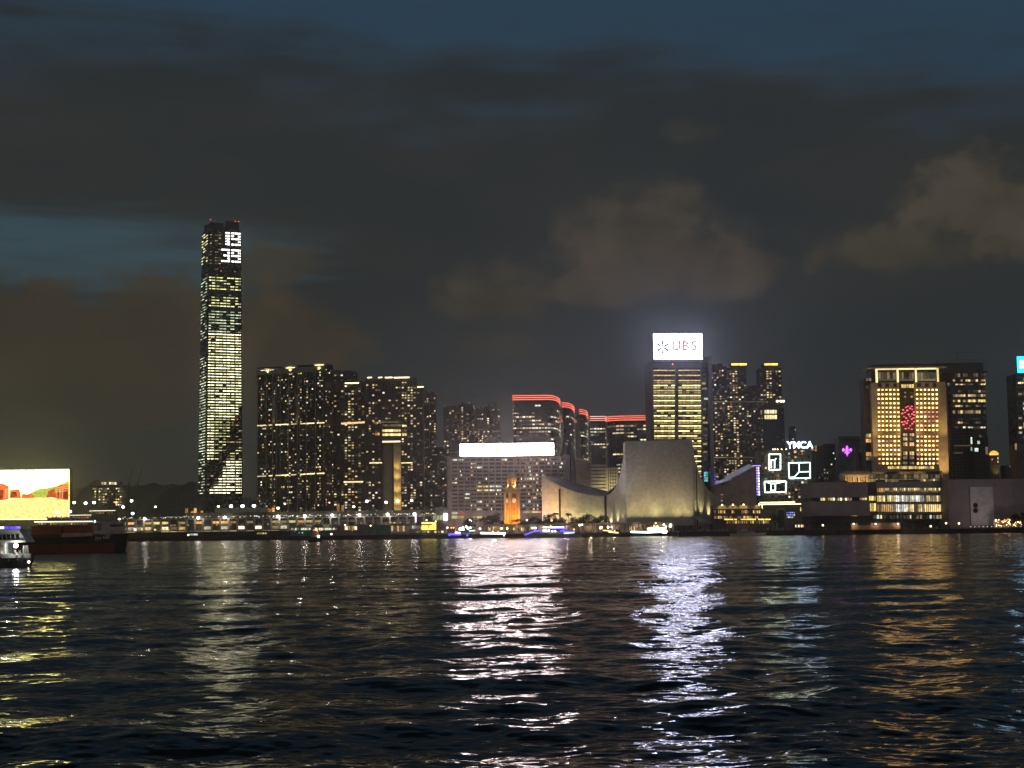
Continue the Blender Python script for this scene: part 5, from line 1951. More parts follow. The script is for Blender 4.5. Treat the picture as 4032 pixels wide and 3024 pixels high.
def crown_tower():
    b = Bld('office_tower', 'dark office tower with a lattice crown rising behind the grand hotel', 'office tower', 3744, 3884, 1462, 1480, 30, 0, pyref=1640)
    L = b.front.L
    b.body(DARK_GLASS, 'shaft')
    # lattice crown
    x0, z1 = L(3686, 1418)
    x1, _ = L(3880, 1412)
    mb = MB()
    z0 = b.H
    n = 22
    for k in range(n + 1):
        x = x0 + (x1 - x0) * k / n
        mb.box(x - .16, x + .16, -1, -.6, z0, z1)
    for k in range(5):
        z = z0 + (z1 - z0) * k / 4
        mb.box(x0, x1, -1.05, -.55, z - .15, z + .15)
    mb.build('crown_lattice', mat('lattice', (0.22, 0.22, 0.21), .5), b.e)
    MB().box(x0 + 2, x1 - 2, 2, 26, z0, z1 - 3).build('plant_room', CONC_D, b.e)
    MB().box(x0, x1 + .8, -1.6, 28, z0 - 1.4, z0).build('ledge', CONC_D, b.e)
    mb = MB().tube((x0 + 22, 6, z1), (x0 + 22, 6, z1 + 9), .25, .2, 6).tube((x0 + 19, 6, z1 + 8), (x0 + 46, 6, z1 + 7.2), .18, .14, 6)
    mb.build('roof_crane', STEEL, b.e)
    for (y0, y1, p, m) in ((1470, 1490, .35, W_DIM), (1494, 1502, .6, W_WARM), (1506, 1516, .5, W_WARM), (1536, 1545, .3, W_WARM), (1552, 1562, .75, W_WARM), (1573, 1583, .9, W_YELL), (1591, 1602, .7, W_WARM),
                           (1616, 1628, .6, W_WARM), (1648, 1654, .1, W_DIM), (1660, 1668, .2, W_WARM), (1680, 1686, .4, W_WHITE)):
        for k in range(13):
            px = 3752 + k * 10
            if rnd() < p:
                b.winpx(px, px + 8.6, y0, y1, m if rnd() < .75 else W_DIM, .1)
            else:
                b.winpx(px, px + 8.6, y0, y1, W_DIM2 if rnd() < .5 else DARK_GLASS, .1)
    mb = MB()
    for k in range(18):
        _, z = L(3815, 1466 + k * 21)
        mb.box(b.xl, b.xr, -.4, .05, z - .7, z + .7)
    mb.build('spandrels', mat('spandrel', (0.06, 0.058, 0.055), .5), b.e)
    for (y, m) in ((1518, W_COOL), (1512, W_COOL)):
        b.winpx(3722, 3743, y - 4, y + 3, m, -8)
    b.flush(170)
    xa, za = L(3722, 1470)
    MB().box(xa, b.xl - .05, 8, 28, 0, za).build('flank', DARK_GLASS, b.e)
    for y, m in ((1705, W_WARM), (1745, W_DIM), (1781, W_ORNG), (1801, W_WARM), (1818, W_DIM), (1690, W_DIM2), (1665, W_DIM2)):
        for q in range(3):
            b.winpx(3728 + q * 9, 3735 + q * 9, y - 6, y + 5, m, -7.8)
    b.flush()


crown_tower()


def glass_block(label, pl, pr, pt, D, items, m, fl=12, lines=True):
    b = Bld('glass_block', label, 'office block', pl, pr, pt, D, 18, 0)
    b.body(m)
    mb = MB()
    y = pt + 6
    while y < 1900:
        _, z = b.front.L((pl + pr) / 2, y)
        mb.box(b.xl, b.xr, -.35, .02, z - .3, z + .3)
        y += fl
    for k in range(7):
        x = b.xl + (b.xr - b.xl) * k / 6
        mb.box(x - .18, x + .18, -.45, .02, 0, b.H)
    mb.build('facade_grid', mat('grid_grey', (0.13, 0.135, 0.12), .5), b.e)
    for (a, c, y0, y1, mm) in items:
        b.winpx(a, c, y0, y1, mm, .2)
    b.flush()
    return b


glass_block('stepped dark glass block low in front of the lattice-crown tower', 3752, 3836, 1686, 1395,
            [(3822, 3828, 1722, 1748, W_COOL), (3822, 3828, 1760, 1776, W_COOL), (3838, 3852, 1764, 1778, W_COOL), (3756, 3824, 1752, 1757, W_DIM), (3756, 3790, 1780, 1786, W_DIM2)], glass('green_glass', (0.02, 0.026, 0.02), .3))
glass_block('pale edged glass block in front of the lattice-crown tower, towards the empty sky', 3836, 3896, 1716, 1420,
            [(3848, 3858, 1736, 1748, W_COOL), (3856, 3864, 1712, 1722, W_DIM), (3880, 3890, 1760, 1790, W_DIM)], glass('green_glass'))
b = glass_block('small tower with a golden lit dome beside the dark museum', 3903, 3936, 1792, 1750, [(3927, 3932, 1800, 1808, W_WARM), (3927, 3932, 1815, 1822, W_WARM), (3927, 3932, 1829, 1836, W_DIM), (3904, 3909, 1806, 1812, W_RED)], TOWER_BROWN)
x, z = b.front.L(3919, 1792)
MB().lathe([(5, z), (5.2, z + 2.2), (3.6, z + 4.2), (1.0, z + 5.2)], 12, 0, (x, 5)).build('lit_dome', lit('gold_dome', (1.0, .58, .12), 1.3, .5), b.e)
spot(b.e, (x, -8, z - 28), (x, 2, z - 8), 9000, (1.0, .7, .3), 60, 1, .5, house=False)
glass_block('far low dark block with a few cold lamps beyond the museum roof', 3962, 4012, 1832, 1800,
            [(3976, 3982, 1834, 1840, W_WHITE), (3988, 3992, 1834, 1839, W_COOL), (4000, 4004, 1834, 1840, W_COOL), (3998, 4002, 1846, 1856, W_BLUE), (3998, 4001, 1862, 1870, W_COOL), (3984, 3988, 1856, 1861, W_DIM)], CONC_D)


def edge_tower():
    b = Bld('corner_tower', 'tower cut by the picture edge, a bright cyan and white sign on its top', 'office tower', 4006, 4150, 1470, 1300, 26, 0, pyref=1600)
    L = b.front.L
    b.body(DARK_GLASS, 'shaft')
    blue = lit('cyan_sign', (0.02, 0.42, 0.85), 3.6, 0, True)
    white = lit('cyan_sign_white', (0.9, 0.97, 1.0), 5.0, 0, True)
    x0, z0 = L(4004, 1469)
    x1, z1 = L(4150, 1402)
    s = MB().box(x0 - .4, x1, .3, 1.5, z0 - .4, z1 + .4).build('sign_box', BLACK, b.e, (0, -1.6, 0))
    MB().box(x0, x1, 0, .3, z0, z1).build('sign_panel', blue, s)
    p = [L(4012, 1420), L(4150, 1420), L(4150, 1450), L(4012, 1450)]
    MB().plate([(p[3][0], p[3][1]), (p[3][0] + 5, p[3][1]), (p[0][0] + 12, p[0][1]), (p[0][0], p[0][1])], -.15, 0).build('sign_wedge', white, s)
    MB().plate([(p[3][0] + 9, p[3][1]), (p[2][0], p[2][1]), (p[1][0], p[1][1]), (p[0][0] + 16, p[0][1])], -.15, 0).build('sign_wedge', white, s)
    mb = MB()
    for k in range(20):
        _, z = L(4060, 1485 + k * 19)
        mb.box(b.xl, b.xr, -.4, .05, z - .5, z + .5)
    for k in range(8):
        x = b.xl + (b.xr - b.xl) * k / 7
        mb.box(x - .3, x + .3, -.5, .05, 0, b.H)
    mb.build('facade_grid', mat('grid_grey', (0.13, 0.135, 0.12)), b.e)
    for r in range(20):
        for k in range(7):
            px = 4009 + k * 19
            if rnd() < .25:
                b.winpx(px, px + 15, 1490 + r * 19, 1499 + r * 19, random.choice((W_DIM, W_WARM, W_COOL, W_DIM)), .1)
    b.winpx(4008, 4030, 1504, 1511, W_YELL, .2)
    b.winpx(4029, 4040, 1665, 1685, lit('green_white', (.7, 1, .8), 2.5, .3), .2)
    b.flush(90)
    b2 = glass_block('brown low tower at the picture edge below the cyan sign', 4008, 4120, 1748, 1240, [(3996, 4004, 1746, 1770, W_WARM), (4024, 4032, 1975, 1985, W_YELL)], mat('edge_brown', (.2, .15, .11)), fl=14)


edge_tower()


# ------------------------------------------------------------------ museum on the waterfront
def museum():
    b = Bld('art_museum', 'long low museum, blank walls around a big lit glass box with people inside', 'museum', 3198, 3726, 1898, 1118, 40, 0, pyref=1970)
    L = b.front.L
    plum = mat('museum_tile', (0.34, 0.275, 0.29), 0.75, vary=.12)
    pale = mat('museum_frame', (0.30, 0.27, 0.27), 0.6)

    def X(px, py=1970):
        return L(px, py)[0]
    zt = L(3450, 1897)[1]
    zbase = L(3400, 2030)[1]
    # blank wing with a strip window
    za, zb_ = L(3330, 1958)[1], L(3330, 1973)[1]
    MB().box(X(3198), X(3418), 0, 40, za, zt).build('upper_wall', plum, b.e)
    MB().box(X(3194), X(3424), -.8, 40, zbase, zb_).build('lower_wall', plum, b.e)
    MB().box(X(3198), X(3418), 1.5, 40, zb_, za).build('window_recess', BLACK, b.e)
    for k in range(11):
        pa, pc = X(3198 + 20 * k), X(3198 + 20 * (k + 1))
        MB().box(pa + .06, pc - .06, -.22, -.01, za + .1, zt - .1).build('wall_panel', plum, b.e)
        MB().box(pa + .06, pc - .06, -1.0, -.81, zbase + .1, zb_ - .1).build('wall_panel', plum, b.e)
    for a, c, hgt in ((3210, 3240, 1.6), (3262, 3274, 2.4), (3300, 3352, 1.3), (3470, 3500, 2.0), (3560, 3640, 1.4)):
        MB().box(X(a), X(c), 9, 15, zt + .02, zt + hgt).build('roof_plant', CONC_D, b.e)
    mb = MB()
    for k in range(60):
        x = X(3200 + k * 8.7)
        mb.box(x - .04, x + .04, 1, 1.08, zt, zt + 1.1)
    mb.box(X(3200), X(3718), 1, 1.08, zt + 1.05, zt + 1.12)
    mb.build('roof_rail', STEEL, b.e)
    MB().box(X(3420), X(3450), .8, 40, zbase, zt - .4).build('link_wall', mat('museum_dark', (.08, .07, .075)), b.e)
    for k in range(13):
        px = 3231 + k * 9.6
        b.winpx(px, px + 7.8, 1960, 1971, random.choice((W_WHITE, W_YELL, W_WHITE, W_DIM)) if k not in (6, 12) else W_DIM, -1.3)
    for k in range(3):
        b.winpx(3385 + k * 10, 3393 + k * 10, 1960, 1969, W_YELL if k else W_DIM, -1.3)
    for y0, y1 in ((1953, 1971), (1982, 2013)):
        for q in range(3):
            b.winpx(3422 + q * 9.4, 3430 + q * 9.4, y0, y1, W_YELL, -.6)
    # glass box: floors, mullions, lit halls
    x0, x1 = X(3452), X(3720)
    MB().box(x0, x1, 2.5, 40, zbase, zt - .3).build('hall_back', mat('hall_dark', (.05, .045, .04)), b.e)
    for y0, y1, nm in ((1896, 1920, 'roof_beam'), (1939, 1950, 'floor_beam'), (1976, 1985, 'floor_beam'), (2016, 2024, 'floor_beam')):
        MB().box(x0, x1, -.6, 2.5, L(3585, y1)[1], L(3585, y0)[1]).build(nm, pale if nm == 'roof_beam' or y0 > 2000 else plum, b.e)
    MB().box(x1 + .02, x1 + .9, -1.0, 4, zbase, zt).build('end_frame', pale, b.e)
    hall = [lit('hall_yellow', (1.0, .80, .38), 1.0, .7, scale=.35), lit('hall_pale', (.95, .95, .85), .9, .8, scale=.5), lit('hall_orange', (1.0, .58, .22), .65, .6, scale=.4)]
    for fi, (y0, y1) in enumerate(((1921, 1938), (1951, 1975), (1986, 2015))):
        n = 33
        for k in range(n):
            pa, pc = 3453 + 267 * k / n, 3453 + 267 * (k + 1) / n
            t = k / n
            if fi == 0:
                m = hall[2] if k < 4 else (hall[0] if rnd() < .8 else W_DIM)
            elif fi == 1:
                m = hall[0] if t < .25 or t > .72 else hall[1]
            else:
                m = hall[2] if t < .2 else (hall[1] if t < .45 else hall[0])
            if rnd() < .10:
                m = W_DIM
            b.winpx(pa + .7, pc - .7, y0, y1, m, -1.6)
            if fi == 0 and k > 3:
                b.winpx(pa + .7, pc - .7, 1931, 1938, W_DIM, -1.5)
    mb = MB()
    for k in range(34):
        x = X(3453 + 267 * k / 33)
        mb.box(x - .09, x + .09, -.15, .1, zbase, L(3585, 1920)[1])
    mb.build('mullions', mat('mullion', (.12, .11, .1), .5), b.e)
    for k in range(22):
        px = 3440 + k * 13
        b.winpx(px, px + random.uniform(4, 9), 2028, 2042, random.choice((W_DIM, W_WARM, W_DIM2, W_COOL, W_DIM)), -1.0)
    for k in range(12):
        x, z = L(3722.5, 1897 + k * 9.3)
        MB().lathe([(.2, -.3), (.42, 0), (.2, .3)], 8).build('edge_lamp', lit('edge_lamp', (1, .95, .8), 2.5, .3), b.e, (x, -1.4, z))
    b.flush(230)
    xA, xB = X(3230), X(3740)
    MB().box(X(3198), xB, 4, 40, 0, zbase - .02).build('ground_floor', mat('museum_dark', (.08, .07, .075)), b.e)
    for px, m in ((3292, W_WARM), (3306, W_RED), (3352, W_RED), (3362, W_WARM), (3370, W_YELL)):
        x, z = L(px, 2028, -4)
        MB().box(x - .9, x + .9, 3.6, 3.95, -.6, .6).build('entry_light', m, b.e, (0, 0, z))
    # blank block with the white banner panel
    b = Bld('museum_block', 'blank plum-coloured museum block with a tall pale panel bearing two dark dots', 'museum', 3734, 4044, 1886, 1100, 40, 0, pyref=1980)
    L = b.front.L
    b.body(plum)
    xs = [b.xl + (b.xr - b.xl) * k / 6 for k in range(7)]
    for k in range(6):
        if k not in (1,):
            MB().box(xs[k] + .08, xs[k + 1] - .08, -.25, 0, 1, b.H - .5).build('tile_panel', plum, b.e)
    a, z1 = L(3818, 1917, 1)
    c, z0 = L(3915, 2068, 1)
    pn = MB().box(a, c, -1.2, -.27, max(z0, .2), z1).build('pale_panel', mat('panel_white', (.62, .56, .56), .6), b.e)
    for py in (1990, 2010):
        x, z = L(3841, py, 1.2)
        MB().tube((x, -1.2, z), (x, -1.32, z), 1.75, 1.75, 20).build('dark_dot', mat('dot', (.025, .018, .022)), pn)
    spot(b.e, ((a + c) / 2, -30, 4), ((a + c) / 2, 0, 16), 3600, (1.0, .85, .85), 110, 1, .6, house=False)


museum()

# ------------------------------------------------------------------ far left: media-wall museum and neighbours
def media_wall():
    b = Bld('media_wall', 'giant lit media wall showing a yellow field and red village', 'screen', -110, 273, 1846, 2390, 12, 0, pyref=1940)
    L = b.front.L
    x0, x1 = b.xl, b.xr
    z1 = L(150, 1851)[1]
    z0 = L(150, 2046)[1]
    MB().box(x0 - 2, x1 + 1.5, .2, 12, 0, z1 + 1).build('tower_slab', CONC_D, b.e)
    MB().box(x0 - 60, x1 + 6, -3, 40, 0, max(z0 - 1, 6)).build('podium', CONC_D, b.e)
    E = lambda n, c, s: lit('screen_' + n, c, s, 0.5, True, .28)
    sky_m, cyan = E('sky', (1.0, 0.94, 0.30), 4.6), E('top', (0.85, 1.0, 0.88), 2.2)
    field = E('field', (1.0, 0.66, 0.22), 1.9)
    redm, redd, green, dark = E('red', (1.0, 0.13, 0.03), 1.2), E('red_dark', (0.75, 0.06, 0.02), .45), E('green', (0.55, 0.78, 0.12), .8), E('line', (0.55, 0.22, 0.03), .6)

    def px(x, y):
        return L(x, y)

    def shape(name, pts, m, out):
        q = [px(x, y) for x, y in pts]
        if sum(a[0] * c[1] - c[0] * a[1] for a, c in zip(q, q[1:] + q[:1])) < 0:
            q.reverse()
        MB().plate(q, -out, -out + .25).build(name, m, b.e)
    shape('screen_sky', [(-110, 1856), (273, 1850), (272, 2046), (-110, 2046)], sky_m, .2)
    shape('screen_top_band', [(-110, 1852), (273, 1846), (273, 1851), (-110, 1857)], cyan, .25)
    shape('screen_hill', [(120, 1941), (150, 1926), (185, 1922), (225, 1913), (272, 1893), (272, 1960), (120, 1960)], green, .55)
    shape('screen_field', [(-110, 1977), (0, 1974), (60, 1964), (120, 1960), (180, 1959), (272, 1969), (272, 2044), (-110, 2044)], field, .8)
    for pts, m in (([(-40, 1975), (-40, 1905), (8, 1903), (22, 1908), (36, 1915), (36, 1966), (0, 1973)], redm), ([(38, 1964), (40, 1930), (74, 1926), (82, 1940), (84, 1962)], redm),
                   ([(84, 1962), (88, 1944), (110, 1946), (124, 1941), (135, 1954), (135, 1960)], redm), ([(184, 1958), (190, 1934), (215, 1922), (222, 1950), (222, 1962)], redm),
                   ([(222, 1964), (224, 1914), (245, 1908), (271, 1911), (271, 1970), (240, 1966)], redm), ([(42, 1958), (46, 1938), (66, 1936), (68, 1956)], redd),
                   ([(250, 1964), (250, 1928), (268, 1926), (268, 1966)], redd), ([(-2, 1968), (0, 1930), (14, 1926), (14, 1964)], redd), ([(228, 1960), (230, 1930), (242, 1926), (242, 1961)], redd)):
        shape('screen_house', pts, m, 1.1 if m is redm else 1.35)
    gold = E('gold', (1.0, .62, .22), 1.1)
    for x in (22, 28, 34, 236, 246):
        shape('screen_post', [(x, 1925), (x + 2.5, 1925), (x + 2.5, 1962), (x, 1962)], gold, 1.6)
    for y in (1918, 1926, 1934):
        shape('screen_beam', [(224, y), (270, y - 3), (270, y - 1), (224, y + 2)], gold, 1.6)
    # caption band across the sky: pale strokes too bright to read
    pale = E('caption', (.93, .84, .45), .9)
    for k in range(14):
        x = 70 + k * 9.4
        shape('caption_stroke', [(x, 1863), (x + 6.5, 1863), (x + 6.5, 1865), (x, 1865)], pale, .6)
        shape('caption_stroke', [(x + (k % 3) * 1.6, 1866), (x + (k % 3) * 1.6 + 2, 1866), (x + (k % 3) * 1.6 + 2, 1875), (x + (k % 3) * 1.6, 1875)], pale, .6)


media_wall()
ob = tower('office_block', 'rounded far office block with lit window rows and a bright penthouse beside the media wall', 362, 496, 1912, 2480, 26, 0, cols=16, fp=10.6, p=1.0, seed=71, limit=120, cat='office block', group=None, bays=False, plant=False, pyend=1995,
      mats=[(W_WHITE, 4), (W_YELL, 3), (W_DIM, 6)])
b = Bld('penthouse', 'bright penthouse storey on top of the rounded far office block', 'office storey', 398, 470, 1895, 2482, 20, 0)
MB().box(b.xl, b.xr, 0, 18, b.front.L(430, 1913)[1], b.H).build('penthouse', CONC_D, b.e)
for k in range(7):
    b.winpx(400 + k * 10, 408 + k * 10, 1898, 1908, W_WHITE if k not in (2, 6) else W_DIM, .2)
b.flush(20, 'penthouse_window')
adopt(ob, b)


def long_pier(label, pl, pr, py, D, h, lamp):
    b = Bld('pier_roof', label, 'pier', pl, pr, py, D, 14, 0, gz=GROUND_Z)
    MB().box(b.xl, b.xr, 0, 14, b.H - .8, b.H).build('roof', CONC_D, b.e)
    for k in range(10):
        x = b.xl + (b.xr - b.xl) * (k + .5) / 10
        MB().box(x - .3, x + .3, 1, 1.6, 0, b.H - .8).build('post', STEEL, b.e)
    b.bar([(pl + 1, py + 3), (pr - 1, py + 1)], h, lamp, 'light_line', .5)
    MB().box(b.xl, b.xr, 10, 13, 0, b.H - 3).build('wall', CONC_D, b.e)
    n = int((pr - pl) / 12)
    for k in range(n):
        px = pl + 6 + (pr - pl - 12) * k / n
        b.winpx(px, px + 6, py + 8, py + 13, random.choice((W_ORNG, W_DIM, W_WARM, W_DIM, W_DIM2)), -9.8)
    b.flush()
    return b


LINE_W = lit('pier_light_line', (1.0, 0.93, 0.80), 4.0, .2)
long_pier('far pier roof edged by one long white light line, just above the cargo ship', 134, 366, 2052, 1600, .42, LINE_W)
long_pier('second far pier roof with a dimmer white line, above the cargo ship', 176, 360, 2027, 1900, .38, lit('pier_line_dim', (1.0, .93, .8), 1.6, .3))
long_pier('short far pier roof with a white line left of the long terminal', 350, 455, 2009, 1950, .38, lit('pier_line_dim'  , (1.0, .93, .8), 1.6, .3))


def crane(px0, py0, px1, py1, px2, py2, D, label):
    e = empty('tower_crane', (at(px0, py0, D).x, D, GROUND_Z))
    tag(e, label, 'crane', 'far construction cranes')
    O = Vector(e.location)
    a, c, d = at(px0, py0, D) - O, at(px1, py1, D) - O, at(px2, py2, D) - O
    MB().box(-1, 1, -1, 1, 0, a.z).build('mast', STEEL, e)
    MB().tube(a, c, .9, .5, 6).build('jib', STEEL, e)
    MB().tube(a, d, .9, .9, 6).build('counter_jib', STEEL, e)
    MB().box(-1.4, 1.4, -1.6, 1.6, a.z - 2, a.z + 1.5).build('cab', STEEL, e)


crane(508, 1905, 523, 1846, 502, 1912, 2600, 'far slender crane with its jib raised, nearest the lit office block')
crane(542, 1905, 560, 1838, 536, 1912, 2600, 'far slender crane with its jib raised, nearer the tallest skyscraper')


# ------------------------------------------------------------------ long cruise terminal
def terminal():
    b = Bld('cruise_terminal', 'long low cruise terminal of repeated bays with a lamp-dotted upper deck', 'terminal', 462, 1768, 2016, 1318, 60, -5, pyref=2060)
    L = b.front.L
    grey = mat('terminal_grey', (0.30, 0.29, 0.26), 0.7)
    dk = mat('terminal_dark', (0.11, 0.105, 0.095), 0.7)

    def ZY(px, y):                       # heights follow the deck lines, read at the middle of the building
        return L(1115, y)[1]
    zr, zu, zd, zl = ZY(0, 2015), ZY(0, 2041), ZY(0, 2084), ZY(0, 2090)
    MB().box(b.xl, b.xr, 6, 56, 0, zu).build('core', dk, b.e)
    MB().box(b.xl, b.xr, 0, 58, zu, zu + .9).build('upper_deck', grey, b.e)
    MB().box(b.xl, b.xr, -4, 58, zl, zd).build('quay_deck', grey, b.e)
    MB().box(b.xl - 4, b.xr, -5, 58, 0, zl - .4).build('sea_wall', mat('quay', (0.055, 0.052, 0.047)), b.e)
    MB().box(b.xl + 60, b.xr, 3, 50, zu + .9, zr).build('upper_hall', mat('upper_hall', (0.12, 0.12, 0.105), .6), b.e)
    n = 39
    for k in range(n + 1):
        px = 466 + k * 33.4
        x, _ = L(px, 2065)
        MB().box(x - .75, x + .75, -.3, .9, zd, zu).build('column', grey, b.e)
    # bays: shops, stairs, dark openings
    for k in range(n):
        px = 466 + k * 33.4
        sh = -(px - 1115) * .0125
        kind = rnd()
        dim = px > 1300
        if kind < .55:
            m = random.choice((W_COOL, W_WHITE, W_DIM, W_YELL, W_WHITE))
            b.winpx(px + 5, px + 29, 2069 + sh, 2081 + sh, m if not dim or rnd() < .4 else W_DIM, -5.4)
        if kind > .30:
            m = random.choice((W_ORNG, W_YELL, W_DIM, W_DIM2))
            b.winpx(px + 5, px + 29, 2049 + sh, 2058 + sh, W_DIM2 if dim else m, -5.4)
        for q in range(2):
            if rnd() < .5:
                b.winpx(px + 4 + q * 13, px + 12 + q * 13, 2060 + sh, 2066 + sh, W_DIM, -5.4)
        # lights under the upper deck roof
        for q in range(4):
            if px > 700 or rnd() < .9:
                y = 2028 + sh + random.uniform(-2, 4)
                if rnd() < .75:
                    b.winpx(px + q * 8.3, px + q * 8.3 + random.uniform(3, 7), y, y + random.uniform(2.5, 6), random.choice((W_DIM, W_WHITE, W_WHITE, W_WARM, W_YELL, W_COOL)), -2.7)
    for k in range(14):
        px = 300 + 190 + k * 13
        b.winpx(px, px + 8, 2078 + rnd() * 8, 2087 + rnd() * 6, random.choice((W_YELL, W_WHITE, W_DIM)), 3.0)
    for k in range(n):
        px = 466 + k * 33.4
        sh = -(px - 1115) * .0125
        b.winpx(px + 2, px + 31, 2087 + sh, 2088.6 + sh, W_WARM if rnd() < .6 else W_DIM, 4.2)
    b.flush(290)
    # rail of fine uprights on the roof deck, and the steel trellis behind it
    mb = MB()
    for k in range(120):
        x = b.xl + (b.xr - b.xl) * k / 119
        mb.box(x - .07, x + .07, 1, 1.15, zu + .9, zu + 3.0)
    mb.box(b.xl, b.xr, 1, 1.15, zu + 2.9, zu + 3.05)
    mb.build('deck_rail', STEEL, b.e)
    mb = MB()
    x0, zt0 = L(560, 1990)
    x1, zt1 = L(1010, 1955)
    for k in range(26):
        x = x0 + (x1 - x0) * k / 25
        mb.box(x - .15, x + .15, 40, 40.3, zr - 2, zt1)
    for z in (zr + 2, zr + 7, zt1):
        mb.box(x0, x1, 40, 40.3, z - .14, z + .14)
    mb.build('trellis', STEEL, b.e)
    # pale roof boxes on the deck
    for a, c in ((834, 903), (904, 926), (928, 990), (990, 1008), (1012, 1042)):
        xa, z = L(a, 2000)
        xb, _ = L(c, 2000)
        MB().box(xa, xb - .3, 10, 18, zr, z).build('roof_cabin', mat('cabin', (0.40, 0.39, 0.33)), b.e)
    for (px, y, m) in ((718, 2006, W_ORNG), (752, 2006, W_ORNG), (740, 2018, W_ORNG), (722, 2026, W_WHITE), (778, 2016, W_ORNG), (1048, 2008, W_ORNG), (1062, 2004, W_ORNG), (1320, 1988, W_ORNG), (1338, 1994, W_ORNG)):
        x, z = L(px, y)
        MB().box(x - 1.1, x + 1.1, 12, 13, zr, z + 1.2).build('kiosk', m, b.e)
    # rounded head house with a white screen
    xh, _ = L(1745, 2030)
    MB().lathe([(9, 0), (9, zr), (8.6, zr + 2)], 20, 0, (xh, 9)).build('head_house', grey, b.e)
    xa, za = L(1747, 2048, 1.4)
    xb, zb = L(1765, 2023, 1.4)
    MB().box(xa, xb, -1.4, -.9, za, zb).build('white_screen', lit('head_screen', (1.0, .95, 1.0), 6.0, .1), b.e)
    for q in range(3):
        MB().box(L(1706 + q * 13, 2040)[0], L(1717 + q * 13, 2040)[0], -1.0, -.6, L(1710, 2048)[1], L(1710, 2030)[1]).build('green_pane', lit('green_pane', (.75, .9, .5), .45, .5), b.e)
    xs, zs = L(1637, 2045, 2)
    MB().box(xs - .6, xs + .6, -2, -1.5, zs - 2.6, zs + 4).build('pink_screen', lit('pink_screen', (1.0, .7, 1.0), 1.6, .2), b.e)


terminal()


# ------------------------------------------------------------------ lamps
ORD = ('first second third fourth fifth sixth seventh eighth ninth tenth eleventh twelfth thirteenth fourteenth fifteenth').split()


def lamp_post(px, py, D, base_z, m=None, name='street_lamp', label=None, group=None, r=.75, energy=0, col=(1, .85, .6)):
    p = at(px, py, D)
    e = empty(name, (p.x, p.y, base_z))
    tag(e, label, 'street lamp', group)
    h = p.z - base_z
    r *= 1.3
    MB().tube((0, 0, 0), (0, 0, h), .16, .1, 6).build('pole', STEEL, e)
    MB().lathe([(r * .4, h - r * .75), (r * .9, h - r * .3), (r, h), (r * .8, h + r * .5), (r * .2, h + r * .8)], 10).build('lamp_head', m or LAMP_W, e)
    if energy:
        l = bpy.data.lights.new('lamp', 'POINT')
        l.energy = energy
        l.color = col
        l.shadow_soft_size = .8
        o = bpy.data.objects.new('lamp', l)
        COL.objects.link(o)
        o.parent = e
        o.location = (0, -1.2, h - r)
    return e


def deck_z(px, D=1318):
    return at(px, 2041 - (px - 1115) * .0125, D).z


GL = 'lamps along the terminal upper deck'
for i, px in enumerate((570, 780, 885, 1095, 1200, 1308, 1415, 1526, 1632)):
    py = 2043 - (px - 570) * .019
    lamp_post(px, py, 1316 + (1115 - px) * .019, deck_z(px) - 1.5, LAMP_W, label='%s white lamp from the cargo ship along the terminal upper deck edge' % ORD[i], group=GL, r=.95, energy=1300, col=(1, .93, .8))
GM = 'tall white deck lamps beside the cabins'
for i, (px, py) in enumerate(((910, 1993), (955, 1993), (1000, 1992))):
    lamp_post(px, py, 1335, deck_z(px), LAMP_C, label='%s of three tall cold lamps over the roof cabins, from the cargo ship' % ORD[i], group=GM, r=1.15)
lamp_post(860, 1994, 1335, deck_z(860), LAMP_Y, label='warm roof lamp beside the row of three cold lamps on the terminal')
lamp_post(612, 1996, 1335, deck_z(612), LAMP_Y, label='lone warm lamp over the dark end of the terminal')
lamp_post(1095, 2001, 1335, deck_z(1095), lit('lamp_pink', (1, .7, .6), 8, .2), label='pinkish lamp on the terminal roof below the three-canopy slab', r=1.0)
lamp_post(1122, 1984, 1340, deck_z(1122), lit('lamp_pink', (1, .7, .6), 8, .2), label='small high pinkish lamp behind the terminal roof', r=.6)
lamp_post(1297, 1979, 1340, deck_z(1297), lit('lamp_rose', (1, .3, .4), 5, .2), label='rose coloured lamp high over the terminal roof', r=.6)
lamp_post(1393, 1995, 1336, deck_z(1393), LAMP_Y, label='yellow lamp low on the terminal roof before the arched tower', r=.9)
lamp_post(1445, 1974, 1336, deck_z(1445), LAMP_C, label='tall bluish white lamp left of the golden jamb', r=.95)
lamp_post(1520, 1978, 1336, deck_z(1520), LAMP_W, label='white lamp in front of the portal of the arched tower', r=.95)
lamp_post(1566, 1973, 1336, deck_z(1566), LAMP_Y, label='warm double lamp before the golden floodlit jamb', r=1.1)
lamp_post(1621, 1971, 1336, deck_z(1621), lit('lamp_violet_white', (.95, .85, 1), 9, .2), label='tall violet white lamp right of the golden jamb', r=.9)
GW = 'lamps on the far shore behind the cargo ship'
FAR = ['far cold lamp ' + q for q in ('just beside the media wall edge', 'between the media wall and the rounded office block', 'at the foot of the rounded office block', 'low in front of the media wall corner', 'low on the shore below the second lamp from the media wall', 'white and lone above the cargo ship bow', 'highest and lone between the cranes and the terminal', 'low behind the start of the long terminal', 'where the long pier light line ends over the cargo ship', 'just above the cargo ship bow tip')]
for i, (px, py, m) in enumerate(((292, 1979, LAMP_W), (337, 1981, LAMP_C), (370, 1979, LAMP_C), (227, 2017, LAMP_C), (276, 2014, LAMP_C), (485, 1996, LAMP_W), (518, 1972, LAMP_W), (522, 2022, LAMP_C), (367, 2046, LAMP_C), (470, 2047, LAMP_W))):
    lamp_post(px, py, 2300 if py < 2000 else 2245, GROUND_Z - .3, m, label=FAR[i], group=GW, r=1.7)
lamp_post(458, 1979, 1700, GROUND_Z, LAMP_O, label='orange topped mast above the cargo ship bow', r=.9)


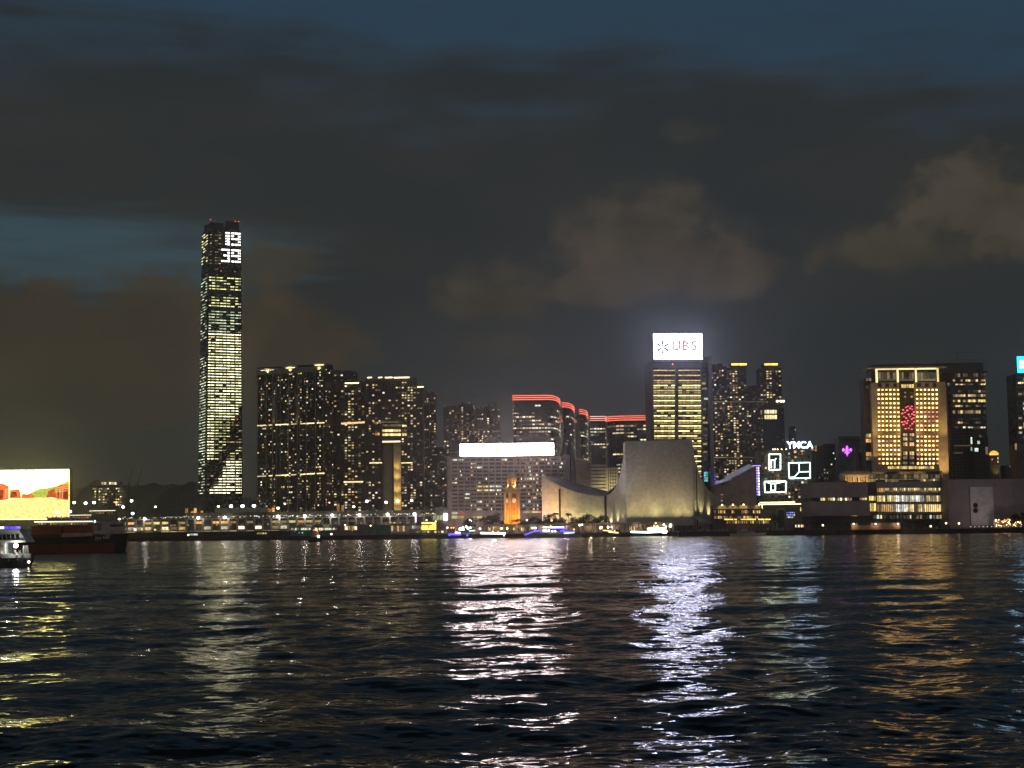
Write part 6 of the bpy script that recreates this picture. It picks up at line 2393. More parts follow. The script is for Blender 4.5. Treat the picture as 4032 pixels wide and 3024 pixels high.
# ------------------------------------------------------------------ ferry pier sheds
def pier_sheds():
    b = Bld('ferry_pier', 'green and cream ferry pier sheds with lit windows in front of the terminal', 'ferry pier', 1142, 1792, 2070, 1226, 18, 0, pyref=2090)
    L = b.front.L
    green = mat('pier_green', (0.06, 0.20, 0.11), 0.6)
    cream = mat('pier_cream', (0.46, 0.43, 0.32), 0.6)
    brown = mat('pier_brown', (0.20, 0.155, 0.125), .7)

    def seg(a, c, y0, y1, m, y=0, nm='shed_wall'):
        sh = -((a + c) / 2 - 1467) * .0125
        xa, z1 = L(a, y0 + sh)
        xb, _ = L(c, y0 + sh)
        _, z0 = L(a, y1 + sh)
        return MB().box(xa, xb - .05, y, 16, max(z0, .1), z1).build(nm, m, b.e)
    seg(1142, 1328, 2073, 2106, green)
    seg(1328, 1405, 2068, 2106, brown)
    seg(1405, 1440, 2064, 2105, brown)
    seg(1440, 1538, 2070, 2104, green)
    seg(1538, 1610, 2066, 2103, cream)
    seg(1610, 1700, 2070, 2102, cream)
    seg(1700, 1792, 2078, 2102, brown)
    seg(1300, 1480, 2090, 2106, brown, -5, 'landing')
    for a, c in ((1142, 1328), (1400, 1560), (1560, 1700)):
        sh = -((a + c) / 2 - 1467) * .0125
        xa, z = L(a, 2070 + sh)
        xb, _ = L(c, 2070 + sh)
        MB().plate([(xa - .5, z - .4), (xb + .5, z - .4), (xb, z + .6), (xa, z + .6)], -1.5, 17).build('roof', mat('pier_roof', (.15, .16, .14)), b.e)
    for k in range(23):
        px = 1146 + k * 7.9
        b.winpx(px, px + 5.6, 2078.5, 2087, random.choice((W_WHITE, W_COOL, W_WHITE, W_DIM)) if k not in (10, 11) else W_DIM2, .15)
    for k in range(20):
        px = 1356 + k * 4.6
        if px < 1404:
            b.winpx(px, px + 3.4, 2071, 2086, random.choice((W_YELL, W_WHITE, W_DIM)), .1)
    for k in range(9):
        px = 1541 + k * 7.6
        b.winpx(px, px + 6, 2070, 2092, W_DIM if k % 3 else W_WARM, .1)
    for k in range(10):
        px = 1612 + k * 5.6
        b.winpx(px, px + 4.4, 2067, 2082, W_COOL if rnd() < .4 else W_DIM, .1)
    for k in range(18):
        px = 1306 + k * 9.6
        b.winpx(px, px + random.uniform(3, 8), 2109, 2114, random.choice((W_DIM, W_WARM, W_WHITE, DARK_GLASS)), 5.1)
    for k in range(9):
        px = 1640 + k * 14
        b.winpx(px, px + 8, 2090, 2098, random.choice((W_WHITE, W_DIM, W_WARM)), .2)
    # yellow lit poster box, small red, green and white lamps
    xa, za = L(1660, 2086, 1)
    xb, zb = L(1717, 2056, 1)
    s = MB().box(xa, xb, -1.0, -.3, za, zb).build('poster_box', lit('poster_yellow', (1.0, .80, .16), 2.6, .35, scale=.8), b.e)
    MB().box((xa + xb) / 2 - .5, (xa + xb) / 2 + .5, -1.1, -1.0, za + 1.2, zb - 1.4).build('poster_figure', lit('poster_orange', (1, .45, .05), 1.2, .3), s)
    for px, y, m in ((1162, 2091, W_RED), (1388, 2091, LAMP_O), (1520, 2059, W_RED), (1540, 2059, W_YELL), (1552, 2059, W_YELL), (1561, 2059, W_RED), (1360, 2067, LAMP_Y), (1680, 2048, LAMP_Y), (1716, 2053, LAMP_Y),
                     (1762, 2078, LAMP_W), (1777, 2078, LAMP_O), (1786, 2078, LAMP_O), (1793, 2078, W_RED), (1460, 2070, LAMP_Y), (1180, 2098, W_BLUE), (1192, 2098, W_COOL)):
        x, z = L(px, y)
        MB().lathe([(.2, -.45), (.5, 0), (.2, .45)], 8).build('lamp', m, b.e, (x, -1.8, z))
    b.flush(150)


pier_sheds()


# ------------------------------------------------------------------ promenade with covered walkway, trees and people
def walkway():
    b = Bld('covered_walkway', 'long two-level colonnade on the quay below the arts centre and clock tower', 'colonnade', 1900, 2658, 2061, 1176, 7, 0, pyref=2085)
    L = b.front.L
    pale = mat('walkway_stone', (0.40, 0.36, 0.32), 0.7)
    z1 = L(2279, 2060)[1]
    MB().box(b.xl, b.xr, -.5, 7, z1 - 1.3, z1).build('canopy', pale, b.e)
    MB().box(b.xl, b.xr, 6.6, 7, 0, z1 - 1.3).build('rear_wall', mat('walkway_rear', (.13, .11, .09)), b.e)
    n = 50
    for k in range(n):
        x = b.xl + (b.xr - b.xl) * (k + .5) / n
        if k % 4 == 3:
            continue
        MB().tube((x, .4, 0), (x, .4, z1 - 1.3), .42, .42, 8).build('column', pale, b.e)
    for k in range(46):
        px = 1905 + k * 16.4
        sh = -(px - 2279) * .0125
        if rnd() < (.8 if px < 2070 else .5):
            b.winpx(px, px + random.uniform(4, 11), 2075 + sh, 2075 + sh + random.uniform(8, 20), random.choice((W_DIM, W_DIM, W_ORNG, W_WARM, W_DIM2)), -6.4)
    for px, m in ((1975, LAMP_Y), (1997, LAMP_Y), (2098, LAMP_W), (2108, LAMP_C), (2368, LAMP_Y), (2394, LAMP_W), (2408, lit('lamp_pinkish', (1, .6, .9), 4, .2)), (2588, LAMP_Y), (2640, LAMP_W), (1890, LAMP_Y)):
        x, z = L(px, 2077 - (px - 2279) * .0125)
        MB().lathe([(.3, -.6), (.75, 0), (.3, .6)], 8).build('hanging_lamp', m, b.e, (x, -.9, z))
    b.flush(60)
    for k in range(8):
        x = b.xl + (b.xr - b.xl) * (k + .5) / 8
        l = bpy.data.lights.new('walkway_light', 'POINT')
        l.energy = 1500
        l.color = (1, .72, .42)
        l.shadow_soft_size = .4
        o = bpy.data.objects.new('walkway_light', l)
        COL.objects.link(o)
        o.parent = b.e
        o.location = (x, 3.0, z1 - 2.2)


walkway()
for i, px in enumerate((1850, 1925, 2075)):  # added lamps, placed to brighten the front of the billboard block
    lamp_post(px, 2048, 1245, GROUND_Z, LAMP_Y, label=('added warm lamp before the billboard block, nearest the ferry pier', 'added warm lamp before the billboard block among the round trees', 'added warm lamp just behind the clock tower towards the arts centre')[i], group='added lamps lighting the billboard block', r=.55, energy=20000, col=(1.0, .78, .68))

LEAF = mat('leaves', (0.045, 0.060, 0.022), 0.7, vary=.5, scale=.6)
BARK = mat('bark', (0.07, 0.055, 0.04), 0.9)


def crown_mesh(seed, rx, rz, n=520, flat=1.0):
    rs = np.random.RandomState(seed)
    mb = MB()
    cl = [(rs.normal(0, .42) * rx, rs.normal(0, .42) * rx, rs.uniform(-.4, .75) * rz * flat, rs.uniform(.3, .55)) for _ in range(11)]
    for k in range(n):
        c = cl[k % len(cl)]
        d = rs.normal(0, 1, 3)
        d /= np.linalg.norm(d)
        r = rs.uniform(.55, 1.05) * c[3]
        p = np.array([c[0] + d[0] * r * rx, c[1] + d[1] * r * rx, c[2] + d[2] * r * rz * .8])
        u = rs.normal(0, 1, 3)
        u /= np.linalg.norm(u)
        v = np.cross(u, d)
        v /= (np.linalg.norm(v) + 1e-6)
        s = rs.uniform(.28, .62)
        mb.poly([p - u * s, p - v * s * .6, p + u * s, p + v * s * .6])
    return mb.mesh('crown', LEAF)


CROWNS = [crown_mesh(3, 4.6, 4.4), crown_mesh(4, 5.4, 4.0), crown_mesh(5, 4.0, 5.0), crown_mesh(6, 7.0, 2.6, 600, .8)]


def trunk_mesh(h, seed):
    rs = random.Random(seed)
    mb = MB().tube((0, 0, 0), (rs.uniform(-.3, .3), 0, h * .55), .38, .26, 7)
    for k in range(4):
        a = k * 1.57 + rs.random()
        mb.tube((0, 0, h * .5), (math.cos(a) * 2.2, math.sin(a) * 2.2, h * (.8 + .25 * rs.random())), .2, .07, 6)
    return mb.mesh('trunk', BARK)


TRUNK = [trunk_mesh(8, 1), trunk_mesh(10, 2), trunk_mesh(6, 3)]


def tree(px, ptop, D, kind, label, group):
    p = at(px, ptop, D)
    e = empty('promenade_tree', (p.x, D, GROUND_Z), rnd() * 6)
    tag(e, label, 'tree', group)
    h = p.z - GROUND_Z
    inst(TRUNK[kind % 3], 'trunk', e).scale = (1, 1, h / 13)
    c = inst(CROWNS[kind], 'crown', e, (0, 0, h * .62))
    s = h / 12.5
    c.scale = (s, s, s)
    return e


GT = 'dark trees between the walkway and the arts centre'
for k, (px, py) in enumerate(((2062, 2046), (2085, 2040), (2106, 2034), (2125, 2040), (2148, 2033), (2170, 2024), (2192, 2030), (2212, 2034), (2254, 2036), (2278, 2030), (2300, 2026), (2322, 2024), (2345, 2030), (2366, 2025), (2388, 2032))):
    tree(px, py, 1186 - (k % 3), k % 3, '%s dark leafy tree from the clock tower, in the row before the arts centre wing' % ORD[k], GT)
GC = 'dark trees beside the clock tower foot'
for k, (px, py) in enumerate(((1930, 2012), (1950, 2016), (1912, 2036), (1972, 2040), (1838, 2042), (1856, 2036))):
    tree(px, py, 1200 + (k % 2) * 3, k % 3, ('tallest dark round tree before the billboard block', 'round tree between the tallest one and the clock tower', 'lower tree on the pier side of the tallest round tree', 'low tree closest to the clock tower foot', 'small tree before the lit shop windows by the ferry pier', 'second small tree from the ferry pier before the shop windows')[k], GC)
GR = 'low trees on the eastern promenade'
for k, (px, py, kd) in enumerate(((3215, 2044, 3), (3245, 2040, 0), (3275, 2040, 3), (3305, 2038, 1), (3330, 2046, 0))):
    tree(px, py, 1092, kd, '%s low dark tree from the footbridge side, before the blank museum wing' % ORD[k], GR)
for k, (px, py) in enumerate(((3575, 2042), (3612, 2040), (3650, 2038), (3690, 2040))):
    tree(px, py, 1080, 3, '%s flat spreading tree before the lit glass box, counted from the brown wall' % ORD[k], 'spreading trees before the glass box')
for px, py, lab in ((3998, 2012, 'dark tree behind the smaller bulb-lit stall'), (4024, 2006, 'taller dark tree right at the picture edge')):
    tree(px, py, 1078, 0, lab, 'trees before the blank museum block')
tree(3052, 2020, 1120, 1, 'round dark tree between the cafe and the footbridge', None)


def palm(px, ptop, D, seed, lab):
    rs = random.Random(seed)
    p = at(px, ptop, D)
    e = empty('palm_tree', (p.x, D, GROUND_Z))
    tag(e, lab, 'palm', 'palms above the promenade trees')
    h = p.z - GROUND_Z - 1
    MB().tube((0, 0, 0), (.4, 0, h), .28, .18, 7).build('trunk', BARK, e)
    for k in range(13):
        a = k * 2 * math.pi / 13 + rs.random() * .3
        up = rs.uniform(.1, .9)
        mb = MB()
        q = []
        for t in (0, .33, .66, 1.0):
            r = 3.4 * t
            q.append((.4 + math.cos(a) * r, math.sin(a) * r, h + up * 2.6 * t - 3.4 * t * t * (1.05 - up * .5)))
        w = (-math.sin(a), math.cos(a))
        for (c0, c1, w0, w1) in ((q[0], q[1], .12, .5), (q[1], q[2], .5, .45), (q[2], q[3], .45, .05)):
            for s in (-1, 1):
                mb.poly([c0, c1, (c1[0] + s * w[0] * w1, c1[1] + s * w[1] * w1, c1[2] - w1 * .7), (c0[0] + s * w[0] * w0, c0[1] + s * w[1] * w0, c0[2] - w0 * .7)])
        mb.build('frond', LEAF, e)


for k, (px, py) in enumerate(((2186, 2016), (2236, 2018), (2160, 2024), (2040, 2040), (2024, 2044))):
    palm(px, py, 1184, k, ('tallest palm before the wing slit of the arts centre', 'palm standing clear in front of the pale arts centre wing', 'palm nearest the prow of the arts centre wing', 'low palm at the corner of the clock tower', 'lowest palm in front of the clock tower shaft')[k])


def crowd():
    """strollers along the quay, far too small and many to tell apart"""
    mb = MB()
    rs = random.Random(4)
    for k in range(330):
        t = rs.random()
        if t < .45:
            px, D = rs.uniform(2660, 3200), 1101 + rs.random() * 6
        elif t < .8:
            px, D = rs.uniform(3200, 4040), 1090 - (rs.uniform(0, 1)) * 10
        else:
            px, D = rs.uniform(2300, 2660), 1169 + rs.random() * 4
        if px > 3200:
            D = 1098 - (px - 3190) / 910 * 46 + 4 + rs.random() * 6
        p = at(px, 2085, D)
        s = rs.uniform(.92, 1.06)
        a = rs.random() * 6
        z = GROUND_Z
        mb.lathe([(.12, z), (.17, z + .45 * s), (.2, z + .9 * s), (.24, z + 1.3 * s), (.1, z + 1.48 * s), (.12, z + 1.6 * s), (.06, z + 1.74 * s)], 6, rs.choice((0, 0, 1, 2)), (p.x, D))
    o = mb.build('crowd', [mat('clothes_dark', (.05, .05, .055)), mat('clothes_mid', (.22, .18, .16)), mat('clothes_pale', (.5, .47, .44))])
    tag(o, 'far-off strollers along the quay of the eastern promenade', 'crowd', kind='stuff')


crowd()


def promenade_east():
    b = Bld('promenade_wall', 'low brown lit wall with a dark slot on the eastern promenade', 'wall', 3352, 3545, 2059, 1078, 3, 0)
    br = mat('promenade_brown', (.30, .17, .11), .8)
    L = b.front.L
    MB().box(b.xl, b.xr, 0, 3, 0, L(3450, 2072)[1]).build('base_wall', br, b.e)
    MB().box(b.xl, b.xr, 1.0, 3, L(3450, 2072)[1], b.H).build('upper_wall', mat('promenade_grey', (.2, .17, .15)), b.e)
    a, c = L(3378, 2068), L(3430, 2059)
    MB().box(a[0], c[0], .6, 1.05, a[1], c[1]).build('dark_slot', BLACK, b.e)
    for px in (3361, 3447, 3535):
        x, z = L(px, 2063)
        MB().lathe([(.25, -.5), (.6, 0), (.25, .5)], 8).build('wall_lamp', LAMP_Y if px != 3447 else lit('lamp_pink', (1, .7, .6), 8), b.e, (x, -.6, z))
        l = bpy.data.lights.new('wall_lamp_light', 'POINT')
        l.energy = 700
        l.color = (1, .65, .35)
        o = bpy.data.objects.new('wall_lamp_light', l)
        COL.objects.link(o)
        o.parent = b.e
        o.location = (x, -1.6, z)
    GRs = 'small lamps on the eastern promenade'
    for px, py, lab in ((3240, 2068, 'under the trees before the blank wing'), (3665, 2072, 'under the spreading trees'), (3725, 2060, 'at the corner of the lit glass box'), (3776, 2061, 'before the blank museum block')):
        lamp_post(px, py, 1072, GROUND_Z, LAMP_Y, label='small warm promenade lamp ' + lab, group=GRs, r=.5)
    for k in range(14):
        px = 3822 + k * 16.5
        p = at(px, 2073, 1062)
        e = empty('bollard_light', (p.x, 1062, GROUND_Z))
        tag(e, '%s bollard light from the pale museum panel, along the quay edge' % ORD[k], 'bollard light', 'bollard lights along the quay edge')
        MB().tube((0, 0, 0), (0, 0, .9), .12, .1, 6).build('post', STEEL, e)
        MB().lathe([(.14, .9), (.3, 1.2), (.1, 1.5)], 8).build('lamp_head', lit('bollard_lamp', (1, .85, .65), 1.6, .5), e)
    for pl, pr, pt, lab in ((3918, 3978, 2046, 'stall hung with warm bulbs beside the pale museum panel'), (3986, 4022, 2056, 'smaller bulb-lit stall at the picture edge')):
        s = Bld('lit_stall', lab, 'stall', pl, pr, pt, 1075, 4, 0)
        MB().box(s.xl, s.xr, 0, 4, s.H - .4, s.H).build('canopy', BLACK, s.e)
        MB().box(s.xl, s.xr, 3, 4, 0, s.H - .4).build('back_wall', mat('promenade_brown', (.3, .17, .11)), s.e)
        for q in (s.xl + .2, s.xr - .2):
            MB().box(q - .1, q + .1, 0, .2, 0, s.H - .4).build('post', STEEL, s.e)
        for k in range(34 if pr - pl > 50 else 14):
            x, z = random.uniform(s.xl, s.xr), random.uniform(.8, s.H + .6)
            MB().lathe([(.1, -.25), (.28, 0), (.1, .25)], 6).build('bulb', LAMP_Y if rnd() < .6 else LAMP_O, s.e, (x, -.3, z))
    # lit advertising cube by the footbridge, and small shops at the quay
    b = Bld('display_cube', 'dark kiosk with violet screens and spotty lights by the footbridge foot', 'kiosk', 3095, 3135, 2008, 1120, 8, 0)
    b.body(mat('kiosk', (.12, .11, .12)))
    for k in range(14):
        px, py = 3097 + (k % 5) * 7, 2016 + (k // 5) * 9
        b.winpx(px, px + 5, py, py + 5, W_BLUE if k < 9 else random.choice((W_COOL, W_WARM)), .2)
    b.flush()
    b = Bld('pale_stair_tower', 'pale concrete stair tower beside the violet kiosk', 'tower', 3058, 3094, 1998, 1150, 6, 0)
    b.body(mat('stair_concrete', (.34, .3, .26)))
    MB().box(b.xl + 1, b.xr - 1, -.2, 0, 2, b.H - 2).build('recess', CONC_D, b.e)
    for pl, pr, lab in ((3130, 3166, 'low quay shop glowing orange near the violet kiosk'),):
        s = Bld('quay_shop', lab, 'shop', pl, pr, 2062, 1095, 6, 0)
        s.body(BLACK)
        for k in range(6):
            s.winpx(pl + 1 + k * 6, pl + 5.5 + k * 6, 2066, 2076, W_ORNG if k % 2 else W_WHITE, .1)
        s.flush()
    # railing on the quay edge
    pts = [(2672, 1109), (3190, 1099), (4100, 1053)]
    e = empty('quay_railing', (0, 0, GROUND_Z))
    tag(e, 'dark steel railing along the edge of the eastern quay', 'railing')
    mb, mp = MB(), MB()
    for (p0, d0), (p1, d1) in zip(pts, pts[1:]):
        A, C = at(p0, 2085, d0), at(p1, 2085, d1)
        for z in (.35, .75, 1.15):
            mb.tube((A.x, A.y, z), (C.x, C.y, z), .05, n=5)
        n = int((C - A).length / 2.5)
        for k in range(n):
            q = A.lerp(C, k / n)
            mp.box(q.x - .05, q.x + .05, q.y - .05, q.y + .05, 0, 1.15)
    mb.build('rails', STEEL, e)
    tag(mp.build('posts', STEEL, e), kind='stuff')


promenade_east()


# ------------------------------------------------------------------ boats
def hull(Lh, B, H, flare=1.25, bow=1, sheer=.25, n=14, m=0, wl=0):
    """a hull along x, bow at +x, waterline at z = 0, keel a little below"""
    mb = MB()
    rings = []
    for k in range(n + 1):
        t = k / n
        x = (t - .5) * Lh
        w = B / 2 * (min(1, (1.02 - t) * 3.4) ** .62 if t > .7 else 1.0) * (0.86 + .14 * min(1, t * 5))
        w = max(w, .05)
        top = H * (1 + sheer * max(0, t - .55) * 2.2)
        lean = (t > .8) * (t - .8) * 5 * Lh * .035
        rings.append([(x - lean * .7, -w * .8, -1.2), (x, -w / flare ** .5, .0), (x + lean, -w, top), (x + lean, w, top), (x, w / flare ** .5, 0), (x - lean * .7, w * .8, -1.2)])
    for a, c in zip(rings, rings[1:]):
        for j in range(6):
            j2 = (j + 1) % 6
            mb.poly([a[j], a[j2], c[j2], c[j]], wl if j in (0, 4, 5) else m)
    mb.poly(list(reversed(rings[0])), m)
    mb.poly(rings[-1], m)
    return mb


def boat(name, label, cat, px0, px1, D, bow=1, yaw=0, group=None):
    a, c = at(px0, 2110, D), at(px1, 2110, D)
    e = empty(name, ((a.x + c.x) / 2, D, 0), R(yaw) + (0 if bow > 0 else math.pi))
    tag(e, label, cat, group)
    return e, c.x - a.x


def cargo_ship():
    e, Lh = boat('cargo_ship', 'small dark cargo ship with rust red containers and a raised bow', 'cargo ship', 40, 492, 640, 1)
    blk = mat('hull_black', (.018, .018, .02), .5)
    red = mat('hull_red', (.13, .022, .018), .6)
    cont = mat('container_red', (.26, .075, .05), .6)
    pink = mat('coaming_pink', (.40, .27, .25), .6)
    white = mat('ship_white', (.46, .42, .40), .6)
    D = 640
    f = Face(type('B', (), {'rz': 0, 'org': Vector(e.location)})(), (0, -4.0))
    L = f.L
    hull(Lh, 11, 6.2, sheer=.18, m=0, wl=0).build('hull', blk, e)
    # red boot topping along the waterline
    x0, x1 = -Lh / 2 + .3, L(452, 2150)[0]
    MB().box(x0, x1, -5.4, -5.0, -.6, 3.4).build('boot_top', red, e)
    zc0, zc1 = L(200, 2104)[1], L(200, 2067)[1]
    deck = 6.2
    MB().box(x0 + 2, L(368, 2100)[0], -4.6, 4.6, deck - .1, zc0).build('hatch_coaming', mat('coaming_dark', (.09, .05, .045)), e)
    a, z1 = L(246, 2099)
    c, z0 = L(366, 2113)
    MB().box(a, c, -4.95, -4.62, z0, z1).build('side_panel', pink, e)
    for xa, xb in ((125, 243), (250, 364)):
        pa, pb = L(xa, 2085)[0], L(xb, 2085)[0]
        cb = MB().box(pa, pb, -4.2, 4.2, zc0 + .02, zc1 - (0.5 if xa < 200 else 0)).build('container', cont, e)
        mb = MB()
        n = 30
        for k in range(n):
            x = pa + (pb - pa) * (k + .5) / n
            mb.box(x - .1, x + .1, -4.27, -4.2, zc0 + .2, zc1 - .8)
        mb.build('corrugation', cont, cb)
    # forward house with bridge windows, rails and posts
    h0, h1 = L(370, 2090)[0], L(488, 2090)[0]
    zt = L(430, 2054)[1]
    zd = L(430, 2101)[1]
    MB().box(L(398, 2090)[0], h1 - 1.5, -3.6, 3.6, zd, zt - .2).build('bridge_house', white, e)
    MB().box(h0, h1, -4.2, 4.2, zt - .2, zt + .2).build('bridge_roof', white, e)
    MB().box(h0, h1 - .5, -4.3, 4.3, L(430, 2091)[1] - .15, L(430, 2091)[1] + .15).build('bridge_deck', white, e)
    for k in range(6):
        x = L(432 + k * 9, 2070)[0]
        MB().box(x, x + .75, -3.72, -3.58, L(430, 2074)[1], L(430, 2065)[1]).build('bridge_window', DARK_GLASS, e)
    for k in range(5):
        x = L(371 + k * 7, 2080)[0]
        MB().box(x - .08, x + .08, -4.2, -4.0, L(430, 2100)[1], zt - .2).build('post', white, e)
    MB().box(h0, L(436, 2100)[0], -4.4, -4.3, zd, zd + 1.0).build('bulwark', white, e)
    x, z = L(395, 2095)
    MB().box(L(406, 2100)[0], L(436, 2100)[0], -4.0, -3.6, zd - 1, zd + 1.1).build('winch_house', pink, e)
    # painted name: worn white characters
    for k, (w, h, sh) in enumerate(((.9, 1.5, 0), (1.0, 1.3, 0), (.5, 1.0, .1), (.5, 1.0, .1), (.5, 1.0, .1), (.45, 1.0, .1))):
        px = (384, 397, 411, 418, 425, 431)[k]
        x, z = L(px, 2121 if k < 2 else 2117)
        mb = MB().box(x - w / 2, x - w / 2 + .16, -5.52, -5.44, z - h / 2, z + h / 2).box(x + w / 2 - .16, x + w / 2, -5.52, -5.44, z - h / 2, z + h / 2)
        mb.box(x - w / 2, x + w / 2, -5.53, -5.45, z + h / 2 - .2, z + h / 2).box(x - w / 2, x + w / 2, -5.53, -5.45, z - .1, z + .1)
        mb.build('name_letter', mat('name_paint', (.5, .48, .45)), e)
    MB().tube((h1 - 4, 0, zt), (h1 - 4, 0, zt + 6), .12, .08, 6).build('mast', STEEL, e)
    MB().lathe([(.15, 0), (.35, .4), (.15, .8)], 8).build('navigation_lamp', lit('nav_green', (.4, 1.0, .8), 6, 0), e, (h0 + .4, -4.4, zt - .2))


cargo_ship()


def near_ferry():
    e, Lh = boat('harbour_ferry', 'white harbour ferry with a blue light line, cut by the left picture edge', 'ferry', -330, 122, 372, 1)
    white = mat('ferry_white', (.55, .55, .52), .5)
    blk = mat('hull_black', (.018, .018, .02))
    f = Face(type('B', (), {'rz': 0, 'org': Vector(e.location)})(), (0, -3.4))
    L = f.L
    hull(Lh, 7.4, 2.2, sheer=.3, m=0).build('hull', blk, e)
    zd = 2.2
    zm, zu, zt = L(50, 2136)[1], L(50, 2128)[1], L(50, 2086)[1]
    xf = L(84, 2150)[0]
    MB().box(-Lh / 2 + 1, xf - 4, -3.2, 3.2, zd, zm).build('lower_cabin', white, e)
    MB().box(-Lh / 2 + 1, L(100, 2150)[0], -3.5, 3.5, zm, zu).build('upper_deck', white, e)
    u = MB()
    xa, xb, xc = -Lh / 2 + 2, L(74, 2120)[0], L(100, 2120)[0]
    u.plate([(xa, zu), (xc, zu), (xb, zt), (xa, zt)], -3.2, 3.2)
    u.build('upper_cabin', white, e)
    for k in range(14):
        x = L(70 - k * 17, 2115)[0]
        MB().plate([(x - .45, -.6), (x + .35, -.6), (x + .15, .62), (x - .65, .62)], -.06, .02).build('cabin_window', DARK_GLASS, e, (0, -3.22, L(40, 2115)[1]))
    MB().box(xa, xb + .4, -3.5, 3.5, zt, zt + .25).build('roof', white, e)
    blue = lit('ferry_blue', (.08, .05, 1.0), 4.0, .5)
    for k in range(12):
        x = xb - .2 - k * 1.3
        MB().box(x - .55, x + .5, -3.6, -3.4, zt + .3, zt + .75).build('blue_light', blue if k not in (3, 5, 8) else lit('ferry_ice', (.7, .8, 1.0), 4.0, .3), e)
    # open fore deck: lamp under the overhang, rail, life rafts, lit inside wall
    x, z = L(62, 2147)
    MB().lathe([(.15, .5), (.5, .1), (.45, -.4), (.2, -.55)], 10).build('deck_lamp', lit('ferry_lamp', (.93, 1.0, .95), 26.0, 0, True), e, (x, -3.3, z))
    l = bpy.data.lights.new('deck_light', 'POINT')
    l.energy = 520
    l.color = (.95, 1.0, .85)
    l.shadow_soft_size = .3
    o = bpy.data.objects.new('deck_light', l)
    COL.objects.link(o)
    o.parent = e
    o.location = (x + .3, -4.1, z - .2)
    MB().box(xf - 4, xf + 2.2, -3.3, -3.1, zd, zd + 1.0).build('bulwark', white, e)
    for k, px in enumerate((90, 97, 106, 111)):
        x, _ = L(px, 2165)
        x2, _ = L(px - (3 if k > 1 else 0), 2148)
        MB().tube((x, -3.0, zd), (x2, -3.0, L(90, 2148)[1]), .09, .09, 6).build('rail_post', white, e)
    for px, py in ((8, 2174), (16, 2178), (60, 2170), (66, 2180), (78, 2172), (84, 2182)):
        x, z = L(px, py)
        MB().box(x - .25, x + .2, -3.5, -3.3, z - .35, z + .3).build('life_vest_box', lit('gear_glow', (1, .95, .8), .5, .5), e)  # lamp light on the gear is put into its glowing colour
    x, z = L(4, 2145)
    MB().plate([(x - 2, z - .6), (x + 1.0, z - .6), (x - .4, z + .9), (x - 2, z + 1.6)], -3.6, -3.5).build('canvas', mat('pink_canvas', (.5, .3, .28)), e)
    for k in range(9):
        x = xf + 1 - k * 2.1
        MB().tube((x, -3.5, 1.5), (x, -3.75, 1.5), .42, .42, 10).build('tyre_fender', BLACK, e)
    x, z = L(109, 2213)
    MB().lathe([(.12, -.25), (.3, 0), (.12, .25)], 8).build('bow_lamp', LAMP_W, e, (x, -2.6, z))


near_ferry()


def small_boat(name, label, cat, px0, px1, D, bow, H, decks, colr, lines, group=None, wins=None):
    """decks: (px0, px1, py_top, py_bottom, material); lines: ([(px, py)...], radius, material)"""
    a, c = at(px0, 2110, D), at(px1, 2110, D)
    e = empty(name, ((a.x + c.x) / 2, D, 0))
    tag(e, label, cat, group)
    Lh = c.x - a.x
    h = hull(Lh, max(3.2, Lh * .2), H)
    if bow < 0:
        h.v = [(-x, -y, z) for x, y, z in h.v]
    h.build('hull', colr, e)
    f = Face(type('B', (), {'rz': 0, 'org': Vector(e.location)})(), (0, -1.6))
    for (p0, p1, y0, y1, m) in decks:
        x0, z1 = f.L(p0, y0)
        x1, z0 = f.L(p1, y1)
        MB().box(x0, x1, -1.6, 1.6, max(z0, H * .7), z1).build('cabin', m, e)
    for (p0, p1, y0, y1, n, m) in (wins or ()):
        for k in range(n):
            x0, z1 = f.L(p0 + (p1 - p0) * k / n, y0, .1)
            x1, z0 = f.L(p0 + (p1 - p0) * (k + .75) / n, y1, .1)
            MB().box(x0, x1, -1.75, -1.6, z0, z1).build('cabin_window', m, e)
    for pts, r, m in lines:
        mb = MB()
        q = [f.L(x, y, .6) for x, y in pts]
        for u, v in zip(q, q[1:]):
            mb.tube((u[0], -2.2, u[1]), (v[0], -2.2, v[1]), r, n=6)
        if len(q) == 1:
            mb.lathe([(.2 * r, q[0][1] - r), (r, q[0][1]), (.2 * r, q[0][1] + r)], 8, 0, (q[0][0], -2.2))
        mb.build('light_line' if len(pts) > 1 else 'lamp', m, e)
    return e


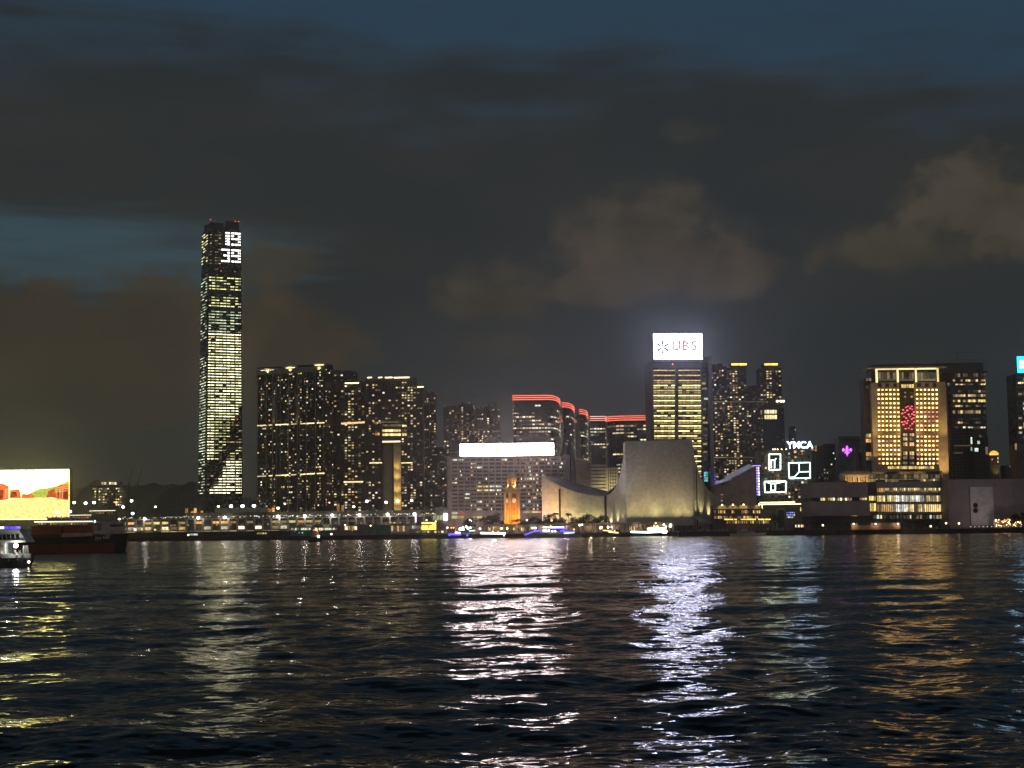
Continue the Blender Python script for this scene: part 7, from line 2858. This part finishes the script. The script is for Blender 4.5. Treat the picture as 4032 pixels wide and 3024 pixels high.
BLUE_L = lit('boat_blue', (.07, .05, 1.0), 5.0, .15)
BLUE_P = lit('boat_pale_blue', (.25, .35, 1.0), 4.0, .2)
WHITE_L = lit('boat_white', (.92, .95, 1.0), 7.0, .15)
GREYH = mat('boat_grey', (.25, .24, .23), .6)
small_boat('tour_boat', 'three-deck tour boat outlined in blue light before the arts centre', 'tour boat', 2068, 2292, 1140, -1, 2.6,
           [(2120, 2262, 2098, 2108, GREYH), (2128, 2216, 2089, 2100, mat('white_paint', (.6, .6, .6))), (2136, 2218, 2078, 2090, BLACK)], GREYH,
           [([(2066, 2106), (2106, 2091), (2128, 2089)], .42, BLUE_L), ([(2206, 2089), (2216, 2090), (2226, 2094), (2262, 2096)], .42, BLUE_L), ([(2138, 2077), (2220, 2076)], .36, WHITE_L),
            ([(2168, 2081), (2232, 2080)], .5, BLUE_L), ([(2220, 2100), (2262, 2096)], .5, BLUE_P), ([(2216, 2106), (2240, 2106)], .45, BLUE_P),
            ([(2168, 2070)], .5, LAMP_O), ([(2172, 2050)], .6, LAMP_O), ([(2141, 2088)], .75, WHITE_L), ([(2151, 2089)], .8, WHITE_L), ([(2162, 2088)], .65, WHITE_L), ([(2175, 2091)], .6, WHITE_L), ([(2186, 2091)], .6, WHITE_L), ([(2260, 2085)], .5, LAMP_O)],
           wins=[(2130, 2216, 2098, 2103, 12, W_DIM), (2222, 2262, 2101, 2105, 7, W_COOL)])
small_boat('harbour_launch', 'low launch with a blue side light moored by the ferry pier', 'launch', 1766, 1846, 1172, 1, 1.6, [(1790, 1816, 2092, 2102, BLACK)], BLACK,
           [([(1769, 2104), (1815, 2105)], .45, BLUE_L), ([(1792, 2097), (1812, 2098)], .5, WHITE_L), ([(1840, 2107)], .9, BLUE_L), ([(1769, 2106)], .8, BLUE_L)])
small_boat('harbour_launch', 'dark launch topped by a cluster of cold white lamps beside the blue launch', 'launch', 1806, 1892, 1176, 1, 2.0, [(1815, 1865, 2080, 2096, BLACK)], BLACK,
           [([(1812, 2082)], .9, LAMP_C), ([(1822, 2078)], .8, LAMP_C), ([(1836, 2074)], .7, LAMP_C), ([(1843, 2080)], .9, LAMP_C), ([(1852, 2078)], .7, LAMP_C), ([(1862, 2075)], .35, W_RED), ([(1848, 2090), (1870, 2089)], .4, lit('cyan_line', (.5, .9, 1), 3, .2)),
            ([(1808, 2085), (1828, 2085)], .35, LAMP_C)])
small_boat('ferry_boat', 'dark ferry with one thick white light strip before the clock tower', 'ferry', 1884, 2008, 1160, 1, 2.2, [(1890, 1990, 2096, 2104, BLACK)], BLACK,
           [([(1892, 2099), (1990, 2100)], .62, WHITE_L), ([(1985, 2101), (1984, 2110)], .4, WHITE_L), ([(1940, 2093)], .4, LAMP_Y), ([(1962, 2093)], .4, LAMP_O)])
small_boat('wooden_junk', 'dark junk-like boat with a garland of yellow lamps before the arts centre', 'junk', 2302, 2446, 1150, -1, 2.6, [(2372, 2440, 2086, 2098, BLACK)], mat('junk_wood', (.09, .055, .04)),
           [([(2284 + 80, 2079)], .8, LAMP_Y), ([(2372, 2084)], .4, LAMP_R), ([(2374, 2088), (2410, 2091)], .45, lit('garland', (1, .9, .4), 3.5, .8, scale=1.5)), ([(2396, 2094), (2436, 2098)], .45, lit('garland', (1, .9, .4), 3.5, .8)),
            ([(2412, 2083)], .6, lit('boat_violet', (.5, .4, 1), 2, .2)), ([(2420, 2090)], .5, LAMP_O), ([(2282, 2068)], .7, LAMP_Y), ([(2292, 2066)], .6, LAMP_Y)])
small_boat('ferry_boat', 'bright double-decked ferry with icy and warm light strips below the stage house', 'ferry', 2440, 2636, 1150, 1, 2.4, [(2486, 2624, 2094, 2104, GREYH), (2548, 2620, 2078, 2095, mat('white_paint', (.6, .6, .6)))], BLACK,
           [([(2484, 2094), (2556, 2096), (2624, 2097)], .62, lit('boat_ice', (.72, .95, 1.0), 7.0, .15)), ([(2550, 2082), (2622, 2081)], .55, lit('boat_cream', (1.0, .93, .6), 6.0, .15)), ([(2560, 2088), (2622, 2088)], .4, lit('boat_ice', (.72, .95, 1), 7.0)),
            ([(2624, 2088), (2624, 2096)], .45, WHITE_L), ([(2582, 2060)], .7, LAMP_O), ([(2576, 2072)], .5, LAMP_Y), ([(2614, 2066)], .8, LAMP_Y), ([(2622, 2074)], .7, WHITE_L), ([(2640, 2067)], .8, LAMP_W)])
small_boat('motor_yacht', 'pale unlit motor yacht passing in front of the cafe', 'yacht', 2876, 3014, 1052, 1, 1.9, [(2905, 2972, 2091, 2099, mat('yacht_white', (.5, .45, .44))), (2918, 2944, 2083, 2092, mat('yacht_white', (.5, .45, .44)))],
           mat('yacht_white', (.5, .45, .44)), [([(2930, 2086), (2930, 2074)], .1, STEEL)], wins=[(2908, 2970, 2093, 2096, 9, DARK_GLASS)])
small_boat('work_boat', 'small work boat with red and white lamps before the ferry pier', 'work boat', 1216, 1268, 1010, 1, 1.6, [(1226, 1256, 2096, 2114, GREYH), (1230, 1250, 2084, 2097, mat('white_paint', (.6, .6, .6)))], BLACK,
           [([(1237, 2087)], .6, LAMP_R), ([(1245, 2086)], .7, LAMP_O), ([(1250, 2092)], .5, LAMP_R), ([(1261, 2087)], .6, LAMP_R), ([(1254, 2112)], .75, LAMP_C)], wins=[(1230, 1252, 2090, 2094, 4, DARK_GLASS)])
small_boat('car_ferry', 'low boat with two lit cabin windows along the terminal sea wall', 'boat', 722, 800, 1300, 1, 2.2, [(732, 782, 2098, 2110, BLACK)], BLACK, [([(742, 2106)], .7, LAMP_Y)], wins=[(750, 780, 2101, 2108, 4, W_COOL)])
small_boat('car_ferry', 'low dark boat with orange cabin windows further along the sea wall', 'boat', 1000, 1066, 1270, 1, 2.2, [(1008, 1056, 2093, 2106, BLACK)], BLACK, [], wins=[(1012, 1052, 2097, 2103, 4, W_WARM)])


def beacon():
    D = 790
    p = at(1305, 2147, D)
    e = empty('channel_beacon', (p.x, D, 0))
    tag(e, 'red tripod channel beacon standing in the water, a pink lamp on top', 'beacon')
    rd = mat('beacon_red', (.30, .09, .08), .6)
    for k in range(4):
        a = k * math.pi / 2 + .5
        MB().tube((1.4 * math.cos(a), 1.4 * math.sin(a), -1), (.5 * math.cos(a), .5 * math.sin(a), 5.0), .16, .12, 6).build('leg', rd, e)
    for z in (1.2, 3.0):
        mb = MB()
        r = 1.4 - .9 * (z + 1) / 6
        for k in range(4):
            a, c = k * math.pi / 2 + .5, (k + 1) * math.pi / 2 + .5
            mb.tube((r * math.cos(a), r * math.sin(a), z), (r * math.cos(c), r * math.sin(c), z), .09, n=5)
        mb.build('brace', rd, e)
    MB().lathe([(.7, 5.0), (.7, 5.2), (.25, 5.3)], 10).build('platform', rd, e)
    MB().lathe([(.25, 5.3), (.45, 5.7), (.2, 6.1)], 8).build('lamp_head', lit('beacon_lamp', (1, .6, .65), 8, 0), e)
    MB().lathe([(1.7, -1), (1.75, .3), (1.4, .5)], 12).build('float_collar', rd, e)


beacon()

def build_haze():
    m = bpy.data.materials.new('harbour_haze')
    m.use_nodes = True
    nt = m.node_tree
    nt.nodes.clear()
    g = G(nt)
    v = g.n('ShaderNodeVolumePrincipled')
    v.inputs['Color'].default_value = (0.95, 0.95, 0.97, 1)
    v.inputs['Density'].default_value = 0.000085
    v.inputs['Anisotropy'].default_value = 0.9
    out = g.n('ShaderNodeOutputMaterial')
    nt.links.new(v.outputs[0], out.inputs['Volume'])
    m.cycles.volume_sampling = 'EQUIANGULAR'
    o = MB().box(-5500, 5500, -5400, 8200, -6, 560).build('haze', m)
    tag(o, kind='stuff')


build_haze()
